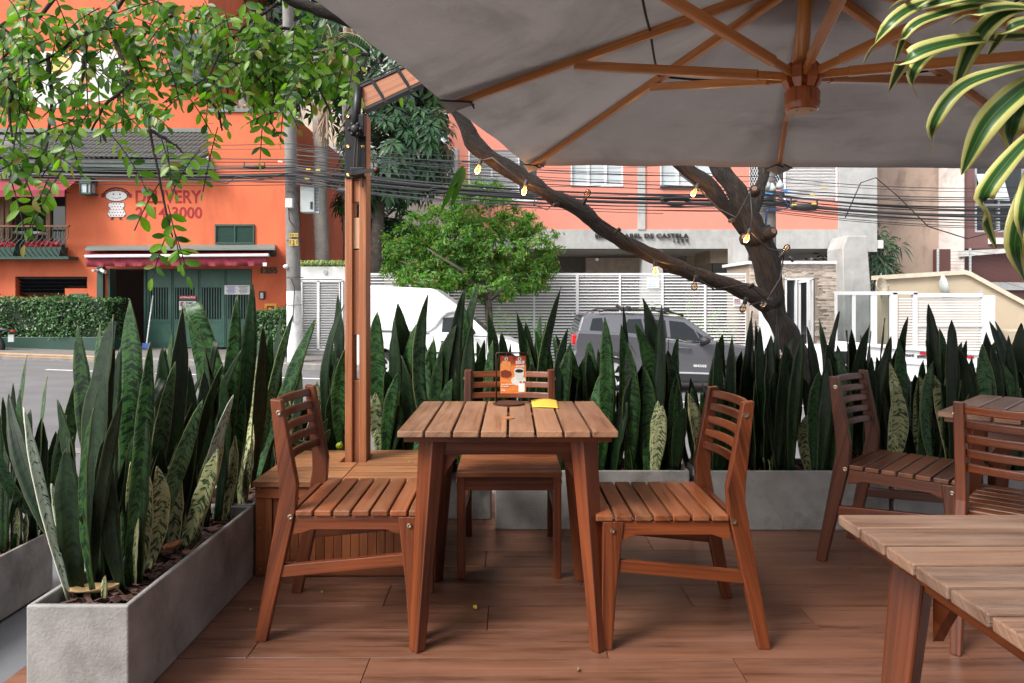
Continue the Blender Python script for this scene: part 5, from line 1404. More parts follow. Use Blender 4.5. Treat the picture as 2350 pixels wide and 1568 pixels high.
limb([(1728, 540, 40, 5.7), (1729, 487, 30, 5.75), (1742, 440, 27, 5.8), (1754, 390, 26, 5.85), (1768, 320, 23, 5.9)], 'limb', 10)
limb([(1775, 700, 54, 5.6), (1709, 669, 40, 5.55), (1656, 649, 36, 5.52), (1568, 619, 35, 5.48), (1480, 579, 34, 5.42), (1415, 547, 34, 5.38), (1362, 507, 34, 5.35), (1322, 475, 34, 5.33), (1274, 455, 34, 5.3), (1222, 420, 36, 5.3), (1139, 372, 40, 5.3), (1090, 330, 40, 5.3), (1070, 295, 36, 5.3), (1045, 240, 33, 5.3), (990, 165, 31, 5.2), (920, 105, 28, 5.1), (850, 68, 26, 5.0), (770, 38, 25, 4.9), (700, 14, 24, 4.85), (630, -16, 22, 4.8), (540, -60, 18, 4.8)], 'limb', 12)
for (x, y, r, Y) in ((1771, 533, 12, 5.42), (1732, 436, 11, 5.38), (1709, 547, 11, 5.4)):      # sawn stubs
    c = P(x, y, Y); e = 1 if x > 1740 else -1
    rr = r * Y / FPX
    st_ = MB().lathe([(rr * 1.1, -.05), (rr * 1.15, 0), (rr * .9, .022), (0, .024)], 14, Matrix.Translation(c) @ Matrix.Rotation(R(70) * 1, 4, 'X') @ Matrix.Rotation(R(20 * e), 4, 'Y')).build('knot', M['bark'], tree, smooth=True)
    MB().lathe([(rr * .62, .0), (rr * .55, .026), (0, .027)], 12, Matrix.Translation(c) @ Matrix.Rotation(R(70), 4, 'X') @ Matrix.Rotation(R(20 * e), 4, 'Y')).build('cut_face', plain('cut_wood', (.16, .085, .05), .8, 0, .3, 60), st_)
# string lights
def emit_mat():
    m, n, l, bs = new_mat('glowing_filament')
    bs.inputs['Base Color'].default_value = (1, .5, .15, 1); bs.inputs['Emission Color'].default_value = (1.0, .21, .03, 1); bs.inputs['Emission Strength'].default_value = 1.7
    return m
M['glow'] = emit_mat()
def amber_mat():
    m, n, l, bs = new_mat('bulb_glass')
    tr = n.new('ShaderNodeBsdfTransparent'); tr.inputs['Color'].default_value = (.96, .80, .62, 1)
    gl = n.new('ShaderNodeBsdfGlossy'); gl.inputs['Roughness'].default_value = .05
    fr_ = n.new('ShaderNodeFresnel'); fr_.inputs['IOR'].default_value = 1.6
    mx = n.new('ShaderNodeMixShader'); l.new(fr_.outputs[0], mx.inputs[0]); l.new(tr.outputs[0], mx.inputs[1]); l.new(gl.outputs[0], mx.inputs[2]); l.new(mx.outputs[0], n['Material Output'].inputs[0])
    return m
M['bulb'] = amber_mat()
def string(label, cab, bulbs, Y):
    t = thing('string_lights', label, 'string lights', P(cab[0][0], cab[0][1], Y))
    MB().tube([P(x, y, Y + d) for x, y, d in cab], .006, 6).build('cable', M['cable'], t, smooth=True)
    for (x, y, dx, dy, lit, dY) in bulbs:
        s = P(x, y, Y + dY); d = V((dx, -.25, -dy)).normalized()
        q = d.to_track_quat('Z', 'Y').to_matrix().to_4x4()
        so = MB().lathe([(.012, 0), (.016, .006), (.016, .045), (.013, .05)], 12, Matrix.Translation(s) @ q).build('socket', M['cladding'], t, smooth=True)
        if lit is None: continue
        bu = MB().lathe([(.010, .05), (.012, .058), (.021, .076), (.0245, .092), (.020, .108), (.010, .118), (0, .12)], 14, Matrix.Translation(s) @ q, False).build('bulb', M['bulb'], t, smooth=True)
        c = s + d * .088
        if lit:
            MB().ball(c, (.014, .014, .020), 10, 7).build('filament', M['glow'], bu, smooth=True)
            ld = bpy.data.lights.new('bulb_light', 'POINT'); ld.energy = 2.2; ld.color = (1, .45, .12); ld.shadow_soft_size = .03
            lo = bpy.data.objects.new('bulb_light', ld); COL.objects.link(lo); lo.parent = t; lo.location = c - OFF[t.name] + V((0, 0, -.0))
        else:
            MB().tube([s + d * .055, s + d * .09 + V((.006, 0, 0)), s + d * .115, s + d * .09 - V((.006, 0, 0)), s + d * .055], .0018, 4).build('filament', M['brass'], bu)
string('string lights wound along the long left branch of the tree, three bulbs glowing',
    [(1060, 370, 0), (1090, 372, -.02), (1130, 362, -.12), (1175, 400, -.14), (1205, 420, -.12), (1260, 440, -.13), (1330, 480, -.13), (1420, 530, -.14), (1470, 575, .0), (1505, 598, -.06), (1560, 612, -.13), (1600, 640, -.1), (1640, 665, -.1), (1700, 655, -.13), (1724, 655, -.15), (1760, 690, -.2)],
    [(1104, 366, -.3, 1, True, -.12), (1209, 414, -.25, 1, True, -.16), (1503, 598, 0, 1, True, -.08), (1597, 632, -.2, 1, False, -.1), (1283, 468, -.6, .2, None, -.1), (1338, 470, .35, -.9, False, -.12), (1412, 536, .6, -.6, None, -.16), (1716, 660, .8, -.4, None, -.2), (1713, 683, -.4, 1, False, -.2)], 5.34)
string('string lights wound round the tree fork with one bright bulb before the trunk',
    [(1560, 400, -.1), (1600, 430, -.1), (1650, 480, -.15), (1690, 500, -.22), (1722, 440, -.3), (1726, 500, -.3), (1722, 530, -.3), (1760, 570, -.3), (1800, 580, -.1), (1790, 640, -.12), (1760, 690, -.3), (1720, 700, -.1)],
    [(1722, 525, -.45, 1, True, -.3), (1603, 422, -.5, .9, True, -.14), (1686, 504, -.9, .3, None, -.2), (1789, 592, .5, -.8, False, -.15), (1768, 686, -.4, .25, False, -.32), (1810, 590, .5, .5, None, .1)], 5.55)

# overhanging twigs and compound leaves (upper left)
twigs = [
    [(290, -10, 4.6), (250, 43, 4.55), (180, 87, 4.5), (127, 123, 4.45), (60, 162, 4.4), (-30, 210, 4.4)],
    [(245, 50, 4.5), (268, 105, 4.45), (305, 200, 4.4), (342, 292, 4.35), (362, 390, 4.3), (380, 480, 4.3), (396, 545, 4.3)],
    [(130, -10, 4.5), (60, 75, 4.4), (0, 140, 4.4), (-40, 180, 4.4)],
    [(700, 62, 5.1), (620, 70, 5.0), (520, 66, 4.95), (420, 30, 4.9), (330, -10, 4.9)],
    [(850, 128, 5.2), (760, 118, 5.15), (690, 130, 5.1), (610, 118, 5.0), (540, 145, 4.95), (440, 200, 4.9), (380, 235, 4.9)],
    [(650, 132, 5.1), (600, 90, 5.0), (560, 60, 5.0)],
    [(690, 130, 5.1), (730, 200, 5.0), (760, 260, 5.0)],
    [(640, 10, 4.85), (560, 60, 4.8), (500, 130, 4.75), (470, 200, 4.7)],
    [(110, 130, 4.45), (120, 230, 4.4), (108, 330, 4.35), (90, 400, 4.3)],
    [(30, 190, 4.4), (20, 260, 4.35), (30, 330, 4.3)],
    [(300, 195, 4.4), (240, 240, 4.35), (210, 300, 4.3)],
    [(200, 80, 4.5), (190, 180, 4.4), (170, 250, 4.35)],
    [(345, 300, 4.35), (400, 330, 4.35), (420, 350, 4.35)],
    [(440, 195, 4.9), (500, 250, 4.85), (510, 300, 4.85)],
    [(620, 120, 5.0), (630, 220, 4.95), (610, 290, 4.95)],
    [(840, 130, 5.2), (820, 210, 5.1), (790, 270, 5.1)],
    [(420, 20, 4.9), (340, 70, 4.8), (300, 130, 4.75)],
    [(0, 60, 4.4), (60, 30, 4.4), (130, 40, 4.45)],
    [(940, 110, 5.2), (960, 180, 5.15), (930, 240, 5.1)],
]
twig_pts = []
for q in twigs:
    pts = [P(*a) for a in q]
    fine = []
    for k in range(len(pts) - 1):
        for s in range(5): fine.append(pts[k].lerp(pts[k + 1], s / 5) + V((0, 0, rnd.uniform(-.008, .008))))
    fine.append(pts[-1])
    n = len(fine)
    MB().tube(fine, [.010 * (1 - .8 * k / n) + .0025 for k in range(n)], 6).build('branch', M['bark'], tree, smooth=True)
    twig_pts += fine
leaf_list = []
def leaflet(base, d, nrm, L, w):
    s = nrm.cross(d).normalized(); rows = []
    prof = [(0, .06), (.18, .62), (.45, 1.0), (.75, .82), (.93, .38), (1, .05)]
    cur = rnd.uniform(.05, .25)
    for t, k in prof:
        c = base + d * (L * t) - nrm * (L * cur * t * t)
        rows.append((c - s * (w * .5 * k) + nrm * (w * .12 * k), c, c + s * (w * .5 * k) + nrm * (w * .12 * k)))
    return rows
stalks = MB()
def spray(base, d, n, L, size):
    """A compound leaf: a rachis with leaflets in two ranks."""
    d = V(d).normalized(); side = d.cross(V((0, -1, 0.2))).normalized(); pts = []
    for k in range(n + 1):
        t = k / n
        pts.append(base + d * (L * t) + V((0, 0, -.28 * L * t * t)))
    stalks.tube(pts, [.0035] * (n + 1), 4)
    for k in range(1, n + 1):
        tdir = (pts[k] - pts[k - 1]).normalized()
        for sg in ((-1, 1) if k < n else (0,)):
            ld = (side * sg * .95 + tdir * .55 + V((rnd.gauss(0, .14), rnd.gauss(0, .3), rnd.gauss(-.12, .14)))).normalized()
            if sg == 0: ld = tdir
            nr = ld.cross(V((rnd.gauss(0, .5), rnd.gauss(0, .3), rnd.gauss(0, .5))) + tdir * (1 if sg >= 0 else -1)).normalized()
            if nr.y > 0 and rnd.random() < .8: nr = -nr
            s = size * rnd.uniform(.72, 1.2) * (.75 + .25 * math.sin(math.pi * min(1, .25 + k / n * .7)))
            leaf_list.append((leaflet(pts[k], ld, nr, s, s * rnd.uniform(.42, .52)), rnd.random()))
def keep(px, py):       # the outline of the hanging foliage in the photograph
    prof = [(-60, 440), (40, 470), (110, 450), (150, 400), (230, 340), (300, 350), (340, 395), (400, 450), (430, 330), (480, 330), (560, 300), (620, 335), (690, 300), (760, 290), (830, 260), (900, 230), (960, 240), (1000, 200)]
    for k in range(len(prof) - 1):
        if prof[k][0] <= px <= prof[k + 1][0]:
            t = (px - prof[k][0]) / (prof[k + 1][0] - prof[k][0]); return py < prof[k][1] + (prof[k + 1][1] - prof[k][1]) * t
    return False
def proj(p): return CX + p.x * FPX / p.y, CY - (p.z - H) * FPX / p.y
ns = 0
for _ in range(560):
    b0 = rnd.choice(twig_pts) + V((rnd.gauss(0, .10), rnd.gauss(0, .16), rnd.gauss(0, .08)))
    a = rnd.uniform(-.2, math.pi + .2)
    d = V((math.cos(a) * .8, rnd.gauss(-.1, .35), -.75 * abs(math.sin(a)) - .12))
    n = rnd.randint(4, 7); L = rnd.uniform(.20, .36)
    e = proj(b0 + d.normalized() * L)
    if not keep(e[0], e[1] + 22): continue
    # thin the cover where the wall shows through
    if 180 < e[0] < 300 and 110 < e[1] < 240 and rnd.random() < .55: continue
    if 60 < e[0] < 480 and 235 < e[1] < 380 and rnd.random() < .35: continue
    if e[0] > 840 and rnd.random() < .6: continue
    spray(b0, d, n, L, rnd.uniform(.068, .098)); ns += 1
    if ns > 212: break
for (x, y, Y, dx, dz, n, L) in ((112, 408, 4.3, -.35, -.9, 6, .34), (150, 380, 4.3, -.5, -.8, 6, .34), (385, 470, 4.3, .3, -.9, 5, .3), (366, 420, 4.3, -.5, -.8, 4, .26), (390, 520, 4.3, -.35, -.9, 5, .26), (398, 525, 4.3, .4, -.9, 4, .24), (500, 292, 4.85, -.25, -1, 7, .36), (605, 250, 4.95, -.05, -1, 5, .28), (255, 310, 4.3, .6, -.6, 6, .3), (20, 400, 4.3, .4, -.9, 6, .3), (60, 330, 4.3, .9, -.2, 7, .36)):
    spray(P(x, y, Y), (dx, -.1, dz), n, L, .095)
stalks.build('leaf_stalks', M['bark'], tree, kind='stuff')
def one_leaf(rows, h):
    vs = [p for r_ in rows for p in r_]; fs, uv = [], []
    for k in range(len(rows) - 1):
        a = 3 * k
        fs += [(a, a + 1, a + 4, a + 3), (a + 1, a + 2, a + 5, a + 4)]
        uv += [(h, -1), (h, 0), (h, 0), (h, -1), (h, 0), (h, 1), (h, 1), (h, 0)]
    return vs, fs, uv
inview = lambda r_: -30 < proj(r_[2][1])[0] < 2350 and proj(r_[2][1])[1] > -20
leaf_list.sort(key=lambda a: (not inview(a[0]), -((a[0][-1][1] - a[0][0][1]).length / a[0][0][1].y)))
for rows, h in leaf_list[:300]:
    vs, fs, uv = one_leaf(rows, h); mesh_uv('leaf', vs, fs, uv, M['leafa'], tree)
vs, fs, uv = [], [], []
for rows, h in leaf_list[300:]:
    v_, f_, u_ = one_leaf(rows, h); k = len(vs); vs += v_; fs += [tuple(i + k for i in q) for q in f_]; uv += u_
if vs: mesh_uv('foliage', vs, fs, uv, M['leafa'], tree, kind='stuff')
# a wilted spray hanging from the branch by the post
t_l = [((1065, 380), (1040, 470)), ((1060, 385), (1015, 480)), ((1068, 385), (1052, 430)), ((1062, 380), (1035, 430))]
for a, c in t_l:
    p, q = P(*a, 5.2), P(*c, 5.15); d = (q - p); rows = leaflet(p, d.normalized(), V((.3, -1, .1)).normalized(), d.length, .05)
    vs, fs, uv = one_leaf(rows, .1); mesh_uv('leaf', vs, fs, uv, M['leafa'], tree)

# ---------------------------------------------------------------- furniture models
def make_chair(label, loc, rz, group):
    t = thing('slatted_chair', label, 'chair', loc, rz, group, world=False)
    W2 = .222
    for s in (-1, 1):
        y0 = s * W2 - (.034 if s > 0 else 0)
        rear = [(-.350, 0), (-.308, 0), (-.206, .455), (-.200, .545), (-.256, .838), (-.294, .842), (-.264, .56), (-.262, .50)]
        o = MB().prism(rear, (0, y0, 0), (1, 0, 0), (0, 0, 1), (0, .034, 0), (0.25, 0, .97)).build('leg', M['chair'], t, bevel=.004, fix=True)
        for z, x in ((.795, -.262), (.435, -.222)):
            MB().lathe([(.010, 0), (.010, .004), (.006, .005), (0, .003)], 12, Matrix.Translation((x, s * (W2 + .0005), z)) @ Matrix.Rotation(R(-90 * s), 4, 'X')).build('screw', M['screw'], o)
        front = [(.222, .435), (.150, .435), (.175, .20), (.190, 0), (.226, 0), (.226, .20)]
        o = MB().prism(front, (0, y0, 0), (1, 0, 0), (0, 0, 1), (0, .034, 0), (0, 0, 1)).build('leg', M['chair'], t, bevel=.004, fix=True)
        MB().lathe([(.009, 0), (.009, .004), (.005, .005), (0, .003)], 12, Matrix.Translation((.19, s * (W2 + .0005), .405)) @ Matrix.Rotation(R(-90 * s), 4, 'X')).build('screw', M['screw'], o)
        rail = [(-.208, .435), (.152, .435), (.158, .372), (.135, .376), (.110, .388), (-.150, .388), (-.185, .376), (-.216, .370)]
        MB().prism(rail, (0, y0 + .006, 0), (1, 0, 0), (0, 0, 1), (0, .022, 0), (1, 0, 0)).build('side_rail', M['chair'], t, bevel=.003, fix=True)
        MB().bar((-.262, y0 + .017, .242), (.19, y0 + .017, .285), .022, .042).build('stretcher', M['chair'], t, bevel=.003)
    MB().box((.200, -W2 + .034, .375), (.222, W2 - .034, .435)).build('front_rail', M['chair'], t, bevel=.003)
    MB().box((-.245, -W2 + .034, .395), (-.222, W2 - .034, .448)).build('back_rail', M['chair'], t, bevel=.003)
    for k in range(7):
        x = -.205 + k * .0655
        MB().box((x, -W2 - .002, .4365), (x + .0575, W2 + .002, .457), (0, 1, 0)).build('seat_slat', M['chairtop'], t, bevel=.004)
    for k in range(5):
        z = .612 + k * .0505; x0 = -.226 - (z - .56) * .185
        b = MB(); n = 10
        prof = []
        for j in range(n + 1):
            u = -1 + 2 * j / n; prof.append((x0 - .038 * (1 - u * u), u * (W2 - .030)))
        vs = []
        for (x, y) in prof:
            for (dx, dz) in ((-.009, -.0145), (.009, -.0145), (.003, .0145), (-.013, .0145)): vs.append((x + dx, y, z + dz))
        fs = [(0, 1, 2, 3), tuple(4 * n + i for i in (3, 2, 1, 0))]
        for j in range(n):
            for i in range(4): a_, b_ = 4 * j + i, 4 * j + (i + 1) % 4; fs.append((a_, a_ + 4, b_ + 4, b_))
        b.add(vs, fs, (0, 1, 0)); b.build('back_slat', M['chair'], t, bevel=.004, fix=True)
    return t
grp_c = 'slatted wooden chairs'
ch0 = make_chair('wooden slatted chair left of the central table, beside the box of the umbrella post', (-.545, 2.685, 0), 0.0, grp_c)
dup(ch0, (.528, 2.63, 0), R(180.5), 'wooden slatted chair right of the central table, turned towards it', grp_c)
dup(ch0, (-.012, 3.245, 0), R(-90), 'wooden slatted chair behind the central table under the menu card', grp_c)
dup(ch0, (1.790, 3.164, 0), R(-43), 'wooden slatted chair beside the right-hand planters with its back to the tree', grp_c)
dup(ch0, (1.864, 2.494, 0), R(48), 'wooden slatted chair seen from behind, pushed in at the far right table', grp_c)
def make_table(label, loc, rz, topm, group):
    t = thing('slatted_table', label, 'table', loc, rz, group, world=False)
    W2, D2 = .367, .347
    pw = (2 * W2 + .0085) / 8
    for k in range(8):
        x = -W2 + k * pw
        MB().box((x, -D2, .729), (x + pw - .0085, D2, .750), (0, 1, 0)).build('tabletop_plank', topm, t, bevel=.003)
    for s in (-1, 1):
        MB().box((-W2 + .018, s * (D2 - .034) - .011, .709), (W2 - .018, s * (D2 - .034) + .011, .728)).build('batten', M['chair'], t, bevel=.002)
        MB().box((-.25, s * .245 - .011, .652), (.25, s * .245 + .011, .708)).build('apron', M['chair'], t, bevel=.003)
        MB().box((s * .265 - .011, -.225, .652), (s * .265 + .011, .225, .708), (0, 1, 0)).build('apron', M['chair'], t, bevel=.003)
    for sx in (-1, 1):
        for sy in (-1, 1):
            # board legs set on the diagonal, splayed outwards
            q = V((sx, sy, 0)).normalized(); r = V((-sy, sx, 0)).normalized() * sx * sy
            top, bot = V((sx * .262, sy * .250, .708)), V((sx * .308, sy * .300, 0))
            vs = []
            for p, wq, wr in ((bot, .019, .024), (top, .030, .040)):
                vs += [p - q * wq - r * wr, p + q * wq - r * wr, p + q * wq + r * wr, p - q * wq + r * wr]
            b = MB().add(vs, [(3, 2, 1, 0), (4, 5, 6, 7), (0, 1, 5, 4), (1, 2, 6, 5), (2, 3, 7, 6), (3, 0, 4, 7)], tuple((top - bot).normalized()))
            o = b.build('leg', M['chair'], t, bevel=.005, fix=True)
            MB().bar(bot + V((0, 0, .003)), bot + V((0, 0, -.0)), .03, .03, (1, 0, 0)).build('foot_pad', M['darkhole'], o)
            # rounded bracket between leg and apron
            MB().prism([(0, 0), (.07, 0), (.045, -.03), (.018, -.07), (0, -.10)], V((sx * .235, sy * .232, .655)), (-sx, 0, 0), (0, 0, 1), (0, -sy * .02, 0)).build('bracket', M['chair'], t, fix=True)
    MB().lathe([(0, 0), (.024, 0), (.024, .003), (0, .0035)], 20, Matrix.Translation((0, -.09, .7505))).build('hole_plug', M['benchtop'], t, smooth=False)
    return t
tb0 = make_table('central slatted wooden table carrying the menu stand, three chairs around it', (-.014, 2.709, 0), 0, M['top'], 'slatted wooden tables')
tb1 = dup(tb0, (2.17, 2.77, 0), R(-45 + 180), 'turned slatted table at the far right behind the pushed-in chair', 'slatted wooden tables')
tb2 = dup(tb0, (1.012, 1.083, 0), R(90), 'nearest table with weathered planks, cut by the lower right edge', 'slatted wooden tables')
for ch in tb2.children:
    if ch.name.startswith('tabletop_plank'):
        ch.data = ch.data.copy(); ch.data.materials[0] = M['oldtop']; ch['label'] = 'weathered grey-brown plank'

# menu stand, napkin
ms = thing('menu_stand', 'brown metal stand holding a coffee menu card on the central table', 'menu stand', P(1167, 928, 2.965))
zt = .7502; c = V((-.0135, 2.965, zt))
MB().lathe([(0, 0), (.062, 0), (.066, .003), (.066, .006), (.062, .008), (0, .008)], 36, Matrix.Translation(c)).build('base', M['rust'], ms, smooth=False)
pA = V((P(1139, 0, 2.975).x, 2.975, zt + .006)); zt2 = P(0, 810, 2.975).z
pB = V((pA.x, 2.975, zt2)); pC = V((P(1212, 0, 2.975).x, 2.975, zt2))
MB().tube([pA, pB - V((0, 0, .006)), pB + V((.002, 0, -.002)), pB + V((.006, 0, 0)), pC], .0032, 8).build('rod', M['rust'], ms, smooth=True)
MB().tube([pC - V((0, 0, .008)), pC + V((0, 0, .008))], .004, 8).build('rod_end', M['rust'], ms)
for x in (1162, 1192): MB().tube([P(x, 811, 2.975), P(x, 824, 2.972), P(x + 1, 829, 2.968), P(x, 824, 2.965)], .0016, 6).build('hook', M['rust'], ms)
def card_mat():
    m, n, l, bs = new_mat('menu_card_print')
    tc = n.new('ShaderNodeTexCoord').outputs['Generated']
    sep = n.new('ShaderNodeSeparateXYZ'); l.new(tc, sep.inputs[0])
    w = noise(n, l, 1.0, 4, mapping(n, l, tc, (2.5, 1, 26)))
    r = ramp(n, [(.3, (.52, .13, .025)), (.7, (.70, .23, .05))]); l.new(w, r.inputs[0])
    t = ramp(n, [(.72, (0, 0, 0)), (.80, (1, 1, 1))]); l.new(sep.outputs[2], t.inputs[0])
    dk = ramp(n, [(.35, (.09, .012, .006)), (.65, (.30, .045, .015))]); l.new(noise(n, l, 3.2, 2, tc), dk.inputs[0])
    col = mixc(n, l, t.outputs[0], r.outputs[0], dk.outputs[0])
    l.new(col, bs.inputs['Base Color']); bs.inputs['Roughness'].default_value = .4
    return m
YC = 2.966
card = slab(1148, 817, 1207, 903, YC, .002).build('menu_card', card_mat(), ms)
k_ = YC / FPX
def disc(poly, d, m, name): return flat(poly, YC - d, .0006, name, m, card)
pm = {'glassjar': plain('print_amber', (.55, .20, .06), .4, 0, .35, 120), 'coffee': plain('print_coffee', (.16, .025, .008), .4, 0, .5, 160), 'cup': plain('print_cup', (.50, .52, .50), .5, 0, .2, 200), 'espresso': plain('print_espresso', (.02, .008, .005), .4), 'saucer': plain('print_saucer', (.58, .57, .54), .5, 0, .1, 90)}
disc([(1149, 845), (1149, 835), (1153, 829), (1163, 827), (1171, 831), (1173, 838), (1170, 846), (1175, 856), (1173, 864), (1164, 868), (1152, 867), (1149, 864)], .0012, pm['glassjar'], 'printed_jar')
disc([(1149, 852), (1160, 849), (1172, 853), (1174, 858), (1172, 864), (1164, 867), (1152, 866), (1149, 863)], .0020, pm['coffee'], 'printed_coffee')
disc([(x, min(max(y, 820), 900)) for x, y in [(min(a, 1206.5), b_) for a, b_ in ellp(1190, 874, 17, 11, 22)]], .0012, pm['saucer'], 'printed_saucer')
disc([(1180, 850), (1203, 850), (1202, 862), (1198, 871), (1186, 871), (1181, 862)], .0020, pm['cup'], 'printed_cup')
disc(ellp(1191.5, 850, 11.8, 5.5, 20), .0022, pm['cup'], 'printed_rim'); disc(ellp(1191.5, 851.5, 9.5, 4, 18), .0030, pm['espresso'], 'printed_espresso')
for x in (1194.5, 1202.5): disc(ellp(x, 877, 2.8, 2.2, 10), .0030, plain('print_cookie', (.28, .10, .03), .5), 'printed_biscuit')
slab(1190, 881, 1204, 900, YC - .0022, .0012).build('printed_label', M['white'], card)
def ctext(s, a, b_, c_, d_, d=.0026, m=None): ptext(s, a, b_, c_, d_, YC - d, m or M['white'], card, .0004, bold=.02)
ctext('BORA UM', 1184, 828, 1203.5, 835.5); ctext('AO CAFÉ?', 1184, 837, 1203.5, 843.5)
ctext('Faça seu pedido', 1150.5, 880.5, 1178, 884); ctext('no balcão', 1150.5, 885, 1167, 888); ctext('ivy', 1151, 893, 1159.5, 899)
for x in (1162, 1192.3):
    MB().lathe([(.0035, 0), (.0075, 0), (.0075, .002), (.0035, .002)], 18, Matrix.Translation(P(x, 824, YC - .001)) @ Matrix.Rotation(R(90), 4, 'X'), False).build('eyelet', M['silver'], card)
    MB().lathe([(0, 0), (.0036, 0), (.0036, .001), (0, .001)], 12, Matrix.Translation(P(x, 824, YC - .0008)) @ Matrix.Rotation(R(90), 4, 'X')).build('eyelet_hole', M['darkhole'], card)
def napkin():
    p = [G(1219, 921, zt + .004), G(1278, 921, zt + .002), G(1282, 938, zt), G(1222, 936, zt)]
    def f(u, v):
        a = p[0].lerp(p[1], u); c_ = p[3].lerp(p[2], u); q = a.lerp(c_, v)
        return tuple(q + V((0, 0, .002 + .008 * math.sin(math.pi * u) * (1 - v * .75) + .001 * math.sin(v * 20))))
    return MB().sheet(f, 16, 8)
napkin().build('paper_napkin', plain('napkin_yellow', (.78, .50, .06), .7, 0, .12, 30), None, smooth=True, solid=.004, loc=P(1250, 930, 2.95), label='folded yellow paper napkin lying beside the menu stand', cat='napkin')

# ---------------------------------------------------------------- umbrella: box, post, arm, canopy
bx = thing('anchor_box', 'low wooden box with boarded lid that anchors the umbrella post', 'box', (-.735, 3.35, 0))
x0, x1, y0, y1, zt = -1.10, -.365, 3.045, 3.665, .41
for k in range(7):
    ya = y0 - .012 + k * (y1 - y0 + .02) / 7; yb = ya + (y1 - y0 + .02) / 7 - .005
    for (xa, xb) in ((x0 - .008, -.7375), (-.7335, x1 + .008)):
        if k in (4, 5): # opening around the post
            if xa < -.8: xb = -.825
            else: xa = -.695
        MB().box((xa, ya, zt - .024), (xb, yb, zt), (1, 0, 0)).build('lid_board', M['benchtop'], bx, bevel=.0025)
for ya in (y0 - .001, y1 - .021):
    MB().box((x0, ya, .335), (x1, ya + .022, .384)).build('top_rail', M['bench'], bx, bevel=.002)
    MB().box((x0, ya, .004), (x1, ya + .022, .062)).build('bottom_rail', M['bench'], bx, bevel=.002)
for xa in (x0, x1 - .07): MB().box((xa, y0 + .003, .063), (xa + .07, y0 + .024, .334), (0, 0, 1)).build('stile', M['bench'], bx, bevel=.002)
k = 0; xx = x0 + .072
while xx + .035 < x1 - .07:
    MB().box((xx, y0 + .012, .063), (xx + .0355, y0 + .026, .334), (0, 0, 1)).build('slat', M['bench'], bx, bevel=.002); xx += .0372
xx = y0 + .03
while xx + .035 < y1 - .03:
    for xs_ in (x0 + .002, x1 - .016): MB().box((xs_, xx, .063), (xs_ + .014, xx + .0355, .334), (0, 0, 1)).build('slat', M['bench'], bx)
    xx += .0372
for xs_ in (x0 + .001, x1 - .022):
    for (za, zb) in ((.335, .384), (.004, .062)): MB().box((xs_, y0 + .022, za), (xs_ + .021, y1 - .022, zb)).build('side_rail', M['bench'], bx, bevel=.002)
MB().box((x0 + .03, y0 + .03, .0), (x1 - .03, y1 - .03, .36)).build('core', M['darkhole'], bx)
for (px, py) in ((592, 1120), (592, 1213), (595, 1305)):
    p = P(px + 3, py, 3.045); MB().lathe([(.007, 0), (.007, .003), (.004, .004), (0, .002)], 12, Matrix.Translation((p.x, 3.0435, p.z)) @ Matrix.Rotation(R(90), 4, 'X')).build('bolt', M['screw'], bx)
gp = MB(); gp.ball(G(779, 1023, .43), (.019, .019, .017), 12, 8); gp.tube([G(779, 1023, .44), G(783, 1015, .45)], .005, 6)
gp.build('green_fruit', plain('fruit_green', (.32, .42, .02), .5, 0, .2, 60), None, smooth=True, loc=G(779, 1023, .413), label='small yellow-green fruit fallen on the box lid beside the post', cat='fruit')

um = thing('cantilever_umbrella', 'large cantilever umbrella with grey canvas, wooden ribs and timber post', 'umbrella', (-.76, 3.47, .41))
PX0, PX1, PYF = -.804, -.700, 3.42
def pz(py): return H - (py - CY) * PYF / FPX
for (xa, xb) in ((PX0, PX0 + .036), (PX1 - .036, PX1)):
    MB().box((xa, PYF, .06), (xb, PYF + .105, 2.08), (0, 0, 1)).build('post_board', M['post'], um, bevel=.004)
for (ya, yb, m) in ((413, 463, M['post']), (499, 571, M['paleblock']), (574, 769, M['post']), (874, 1160, M['post']), (264, 412, M['post'])):
    MB().box((PX0 + .036, PYF + .016, pz(yb)), (PX1 - .036, PYF + .09, pz(ya)), (0, 0, 1)).build('spacer_block', m, um, bevel=.003)
pl_ = MB().box((PX0 + .002, PYF - .007, pz(410)), (PX1 - .002, PYF - .0005, pz(262))).build('mounting_plate', M['black'], um, bevel=.002)
for (px, py) in ((799, 268), (833, 268), (799, 337), (833, 337), (799, 402), (833, 402)):
    MB().lathe([(.0085, 0), (.0085, .004), (.005, .006), (0, .004)], 10, Matrix.Translation((P(px, 0, PYF - .01).x, PYF - .0072, P(0, py, PYF - .01).z)) @ Matrix.Rotation(R(90), 4, 'X')).build('bolt', M['brass'], pl_)
MB().tube([P(822, 200, 3.385), P(819, 250, 3.385), P(816, 305, 3.385)], .020, 14).build('pivot_tube', M['black'], um, smooth=True)
MB().box(P(812, 315, 3.40), P(836, 262, 3.37)).build('pivot_clamp', M['black'], um, bevel=.006)
kb = MB()
kc = P(815, 297, 3.345)
for k in range(6): kb.ball(kc + V((.026 * math.cos(k * 1.047), 0, .026 * math.sin(k * 1.047))), (.011, .012, .011), 8, 6)
kb.lathe([(.022, -.01), (.024, 0), (.022, .01), (.008, .014)], 14, Matrix.Translation(kc) @ Matrix.Rotation(R(90), 4, 'X')); kb.build('clamp_knob', M['black'], um, smooth=True)
MB().tube([P(817, 315, 3.39), P(813, 360, 3.39), P(812, 392, 3.39)], .004, 6).build('crank_cord', M['inkblack'], um); MB().tube([P(822, 315, 3.39), P(819, 390, 3.39)], .004, 6).build('crank_cord', M['inkblack'], um)
cb_ = MB().box(P(808, 407, 3.405), P(836, 384, 3.36)).build('crank_box', M['black'], um, bevel=.004)
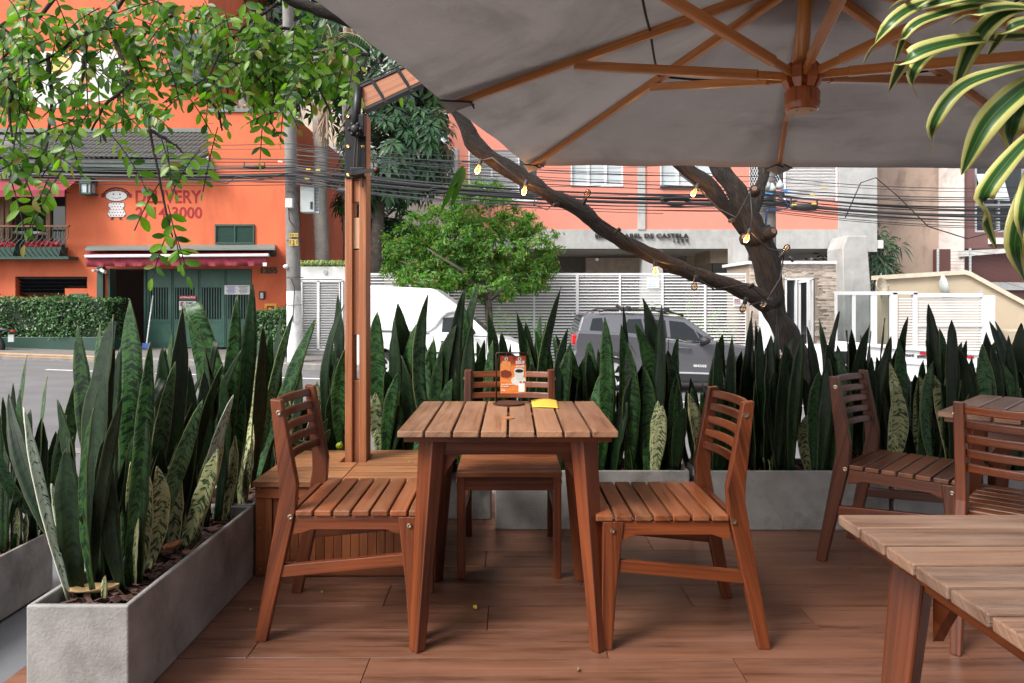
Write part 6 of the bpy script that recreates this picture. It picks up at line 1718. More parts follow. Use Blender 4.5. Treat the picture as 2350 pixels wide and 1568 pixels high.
MB().bar(P(818, 396, 3.345), P(866, 390, 3.335), .012, .018).build('crank_arm', M['black'], cb_); MB().tube([P(864, 391, 3.345), P(864, 391, 3.27)], [.013, .016], 12).build('crank_grip', M['rust'], cb_, smooth=True)
MB().tube([P(831, 405, 3.38), P(832, 430, 3.38)], .005, 6).build('crank_pin', M['black'], cb_)

C0 = V((.11, 5.12, 2.125)); e1 = V((.966, -.259, -.055)); e2 = V((-.259, -.966, 0)); S = 1.70
cen = C0 + e1 * S + e2 * S
apex = V((cen.x - .05, cen.y, 2.565)); hub = V((cen.x - .085, cen.y - .03, 1.985))
rim = [C0, C0 + e1 * S, C0 + e1 * 2 * S, C0 + e1 * 2 * S + e2 * S, C0 + e1 * 2 * S + e2 * 2 * S, C0 + e1 * S + e2 * 2 * S, C0 + e2 * 2 * S, C0 + e2 * S]
def canvas_mat():
    m, n, l, bs = new_mat('grey_canvas')
    tc = n.new('ShaderNodeTexCoord').outputs['Object']
    st = noise(n, l, 1.5, 7, mapping(n, l, tc, (1, 1, 3)), .66, .6)
    r = ramp(n, [(.33, (.345, .33, .322)), (.52, (.43, .41, .402)), (.75, (.465, .445, .437))]); l.new(st, r.inputs[0])
    l.new(r.outputs[0], bs.inputs['Base Color']); bs.inputs['Roughness'].default_value = .9
    tr = n.new('ShaderNodeBsdfTranslucent'); l.new(r.outputs[0], tr.inputs['Color'])
    wv = noise(n, l, 260, 2, tc); w2 = noise(n, l, 3.0, 4, mapping(n, l, tc, (1, 1.4, 1)), .5, 1.2)
    ad = n.new('ShaderNodeMath'); ad.operation = 'MULTIPLY_ADD'; ad.inputs[1].default_value = 7.0; l.new(w2, ad.inputs[0]); l.new(wv, ad.inputs[2])
    b = n.new('ShaderNodeBump'); b.inputs['Strength'].default_value = .4; b.inputs['Distance'].default_value = .003; l.new(ad.outputs[0], b.inputs['Height']); l.new(b.outputs[0], bs.inputs['Normal']); l.new(b.outputs[0], tr.inputs['Normal'])
    mx = n.new('ShaderNodeMixShader'); mx.inputs[0].default_value = .50
    l.new(bs.outputs[0], mx.inputs[1]); l.new(tr.outputs[0], mx.inputs[2]); l.new(mx.outputs[0], n['Material Output'].inputs[0])
    return m
M['canvas'] = canvas_mat()
M['piping'] = plain('dark_piping', (.025, .02, .02), .8)
N = 14
uoff = V((0, 0, .024))
for k in range(8):
    A_, B_ = rim[k] + uoff, rim[(k + 1) % 8] + uoff; T = apex + uoff
    vs, fs, idx = [], [], {}
    for i in range(N + 1):
        f_ = .05 + .95 * i / N
        for j in range(N + 1):
            q = j / N; e = A_.lerp(B_, q)
            p = T.lerp(e, f_)
            sg = math.sin(math.pi * q) * f_
            inward = (cen - e); inward.z = 0
            p = p + V((0, 0, -.020 * sg * math.sin(math.pi * min(1, f_)) + .0)) + inward.normalized() * (.022 * math.sin(math.pi * q) * f_ ** 3)
            p.z += .006 * math.sin(17 * q + 3 * k) * f_ * math.sin(math.pi * q) * math.sin(5 * f_ + k)
            vs.append(p)
    for i in range(N):
        for j in range(N):
            a = i * (N + 1) + j; fs.append((a, a + 1, a + N + 2, a + N + 1))
    o = MB().add(vs, fs).build('canopy_panel', M['canvas'], um, smooth=True, solid=.0015)
    ring = [T.lerp(A_.lerp(B_, j / 8), .40) + V((0, 0, -.012 - .03 * math.sin(math.pi * j / 8))) for j in range(9)]
    MB().tube(ring, .006, 5).build('canopy_seam', M['piping'], o, smooth=True)
# vent cap over the apex
MB().add([apex + V((0, 0, .14))] + [apex.lerp(r_, .16) + V((0, 0, .09)) for r_ in rim], [(0, 1 + k, 1 + (k + 1) % 8) for k in range(8)]).build('vent_cap', M['canvas'], um, solid=.002)
hubr = .066
for k in range(8):
    E = rim[k]; d = (E - apex)
    E2 = apex + d * (1 - .035 / d.length)
    o = MB().bar(apex + d * .03 + V((0, 0, .0)), E2 + V((0, 0, -.002)), .030, .046, (0, 0, 1), .026, .034).build('rib', M['rib'], um, bevel=.003)
    u = .61 if k % 2 else .425
    J = apex + d * u + V((0, 0, -.022))
    h = V((E.x - hub.x, E.y - hub.y, 0)).normalized()
    side = V((-h.y, h.x, 0)) * .016
    hp_ = hub + h * .058 + V((0, 0, .150))
    s_ = MB().bar(J + side * 0, hp_ + h * .12 + (J - hp_) * .0 + V((0, 0, (J.z - hp_.z) * .12 / max(.2, (J - hp_).length))), .030, .040, (0, 0, 1)).build('strut', M['rib'], um, bevel=.004)
    MB().bar(hp_ + h * .13 + V((0, 0, (J.z - hp_.z) * .13 / max(.2, (J - hp_).length))), hp_, .015, .034, (0, 0, 1)).build('strut_tenon', M['rib'], s_, bevel=.002)
    MB().tube([J - side * .95, J + side * .95], .006, 10).build('pivot_bolt', M['brass'], s_)
    # canvas pocket that holds the rib end
    inn = (V((cen.x, cen.y, 0)) - V((E.x, E.y, 0))).normalized(); sd_ = V((-inn.y, inn.x, 0))
    pw_ = .085
    tp = apex + d * (1 - .15 / d.length) + V((0, 0, -.028))
    ed = lambda sg: E + sd_ * sg * pw_ + inn * (pw_ if k % 2 == 0 else 0.01) + V((0, 0, .012))
    MB().add([ed(-1), ed(1), tp + sd_ * .022, tp - sd_ * .022, E + inn * .02 + V((0, 0, -.03))], [(0, 4, 3), (4, 1, 2), (4, 2, 3)]).build('rib_pocket', M['canvas'], um, solid=.002)
    pb_ = MB(); pb_.tube([ed(-1), tp - sd_ * .022], .005, 5); pb_.tube([ed(1), tp + sd_ * .022], .005, 5); pb_.tube([tp - sd_ * .022, tp + sd_ * .022 - V((0, 0, .018))], .005, 5); pb_.build('pocket_piping', M['piping'], o)
Mh = Matrix.Translation(hub) @ Matrix.Diagonal((1.12, 1.12, 1, 1))
ho = MB().lathe([(0, 0), (.058, 0), (.062, .008), (.060, .018), (.066, .028), (.062, .038), (.064, .075), (.055, .090), (.050, .10)], 32, Mh).build('hub', M['hub'], um, smooth=True)
MB().lathe([(.040, .09), (.045, .20), (.035, .205), (0, .205)], 24, Mh).build('hub_core', M['hub'], ho, smooth=True)
MB().lathe([(0, -.002), (.053, -.002), (.053, .004), (0, .004)], 28, Mh).build('hub_cap', M['paleblock'], ho)
for k in range(8):
    a = math.atan2(rim[k].y - hub.y, rim[k].x - hub.x) + R(22.5)
    h = V((math.cos(a), math.sin(a), 0)); s_ = V((-h.y, h.x, 0))
    vs = []
    for (r0, r1, z, w) in ((.040, .062, .088, .016), (.040, .080, .125, .022), (.038, .078, .175, .020), (.036, .060, .200, .015)):
        c_ = hub + V((0, 0, z)); vs += [c_ + h * r0 - s_ * w * .7, c_ + h * r1 - s_ * w, c_ + h * r1 + s_ * w, c_ + h * r0 + s_ * w * .7]
    fs = [(3, 2, 1, 0), (12, 13, 14, 15)]
    for i in range(3):
        for j in range(4): fs.append((4 * i + j, 4 * i + (j + 1) % 4, 4 * i + 4 + (j + 1) % 4, 4 * i + 4 + j))
    MB().add(vs, fs, (0, 0, 1)).build('hub_block', M['hub'], ho, bevel=.004, fix=True)
MB().tube([hub + V((0, 0, .2)), apex + V((.0, 0, .10))], [.028, .030], 18).build('mast', M['rib'], um, smooth=True)
for (px, py) in ((-.03, -.002), (.03, -.002)): MB().ball(hub + V((px, -.02, -.004)), .004, 6, 4).build('hub_screw', M['screw'], ho)
# the arm over the canopy
aA, aB = P(827, 232, 3.42), apex + V((0, 0, .34))
ad_ = (aB - aA).normalized()
arm = MB().bar(aA + ad_ * .02, aB, .045, .095, (0, 0, 1), .045, .06).build('arm', M['post'], um, bevel=.003)
up_ = ad_.cross(V((0, 1, 0))).normalized(); up_ = up_ if up_.z > 0 else -up_
for s in (-1, 1): MB().bar(aA + ad_ * .0 + up_ * s * .054, aB + up_ * s * .038, .05, .010, (0, 0, 1)).build('arm_flange', M['black'], arm)
for dd in (.10, .235, .9, 1.6): MB().bar(aA + ad_ * dd - up_ * .058 + V((.02, -.026, 0)), aA + ad_ * dd + up_ * .058 + V((-.01, -.026, 0)), .016, .006, (0, 1, 0)).build('arm_strap', M['black'], arm)
MB().tube([aA + up_ * .075 - ad_ * .005, aA + up_ * .085 + ad_ * 1.2], .004, 6).build('arm_cord', M['inkblack'], arm)
MB().tube([apex + V((0, 0, .08)), aB], .025, 12).build('hanger', M['black'], um)
# ---------------------------------------------------------------- planters
def planter(label, x0, x1, y0, y1, z0, grp='long grey concrete planters'):
    t = thing('concrete_planter', label, 'planter', ((x0 + x1) / 2, (y0 + y1) / 2, z0), group=grp)
    b = MB(); w = .018; h = .305
    o = [(x0, y0), (x1, y0), (x1, y1), (x0, y1)]; i_ = [(x0 + w, y0 + w), (x1 - w, y0 + w), (x1 - w, y1 - w), (x0 + w, y1 - w)]
    vs = [(x, y, z0) for x, y in o] + [(x, y, z0 + h) for x, y in o] + [(x, y, z0 + h) for x, y in i_] + [(x, y, z0 + .03) for x, y in i_]
    fs = [(3, 2, 1, 0)]
    for k in range(4):
        j = (k + 1) % 4
        fs += [(k, j, 4 + j, 4 + k), (4 + k, 4 + j, 8 + j, 8 + k), (8 + k, 8 + j, 12 + j, 12 + k)]
    fs.append((12, 13, 14, 15))
    b.add(vs, fs); b.build('box', M['concrete'], t, bevel=.006, seg=3)
    zs = z0 + .255
    MB().sheet(lambda u, v: (x0 + w + (x1 - x0 - 2 * w) * u, y0 + w + (y1 - y0 - 2 * w) * v, zs + .012 * math.sin(u * 37 + v * 11) * math.sin(v * 29 + u * 5)), 24, 24).build('soil', M['soil'], t, smooth=True)
    vs, fs = [], []
    for _ in range(260):
        c = V((rnd.uniform(x0 + .04, x1 - .04), rnd.uniform(y0 + .04, y1 - .04), zs + rnd.uniform(.008, .028))); a = V((rnd.gauss(0, 1), rnd.gauss(0, 1), rnd.gauss(0, .35))).normalized() * rnd.uniform(.012, .03); s = a.cross(V((rnd.gauss(0, .4), 0, 1))).normalized() * rnd.uniform(.006, .014); n = a.cross(s).normalized() * .003
        k = len(vs); vs += [c - a - s, c + a - s * .6, c + a * .9 + s, c - a * .8 + s * .8]; vs += [p + n for p in vs[k:k + 4]]
        fs += [(k, k + 3, k + 2, k + 1), (k + 4, k + 5, k + 6, k + 7)] + [(k + i, k + (i + 1) % 4, k + 4 + (i + 1) % 4, k + 4 + i) for i in range(4)]
    MB().add(vs, fs).build('bark_chips', M['chip'], t, kind='stuff')
    return t
pA_ = planter('concrete planter at the near left edge of the deck, its end turned to the viewer', -1.403, -1.107, 2.052, 3.045, 0)
planter('concrete planter continuing the left row beside the box of the umbrella post', -1.403, -1.112, 3.06, 4.05, 0)
planter('concrete planter standing lower on the pavement at the far left', -2.72, -2.42, 2.75, 3.75, -.335)
planter('concrete planter hidden behind the wooden box and umbrella post', -1.095, -.115, 3.83, 4.13, 0)
planter('concrete planter behind the middle chair of the central table', -.088, .915, 3.66, 3.96, 0)
planter('concrete planter behind the right chair of the central table', .945, 1.94, 3.655, 3.955, 0)
planter('concrete planter behind the far right chair and turned table', 1.965, 2.96, 3.65, 3.95, 0)
planter('outermost concrete planter on the right behind the turned table', 2.985, 3.98, 3.645, 3.945, 0)

# ---------------------------------------------------------------- snake plants, leaf by leaf
NR = 15
def snake_leaf(base, tip, w, tone, parent, bend=0.0, yaw=None, fold=None, twist=None, snap=False):
    base, tip = V(base), V(tip)
    d = tip - base; L = d.length
    yaw = rnd.uniform(-.9, .9) if yaw is None else yaw
    toward = V((math.sin(yaw), -math.cos(yaw), 0))
    side0 = d.normalized().cross(toward).normalized()
    ctrl = base.lerp(tip, .52) + side0 * bend * L + toward * rnd.uniform(-.05, .07) * L
    fold = rnd.uniform(.10, .34) if fold is None else fold
    tw = rnd.uniform(-1.0, 1.0) if twist is None else twist
    prof = [(0, .42), (.08, .50), (.2, .66), (.35, .86), (.52, 1.0), (.68, .98), (.8, .82), (.9, .52), (.96, .24), (1, .02)]
    if snap: prof = [(0, .5), (.1, .6), (.3, .9), (.6, 1.0), (.9, .86), (1, .8)]
    def wf(t):
        for k in range(len(prof) - 1):
            if t <= prof[k + 1][0]:
                q = (t - prof[k][0]) / (prof[k + 1][0] - prof[k][0]); q = q * q * (3 - 2 * q); return prof[k][1] + (prof[k + 1][1] - prof[k][1]) * q
        return prof[-1][1]
    vs, fs, uvs = [], [], []
    ph = rnd.uniform(0, 6)
    C = (-1, -.55, 0, .55, 1)
    for i in range(NR + 1):
        t = i / NR; t = t if snap else 1 - (1 - t) ** 1.25
        p = base * (1 - t) ** 2 + ctrl * 2 * t * (1 - t) + tip * t * t
        tg = ((ctrl - base) * (1 - t) + (tip - ctrl) * t).normalized()
        a = tw * (t - .4)
        nrm = (toward - tg * toward.dot(tg)).normalized(); sd_ = tg.cross(nrm)
        sd_, nrm = sd_ * math.cos(a) + nrm * math.sin(a), nrm * math.cos(a) - sd_ * math.sin(a)
        hw_ = w * .5 * wf(t) * (1 + .035 * math.sin(t * 19 + ph))
        fd = fold * (1 - .75 * t) + .05
        for c in C:
            vs.append(p + sd_ * (c * hw_) + nrm * (fd * hw_ * (abs(c) ** 1.5) + .006 * w * math.sin(t * 23 + c * 2 + ph) * 6 * abs(c)))
    for i in range(NR):
        for j in range(4):
            a = i * 5 + j; fs.append((a, a + 1, a + 6, a + 5))
            t0, t1 = i / NR * L, (i + 1) / NR * L
            uvs += [(C[j], t0), (C[j + 1], t0), (C[j + 1], t1), (C[j], t1)]
    return mesh_uv('leaf', vs, fs, uvs, M['snake_' + tone], parent, True, None, solid=.0035)
def clump(label, loc, grp='snake plants in the concrete planters'):
    return thing('snake_plant', label, 'snake plant', loc, group=grp)
def lf(parent, bx, by, tx, ty, w, tone, bend=0.0, z=.262, Ytip=None, **k):
    b0 = G(bx, by, z); Yt = Ytip or b0.y + rnd.uniform(-.06, .06)
    return snake_leaf(b0, P(tx, ty, Yt), w * (b0.y + Yt) / 2 / FPX, tone, parent, bend, **k)
# near-left planter
c1 = clump('snake plant at the near corner of the left planter with pale banded outer leaves', G(215, 1370, .262))
lf(c1, 160, 1382, 55, 935, 26, 'white', -.05, yaw=1.15, fold=.5); lf(c1, 178, 1370, 152, 1030, 62, 'dark', .02, yaw=.2)
lf(c1, 172, 1372, 118, 1110, 24, 'white', .03, yaw=1.0); lf(c1, 238, 1384, 241, 1322, 15, 'pale', 0, yaw=0)
lf(c1, 230, 1355, 262, 722, 74, 'dark', -.045, yaw=-.25, fold=.30, twist=.5); lf(c1, 282, 1365, 236, 1010, 46, 'dark', -.06, yaw=.3)
lf(c1, 195, 1335, 20, 905, 40, 'dark', -.10, yaw=.6, Ytip=2.5)
c2 = clump('snake plant in the left planter with the broad tall leaf before the green doors', G(300, 1330, .262))
lf(c2, 292, 1310, 298, 686, 60, 'mid', .05, yaw=.1, fold=.25, twist=.4); lf(c2, 262, 1290, 178, 745, 44, 'mid', -.03, yaw=.4)
lf(c2, 318, 1345, 336, 945, 62, 'dark', -.04, yaw=-.1); lf(c2, 300, 1338, 300, 1060, 24, 'pale', .03)
lf(c2, 322, 1326, 333, 1062, 34, 'pale', .10, yaw=-.2); lf(c2, 336, 1312, 360, 1070, 40, 'pale', .14, yaw=.2)
lf(c2, 290, 1352, 345, 785, 38, 'mid', .02); lf(c2, 255, 1260, 230, 745, 30, 'grey', -.02)
lf(c2, 312, 1352, 318, 1190, 18, 'pale')
c3 = clump('snake plant in the left planter with a torn leaf leaning left before the warning sign', G(375, 1280, .262))
lf(c3, 352, 1270, 418, 706, 44, 'dark', .03, yaw=.5); lf(c3, 545, 1160, 440, 698, 56, 'mid', .05, yaw=.3, snap=True)
lf(c3, 520, 1190, 432, 725, 50, 'mid', .07, yaw=-.3); lf(c3, 342, 1290, 465, 918, 36, 'grey', -.04, yaw=.7); lf(c3, 336, 1280, 402, 830, 34, 'grey', -.03, yaw=.6)
lf(c3, 372, 1262, 372, 795, 46, 'dark', .02); lf(c3, 398, 1268, 404, 1066, 38, 'pale', .02, yaw=.1); lf(c3, 425, 1258, 394, 1100, 24, 'pale', .04)
lf(c3, 418, 1262, 500, 1030, 44, 'pale', .05, yaw=-.2); lf(c3, 440, 1250, 512, 985, 40, 'pale', -.02, yaw=.3); lf(c3, 455, 1240, 536, 906, 26, 'white', -.06, yaw=.6)
lf(c3, 385, 1245, 430, 905, 40, 'dark'); lf(c3, 330, 1240, 366, 950, 44, 'dark'); lf(c3, 365, 1225, 395, 760, 36, 'mid', -.03); lf(c3, 405, 1215, 475, 935, 40, 'dark', .05)
c4 = clump('snake plant at the far end of the left planter before the small hedge', G(520, 1180, .262))
lf(c4, 505, 1180, 545, 676, 36, 'mid', .02, yaw=.1); lf(c4, 520, 1172, 580, 652, 40, 'dark', .03, yaw=.3); lf(c4, 540, 1165, 480, 940, 34, 'mid', .03)
lf(c4, 515, 1195, 540, 1000, 26, 'pale', .05); lf(c4, 530, 1180, 560, 905, 30, 'mid'); lf(c4, 498, 1200, 512, 860, 38, 'dark', .03); lf(c4, 470, 1215, 468, 850, 42, 'dark'); lf(c4, 550, 1172, 548, 985, 24, 'pale', .06); lf(c4, 560, 1166, 580, 1010, 22, 'pale', .04)
for c_ in (c1, c2, c3, c4):      # the leaves between
    for _ in range(8):
        b0 = V((rnd.uniform(-1.37, -1.25), {c1.name: 2.25, c2.name: 2.45, c3.name: 2.68, c4.name: 2.93}[c_.name] + rnd.uniform(-.12, .12), .262))
        hgt = rnd.uniform(.32, .80)
        snake_leaf(b0, b0 + V((rnd.gauss(0, .10), rnd.gauss(0, .08), hgt)), rnd.uniform(.036, .062), rnd.choice(('dark', 'dark', 'dark', 'mid')), c_, rnd.uniform(-.14, .14), snap=rnd.random() < .1)
# second left planter (further back along the row)
c5 = clump('snake plant behind the left planter whose leaves fan right towards the concrete pole', G(560, 1120, .262))
for (bx, by, tx, ty, w, tn, bd) in ((585, 1120, 724, 733, 36, 'mid', -.06), (590, 1115, 672, 722, 22, 'grey', -.05), (575, 1125, 603, 745, 34, 'dark', .02), (565, 1110, 622, 760, 30, 'mid', .04), (600, 1110, 640, 800, 34, 'dark', .03), (560, 1100, 590, 830, 30, 'pale', .05), (610, 1105, 610, 790, 28, 'grey', .04), (620, 1100, 660, 860, 30, 'dark', -.03), (600, 1095, 615, 900, 34, 'pale', .05), (570, 1130, 575, 940, 26, 'pale', .03), (545, 1120, 560, 800, 36, 'dark', 0), (640, 1090, 700, 810, 26, 'mid', -.08), (530, 1115, 535, 830, 30, 'mid', .03), (630, 1085, 645, 720, 20, 'dark', .02)):
    lf(c5, bx, by, tx, ty, w, tn, bd)
c6 = clump('snake plant behind the box left of the post with a leaf drooping right', G(690, 1080, .262))
for (bx, by, tx, ty, w, tn, bd) in ((660, 1080, 690, 850, 28, 'dark', .02), (650, 1090, 662, 900, 26, 'pale', .05), (680, 1075, 732, 915, 24, 'white', .04), (690, 1078, 700, 920, 30, 'dark', 0), (720, 1075, 735, 940, 26, 'mid', 0), (700, 1085, 752, 960, 22, 'dark', .02), (640, 1100, 628, 930, 24, 'pale', .04), (655, 1095, 690, 960, 26, 'grey', .03)):
    lf(c6, bx, by, tx, ty, w, tn, bd)
snake_leaf(P(660, 1000, 3.7), P(758, 985, 3.6), 30 * 3.7 / FPX, 'dark', c6, .55, yaw=.1)
# planter low on the pavement at the far left
zl = -.335 + .262
c7 = clump('snake plant in the low left planter, upright banded leaves against the road', G(40, 1255, zl))
for (bx, by, tx, ty, w, tn, bd) in ((60, 1250, 62, 815, 24, 'grey', 0), (85, 1245, 108, 865, 26, 'grey', .02), (95, 1240, 176, 868, 34, 'mid', .03), (30, 1265, 45, 895, 26, 'mid', .03), (10, 1270, 20, 940, 30, 'mid', .05), (50, 1255, 30, 880, 20, 'dark', -.03), (70, 1245, 95, 960, 34, 'dark', .02), (110, 1235, 150, 945, 30, 'dark', .03), (105, 1238, 168, 1002, 30, 'grey', .04), (40, 1258, 70, 940, 36, 'dark', .03), (20, 1262, 55, 1000, 30, 'mid', .05), (40, 1262, 40, 1165, 18, 'pale', .02), (58, 1258, 60, 1178, 20, 'pale', .03), (100, 1240, 108, 1130, 22, 'pale', .03), (0, 1275, -10, 900, 32, 'dark', 0), (75, 1240, 80, 1010, 40, 'dark', .0), (88, 1236, 128, 990, 26, 'mid', .02), (118, 1228, 122, 1040, 30, 'dark', 0)):
    lf(c7, bx, by, tx, ty, w, tn, bd, z=zl)
snake_leaf(G(150, 1215, zl), P(6, 912, 3.3), .05, 'mid', c7, -.12, yaw=.5); snake_leaf(G(130, 1225, zl), P(-20, 975, 3.3), .055, 'grey', c7, -.14, yaw=.5)
# back row
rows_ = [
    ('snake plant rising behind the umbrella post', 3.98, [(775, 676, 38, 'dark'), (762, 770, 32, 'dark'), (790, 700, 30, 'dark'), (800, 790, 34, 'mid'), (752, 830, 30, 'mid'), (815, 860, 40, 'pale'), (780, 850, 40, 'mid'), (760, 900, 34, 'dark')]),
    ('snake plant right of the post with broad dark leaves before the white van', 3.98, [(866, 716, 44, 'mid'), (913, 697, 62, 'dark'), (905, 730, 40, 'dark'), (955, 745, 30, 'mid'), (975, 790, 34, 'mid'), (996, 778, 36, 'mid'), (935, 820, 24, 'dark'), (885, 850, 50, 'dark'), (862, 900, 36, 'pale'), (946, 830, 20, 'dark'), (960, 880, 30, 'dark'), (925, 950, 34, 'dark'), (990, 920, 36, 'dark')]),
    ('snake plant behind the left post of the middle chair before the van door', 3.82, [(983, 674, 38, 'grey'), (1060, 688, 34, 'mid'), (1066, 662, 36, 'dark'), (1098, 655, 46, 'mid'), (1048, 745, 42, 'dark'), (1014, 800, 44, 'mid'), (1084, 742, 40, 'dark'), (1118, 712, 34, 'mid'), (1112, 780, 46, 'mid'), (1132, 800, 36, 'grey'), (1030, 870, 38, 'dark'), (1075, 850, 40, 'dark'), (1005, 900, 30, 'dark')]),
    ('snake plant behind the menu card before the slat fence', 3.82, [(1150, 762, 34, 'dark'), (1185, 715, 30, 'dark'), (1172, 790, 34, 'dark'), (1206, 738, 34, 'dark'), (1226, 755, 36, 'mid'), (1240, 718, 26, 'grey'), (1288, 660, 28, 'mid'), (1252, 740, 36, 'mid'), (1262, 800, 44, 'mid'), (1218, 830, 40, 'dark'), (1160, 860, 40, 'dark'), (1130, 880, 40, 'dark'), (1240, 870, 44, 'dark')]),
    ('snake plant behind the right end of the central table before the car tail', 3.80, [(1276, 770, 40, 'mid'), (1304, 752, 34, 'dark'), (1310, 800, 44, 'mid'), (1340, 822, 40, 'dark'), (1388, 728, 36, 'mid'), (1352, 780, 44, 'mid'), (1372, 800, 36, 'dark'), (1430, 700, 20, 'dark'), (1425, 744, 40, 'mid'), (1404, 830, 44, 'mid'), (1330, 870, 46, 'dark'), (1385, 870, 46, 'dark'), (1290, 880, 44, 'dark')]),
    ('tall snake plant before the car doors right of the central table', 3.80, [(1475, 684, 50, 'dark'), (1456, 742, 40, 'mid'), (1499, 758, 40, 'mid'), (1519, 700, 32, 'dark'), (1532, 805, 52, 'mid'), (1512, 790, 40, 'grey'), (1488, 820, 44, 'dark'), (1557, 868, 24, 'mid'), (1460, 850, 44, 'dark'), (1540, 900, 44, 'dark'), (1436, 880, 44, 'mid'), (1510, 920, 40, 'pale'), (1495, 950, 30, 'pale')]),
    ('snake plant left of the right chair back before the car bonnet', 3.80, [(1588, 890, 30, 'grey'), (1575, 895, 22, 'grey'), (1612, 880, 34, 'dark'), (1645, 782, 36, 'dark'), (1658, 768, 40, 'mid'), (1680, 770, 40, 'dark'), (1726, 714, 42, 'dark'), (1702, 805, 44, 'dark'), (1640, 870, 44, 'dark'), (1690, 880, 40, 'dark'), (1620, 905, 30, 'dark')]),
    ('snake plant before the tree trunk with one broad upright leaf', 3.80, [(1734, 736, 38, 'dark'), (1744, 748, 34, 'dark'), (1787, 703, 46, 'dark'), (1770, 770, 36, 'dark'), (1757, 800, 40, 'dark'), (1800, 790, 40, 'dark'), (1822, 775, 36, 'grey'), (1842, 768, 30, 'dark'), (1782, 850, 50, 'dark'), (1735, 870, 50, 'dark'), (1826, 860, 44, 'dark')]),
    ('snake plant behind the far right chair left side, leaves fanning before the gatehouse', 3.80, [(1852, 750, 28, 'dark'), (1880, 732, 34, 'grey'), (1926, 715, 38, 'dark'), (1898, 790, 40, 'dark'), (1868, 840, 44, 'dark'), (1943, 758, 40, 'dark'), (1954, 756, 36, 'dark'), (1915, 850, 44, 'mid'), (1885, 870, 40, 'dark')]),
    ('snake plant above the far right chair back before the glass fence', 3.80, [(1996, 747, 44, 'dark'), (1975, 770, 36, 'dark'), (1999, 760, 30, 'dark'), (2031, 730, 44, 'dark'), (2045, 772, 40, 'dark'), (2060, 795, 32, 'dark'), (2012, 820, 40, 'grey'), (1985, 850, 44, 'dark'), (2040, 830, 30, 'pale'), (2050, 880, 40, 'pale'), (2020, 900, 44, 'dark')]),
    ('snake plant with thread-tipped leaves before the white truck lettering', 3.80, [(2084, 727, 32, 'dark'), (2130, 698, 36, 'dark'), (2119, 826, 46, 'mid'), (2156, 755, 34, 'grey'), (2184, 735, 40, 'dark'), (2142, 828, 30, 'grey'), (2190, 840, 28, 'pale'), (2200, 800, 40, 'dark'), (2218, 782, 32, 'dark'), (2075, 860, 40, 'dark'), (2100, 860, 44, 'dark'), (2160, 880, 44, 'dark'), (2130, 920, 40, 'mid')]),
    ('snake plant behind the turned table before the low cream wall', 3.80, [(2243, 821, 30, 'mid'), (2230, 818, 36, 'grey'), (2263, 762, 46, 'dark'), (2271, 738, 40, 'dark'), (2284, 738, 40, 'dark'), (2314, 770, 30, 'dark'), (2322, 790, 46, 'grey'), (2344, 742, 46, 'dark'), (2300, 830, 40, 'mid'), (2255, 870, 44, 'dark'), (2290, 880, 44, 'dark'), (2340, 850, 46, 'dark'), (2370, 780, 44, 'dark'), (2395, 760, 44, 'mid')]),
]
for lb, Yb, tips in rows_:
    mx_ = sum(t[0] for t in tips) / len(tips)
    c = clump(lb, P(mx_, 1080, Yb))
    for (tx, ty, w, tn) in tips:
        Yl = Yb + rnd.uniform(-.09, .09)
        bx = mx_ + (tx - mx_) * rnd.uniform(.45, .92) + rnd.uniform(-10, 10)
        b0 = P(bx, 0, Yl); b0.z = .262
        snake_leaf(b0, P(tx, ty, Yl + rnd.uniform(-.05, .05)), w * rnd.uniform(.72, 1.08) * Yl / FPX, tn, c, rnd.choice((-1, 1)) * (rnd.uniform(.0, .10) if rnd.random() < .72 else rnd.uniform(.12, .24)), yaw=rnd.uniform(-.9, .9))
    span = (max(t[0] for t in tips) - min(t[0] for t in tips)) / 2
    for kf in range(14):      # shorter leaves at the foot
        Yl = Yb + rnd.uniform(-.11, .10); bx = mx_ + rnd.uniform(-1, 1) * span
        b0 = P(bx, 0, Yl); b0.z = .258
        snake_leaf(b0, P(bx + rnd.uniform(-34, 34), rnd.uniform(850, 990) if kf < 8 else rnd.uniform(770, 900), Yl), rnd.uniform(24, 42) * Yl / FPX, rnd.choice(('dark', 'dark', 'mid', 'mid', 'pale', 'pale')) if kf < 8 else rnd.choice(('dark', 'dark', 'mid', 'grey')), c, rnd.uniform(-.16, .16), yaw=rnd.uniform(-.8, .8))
# the arching narrow leaf left of the right chair
snake_leaf(V((P(1550, 0, 3.7).x, 3.7, .3)), P(1572, 935, 3.6), .07, 'dark', c, -.05)
# dead leaf and litter
def flat_leaf(name, c, L, w, rot, m, label, cat, tilt=.3, grp=None):
    d = V((math.cos(rot), math.sin(rot), 0)); s = V((-d.y, d.x, 0)); vs, fs = [], []
    for i in range(9):
        t = i / 8; hw_ = w / 2 * math.sin(math.pi * min(1, .05 + t * .95)) ** .7
        for q in (-1, -.4, 0, .4, 1): vs.append(V(c) + d * (t - .5) * L + s * q * hw_ + V((0, 0, .004 + tilt * w * (q * q) * .5 + .12 * L * (t - .5) ** 2 + .002 * math.sin(9 * t + q * 4))))
    for i in range(8):
        for j in range(4): a = i * 5 + j; fs.append((a, a + 1, a + 6, a + 5))
    return MB().add(vs, fs).build(name, m, None, smooth=True, solid=.001, loc=c, label=label, cat=cat, group=grp)
flat_leaf('fallen_leaf', G(212, 1362, .28), .15, .062, .25, plain('dead_leaf', (.36, .24, .11), .7, 0, .35, 30), 'large dry yellow-brown leaf lying on the soil of the near left planter', 'leaf', .5)
flat_leaf('fallen_leaf', G(396, 1262, .29), .08, .04, 1.3, plain('dead_leaf_red', (.30, .11, .05), .7, 0, .35, 30), 'curled russet leaf among the stalks of the left planter', 'leaf', .9)
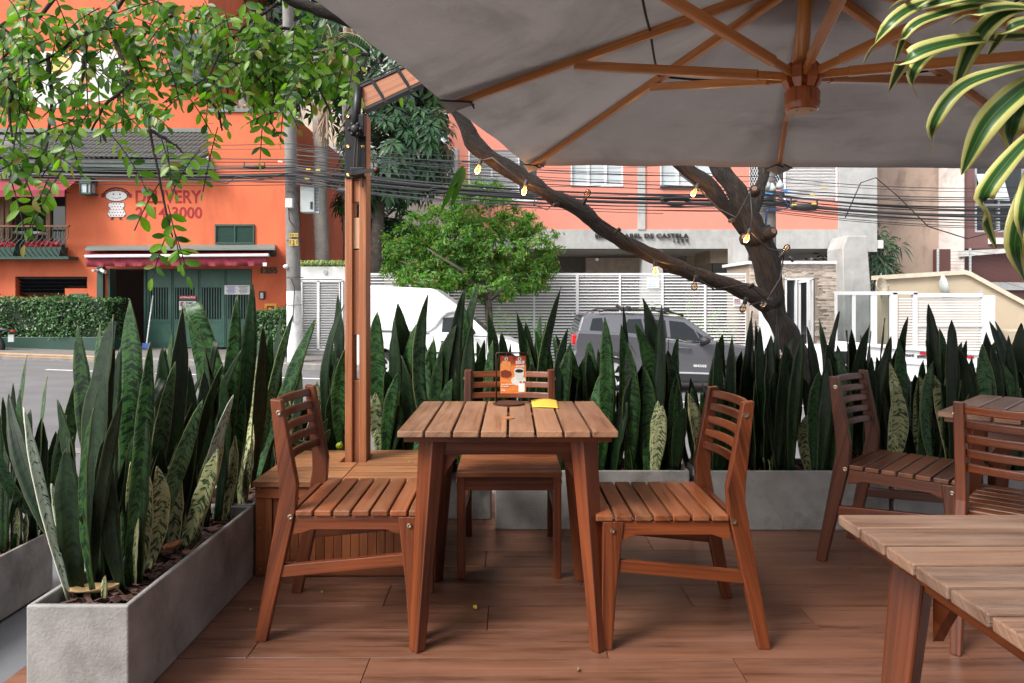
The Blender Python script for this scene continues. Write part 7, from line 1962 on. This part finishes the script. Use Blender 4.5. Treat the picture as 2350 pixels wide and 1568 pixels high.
for (x, y, L, lb, col) in ((1090, 1398, .028, 'small yellow-green leaf on the deck before the central table', (.5, .45, .05)), (575, 1402, .012, 'tiny green leaf on the deck left of the left chair', (.3, .4, .04)), (738, 1362, .014, 'tiny green leaf on the deck under the left chair', (.2, .3, .04)), (1325, 1540, .02, 'dark speck of leaf on the deck at the foot of the central table', (.2, .12, .06)), (1520, 1165 + 130, .016, 'brown leaf fragment on the deck under the right chair', (.2, .1, .05))):
    flat_leaf('fallen_leaf', G(x, y, .002), L, L * .6, rnd.uniform(0, 3), plain('litter_leaf', col, .6), lb, 'leaf', .8)
flat_leaf('fallen_leaf', G(941, 1062, .412), .014, .009, .5, plain('litter_leaf', (.4, .42, .05), .6), 'tiny yellow leaf on the lid of the wooden box', 'leaf', .5)

# ---------------------------------------------------------------- variegated dracaena hanging in at the upper right
def dracaena_mat():
    m, n, l, bs = new_mat('variegated_leaf')
    uv = n.new('ShaderNodeUVMap').outputs[0]
    sep = n.new('ShaderNodeSeparateXYZ'); l.new(uv, sep.inputs[0])
    ad = n.new('ShaderNodeMath'); ad.operation = 'MULTIPLY_ADD'; ad.inputs[1].default_value = .22
    l.new(noise(n, l, 1.0, 3, mapping(n, l, uv, (9, 2.0, 1))), ad.inputs[0]); ab = n.new('ShaderNodeMath'); ab.operation = 'ABSOLUTE'; l.new(sep.outputs[0], ab.inputs[0]); l.new(ab.outputs[0], ad.inputs[2])
    r = ramp(n, [(0.10, (.10, .20, .04)), (.17, (.018, .065, .014)), (.50, (.03, .10, .02)), (.60, (.12, .22, .05)), (.66, (.52, .50, .13)), (1.0, (.56, .54, .20))])
    l.new(ad.outputs[0], r.inputs[0]); l.new(r.outputs[0], bs.inputs['Base Color']); bs.inputs['Roughness'].default_value = .35
    tr = n.new('ShaderNodeBsdfTranslucent'); l.new(r.outputs[0], tr.inputs['Color'])
    mx = n.new('ShaderNodeMixShader'); mx.inputs[0].default_value = .3; l.new(bs.outputs[0], mx.inputs[1]); l.new(tr.outputs[0], mx.inputs[2]); l.new(mx.outputs[0], n['Material Output'].inputs[0])
    return m
md = dracaena_mat()
YD = 1.45
dr = thing('dracaena_plant', 'green and yellow striped dracaena leaves hanging in at the upper right', 'plant', P(2430, 150, YD))
MB().tube([V((1.72, 1.5, .40)), V((1.70, 1.5, .8)), V((1.52, 1.48, 1.2)), P(2436, 250, YD + .02), P(2415, 60, YD)], [.03, .026, .022, .018, .015], 10).build('stem', M['darkbark'], dr, smooth=True)
MB().lathe([(0, .0), (.15, .0), (.19, .40), (.20, .44), (.175, .44), (.165, .38), (0, .38)], 28, Matrix.Translation((1.72, 1.5, .002))).build('pot', M['concrete'], dr, smooth=False)
dl = [([(2420, 30), (2250, 6), (2130, 8), (2045, 52), (1979, 150)], 40), ([(2410, 20), (2250, 14), (2150, 36), (2085, 70), (2053, 146)], 30), ([(2400, 0), (2230, -25), (2110, -10), (2040, 22)], 34),
      ([(2420, 30), (2330, 18), (2250, 28), (2182, 58)], 34), ([(2430, 80), (2280, 88), (2160, 105), (2080, 140), (2040, 210)], 48), ([(2430, 90), (2250, 92), (2140, 120), (2092, 175), (2108, 230)], 32),
      ([(2400, 0), (2290, 40), (2230, 110), (2186, 218)], 50), ([(2430, 140), (2300, 165), (2200, 205), (2140, 290), (2144, 358)], 38), ([(2430, 150), (2340, 210), (2260, 290), (2206, 402)], 66),
      ([(2440, 130), (2360, 210), (2318, 300), (2325, 398)], 62), ([(2450, 250), (2350, 330), (2262, 440), (2258, 500), (2287, 572)], 46), ([(2450, 330), (2370, 430), (2328, 560), (2352, 650)], 60), ([(2450, 300), (2380, 380), (2345, 500), (2346, 600)], 44), ([(2420, 20), (2330, -40), (2230, -60), (2150, -30)], 40), ([(2430, 60), (2370, 50), (2310, 70), (2265, 130)], 34), ([(2400, -20), (2300, -30), (2220, -10), (2140, 10), (2090, 30)], 36)]
for pts, w in dl:
    ctrl = [P(x, y, YD - .10 * math.sin(math.pi * i / (len(pts) - 1)) + rnd.uniform(-.05, .05) - i * .015) for i, (x, y) in enumerate(pts)]
    sp = []
    for k in range(len(ctrl) - 1):
        p0, p1, p2, p3 = ctrl[max(k - 1, 0)], ctrl[k], ctrl[k + 1], ctrl[min(k + 2, len(ctrl) - 1)]
        for q in range(6):
            t = q / 6; sp.append((p1 * 2 + (p2 - p0) * t + (p0 * 2 - p1 * 5 + p2 * 4 - p3) * t * t + (p1 * 3 - p0 - p2 * 3 + p3) * t ** 3) * .5)
    sp.append(ctrl[-1]); n = len(sp); vs, fs, uvs = [], [], []
    C = (-1, -.5, 0, .5, 1); L = 0
    for i, p in enumerate(sp):
        t = i / (n - 1); tg = (sp[min(i + 1, n - 1)] - sp[max(i - 1, 0)]).normalized()
        vw = V((0, 0, H)) - p
        nr = (V((-.2, -1, .45)) - tg * V((-.2, -1, .45)).dot(tg)).normalized(); sd_ = tg.cross(nr)
        hw_ = w * .84 * YD / FPX * .5 * (min(1, .45 + t * 1.4) if t < .6 else max(.02, 1 - ((t - .6) / .4) ** 1.7))
        for c in C: vs.append(p + sd_ * c * hw_ + nr * (.28 * hw_ * abs(c)))
    for i in range(n - 1):
        for j in range(4):
            a = i * 5 + j; fs.append((a, a + 1, a + 6, a + 5)); t0, t1 = i * .02, (i + 1) * .02
            uvs += [(C[j], t0), (C[j + 1], t0), (C[j + 1], t1), (C[j], t1)]
    mesh_uv('leaf', vs, fs, uvs, md, dr, True, None, solid=.0012)

# ---------------------------------------------------------------- the cafe front behind the viewer (unseen, sized to shade the deck)
cf = thing('cafe_building', 'unseen cafe front of dark glass and brown render behind the viewer, sized to shade the deck', 'building', (3.2, -2.2, 0))
b = MB()
b.box((-1.2, -2.6, -.6), (4.2, -2.4, 4.2)); b.box((-1.2, -8, -.6), (-1.0, -2.6, 4.2)); b.box((-1.2, -8, 4.2), (4.2, -1.9, 4.4))
b.build('wall', plain('cafe_render', (.16, .10, .07), .8), cf)
for k in range(2): MB().box((-.6 + k * 1.9, -2.39, .02), (1.1 + k * 1.9, -2.36, 2.6)).build('pane', M['glass'], cf)
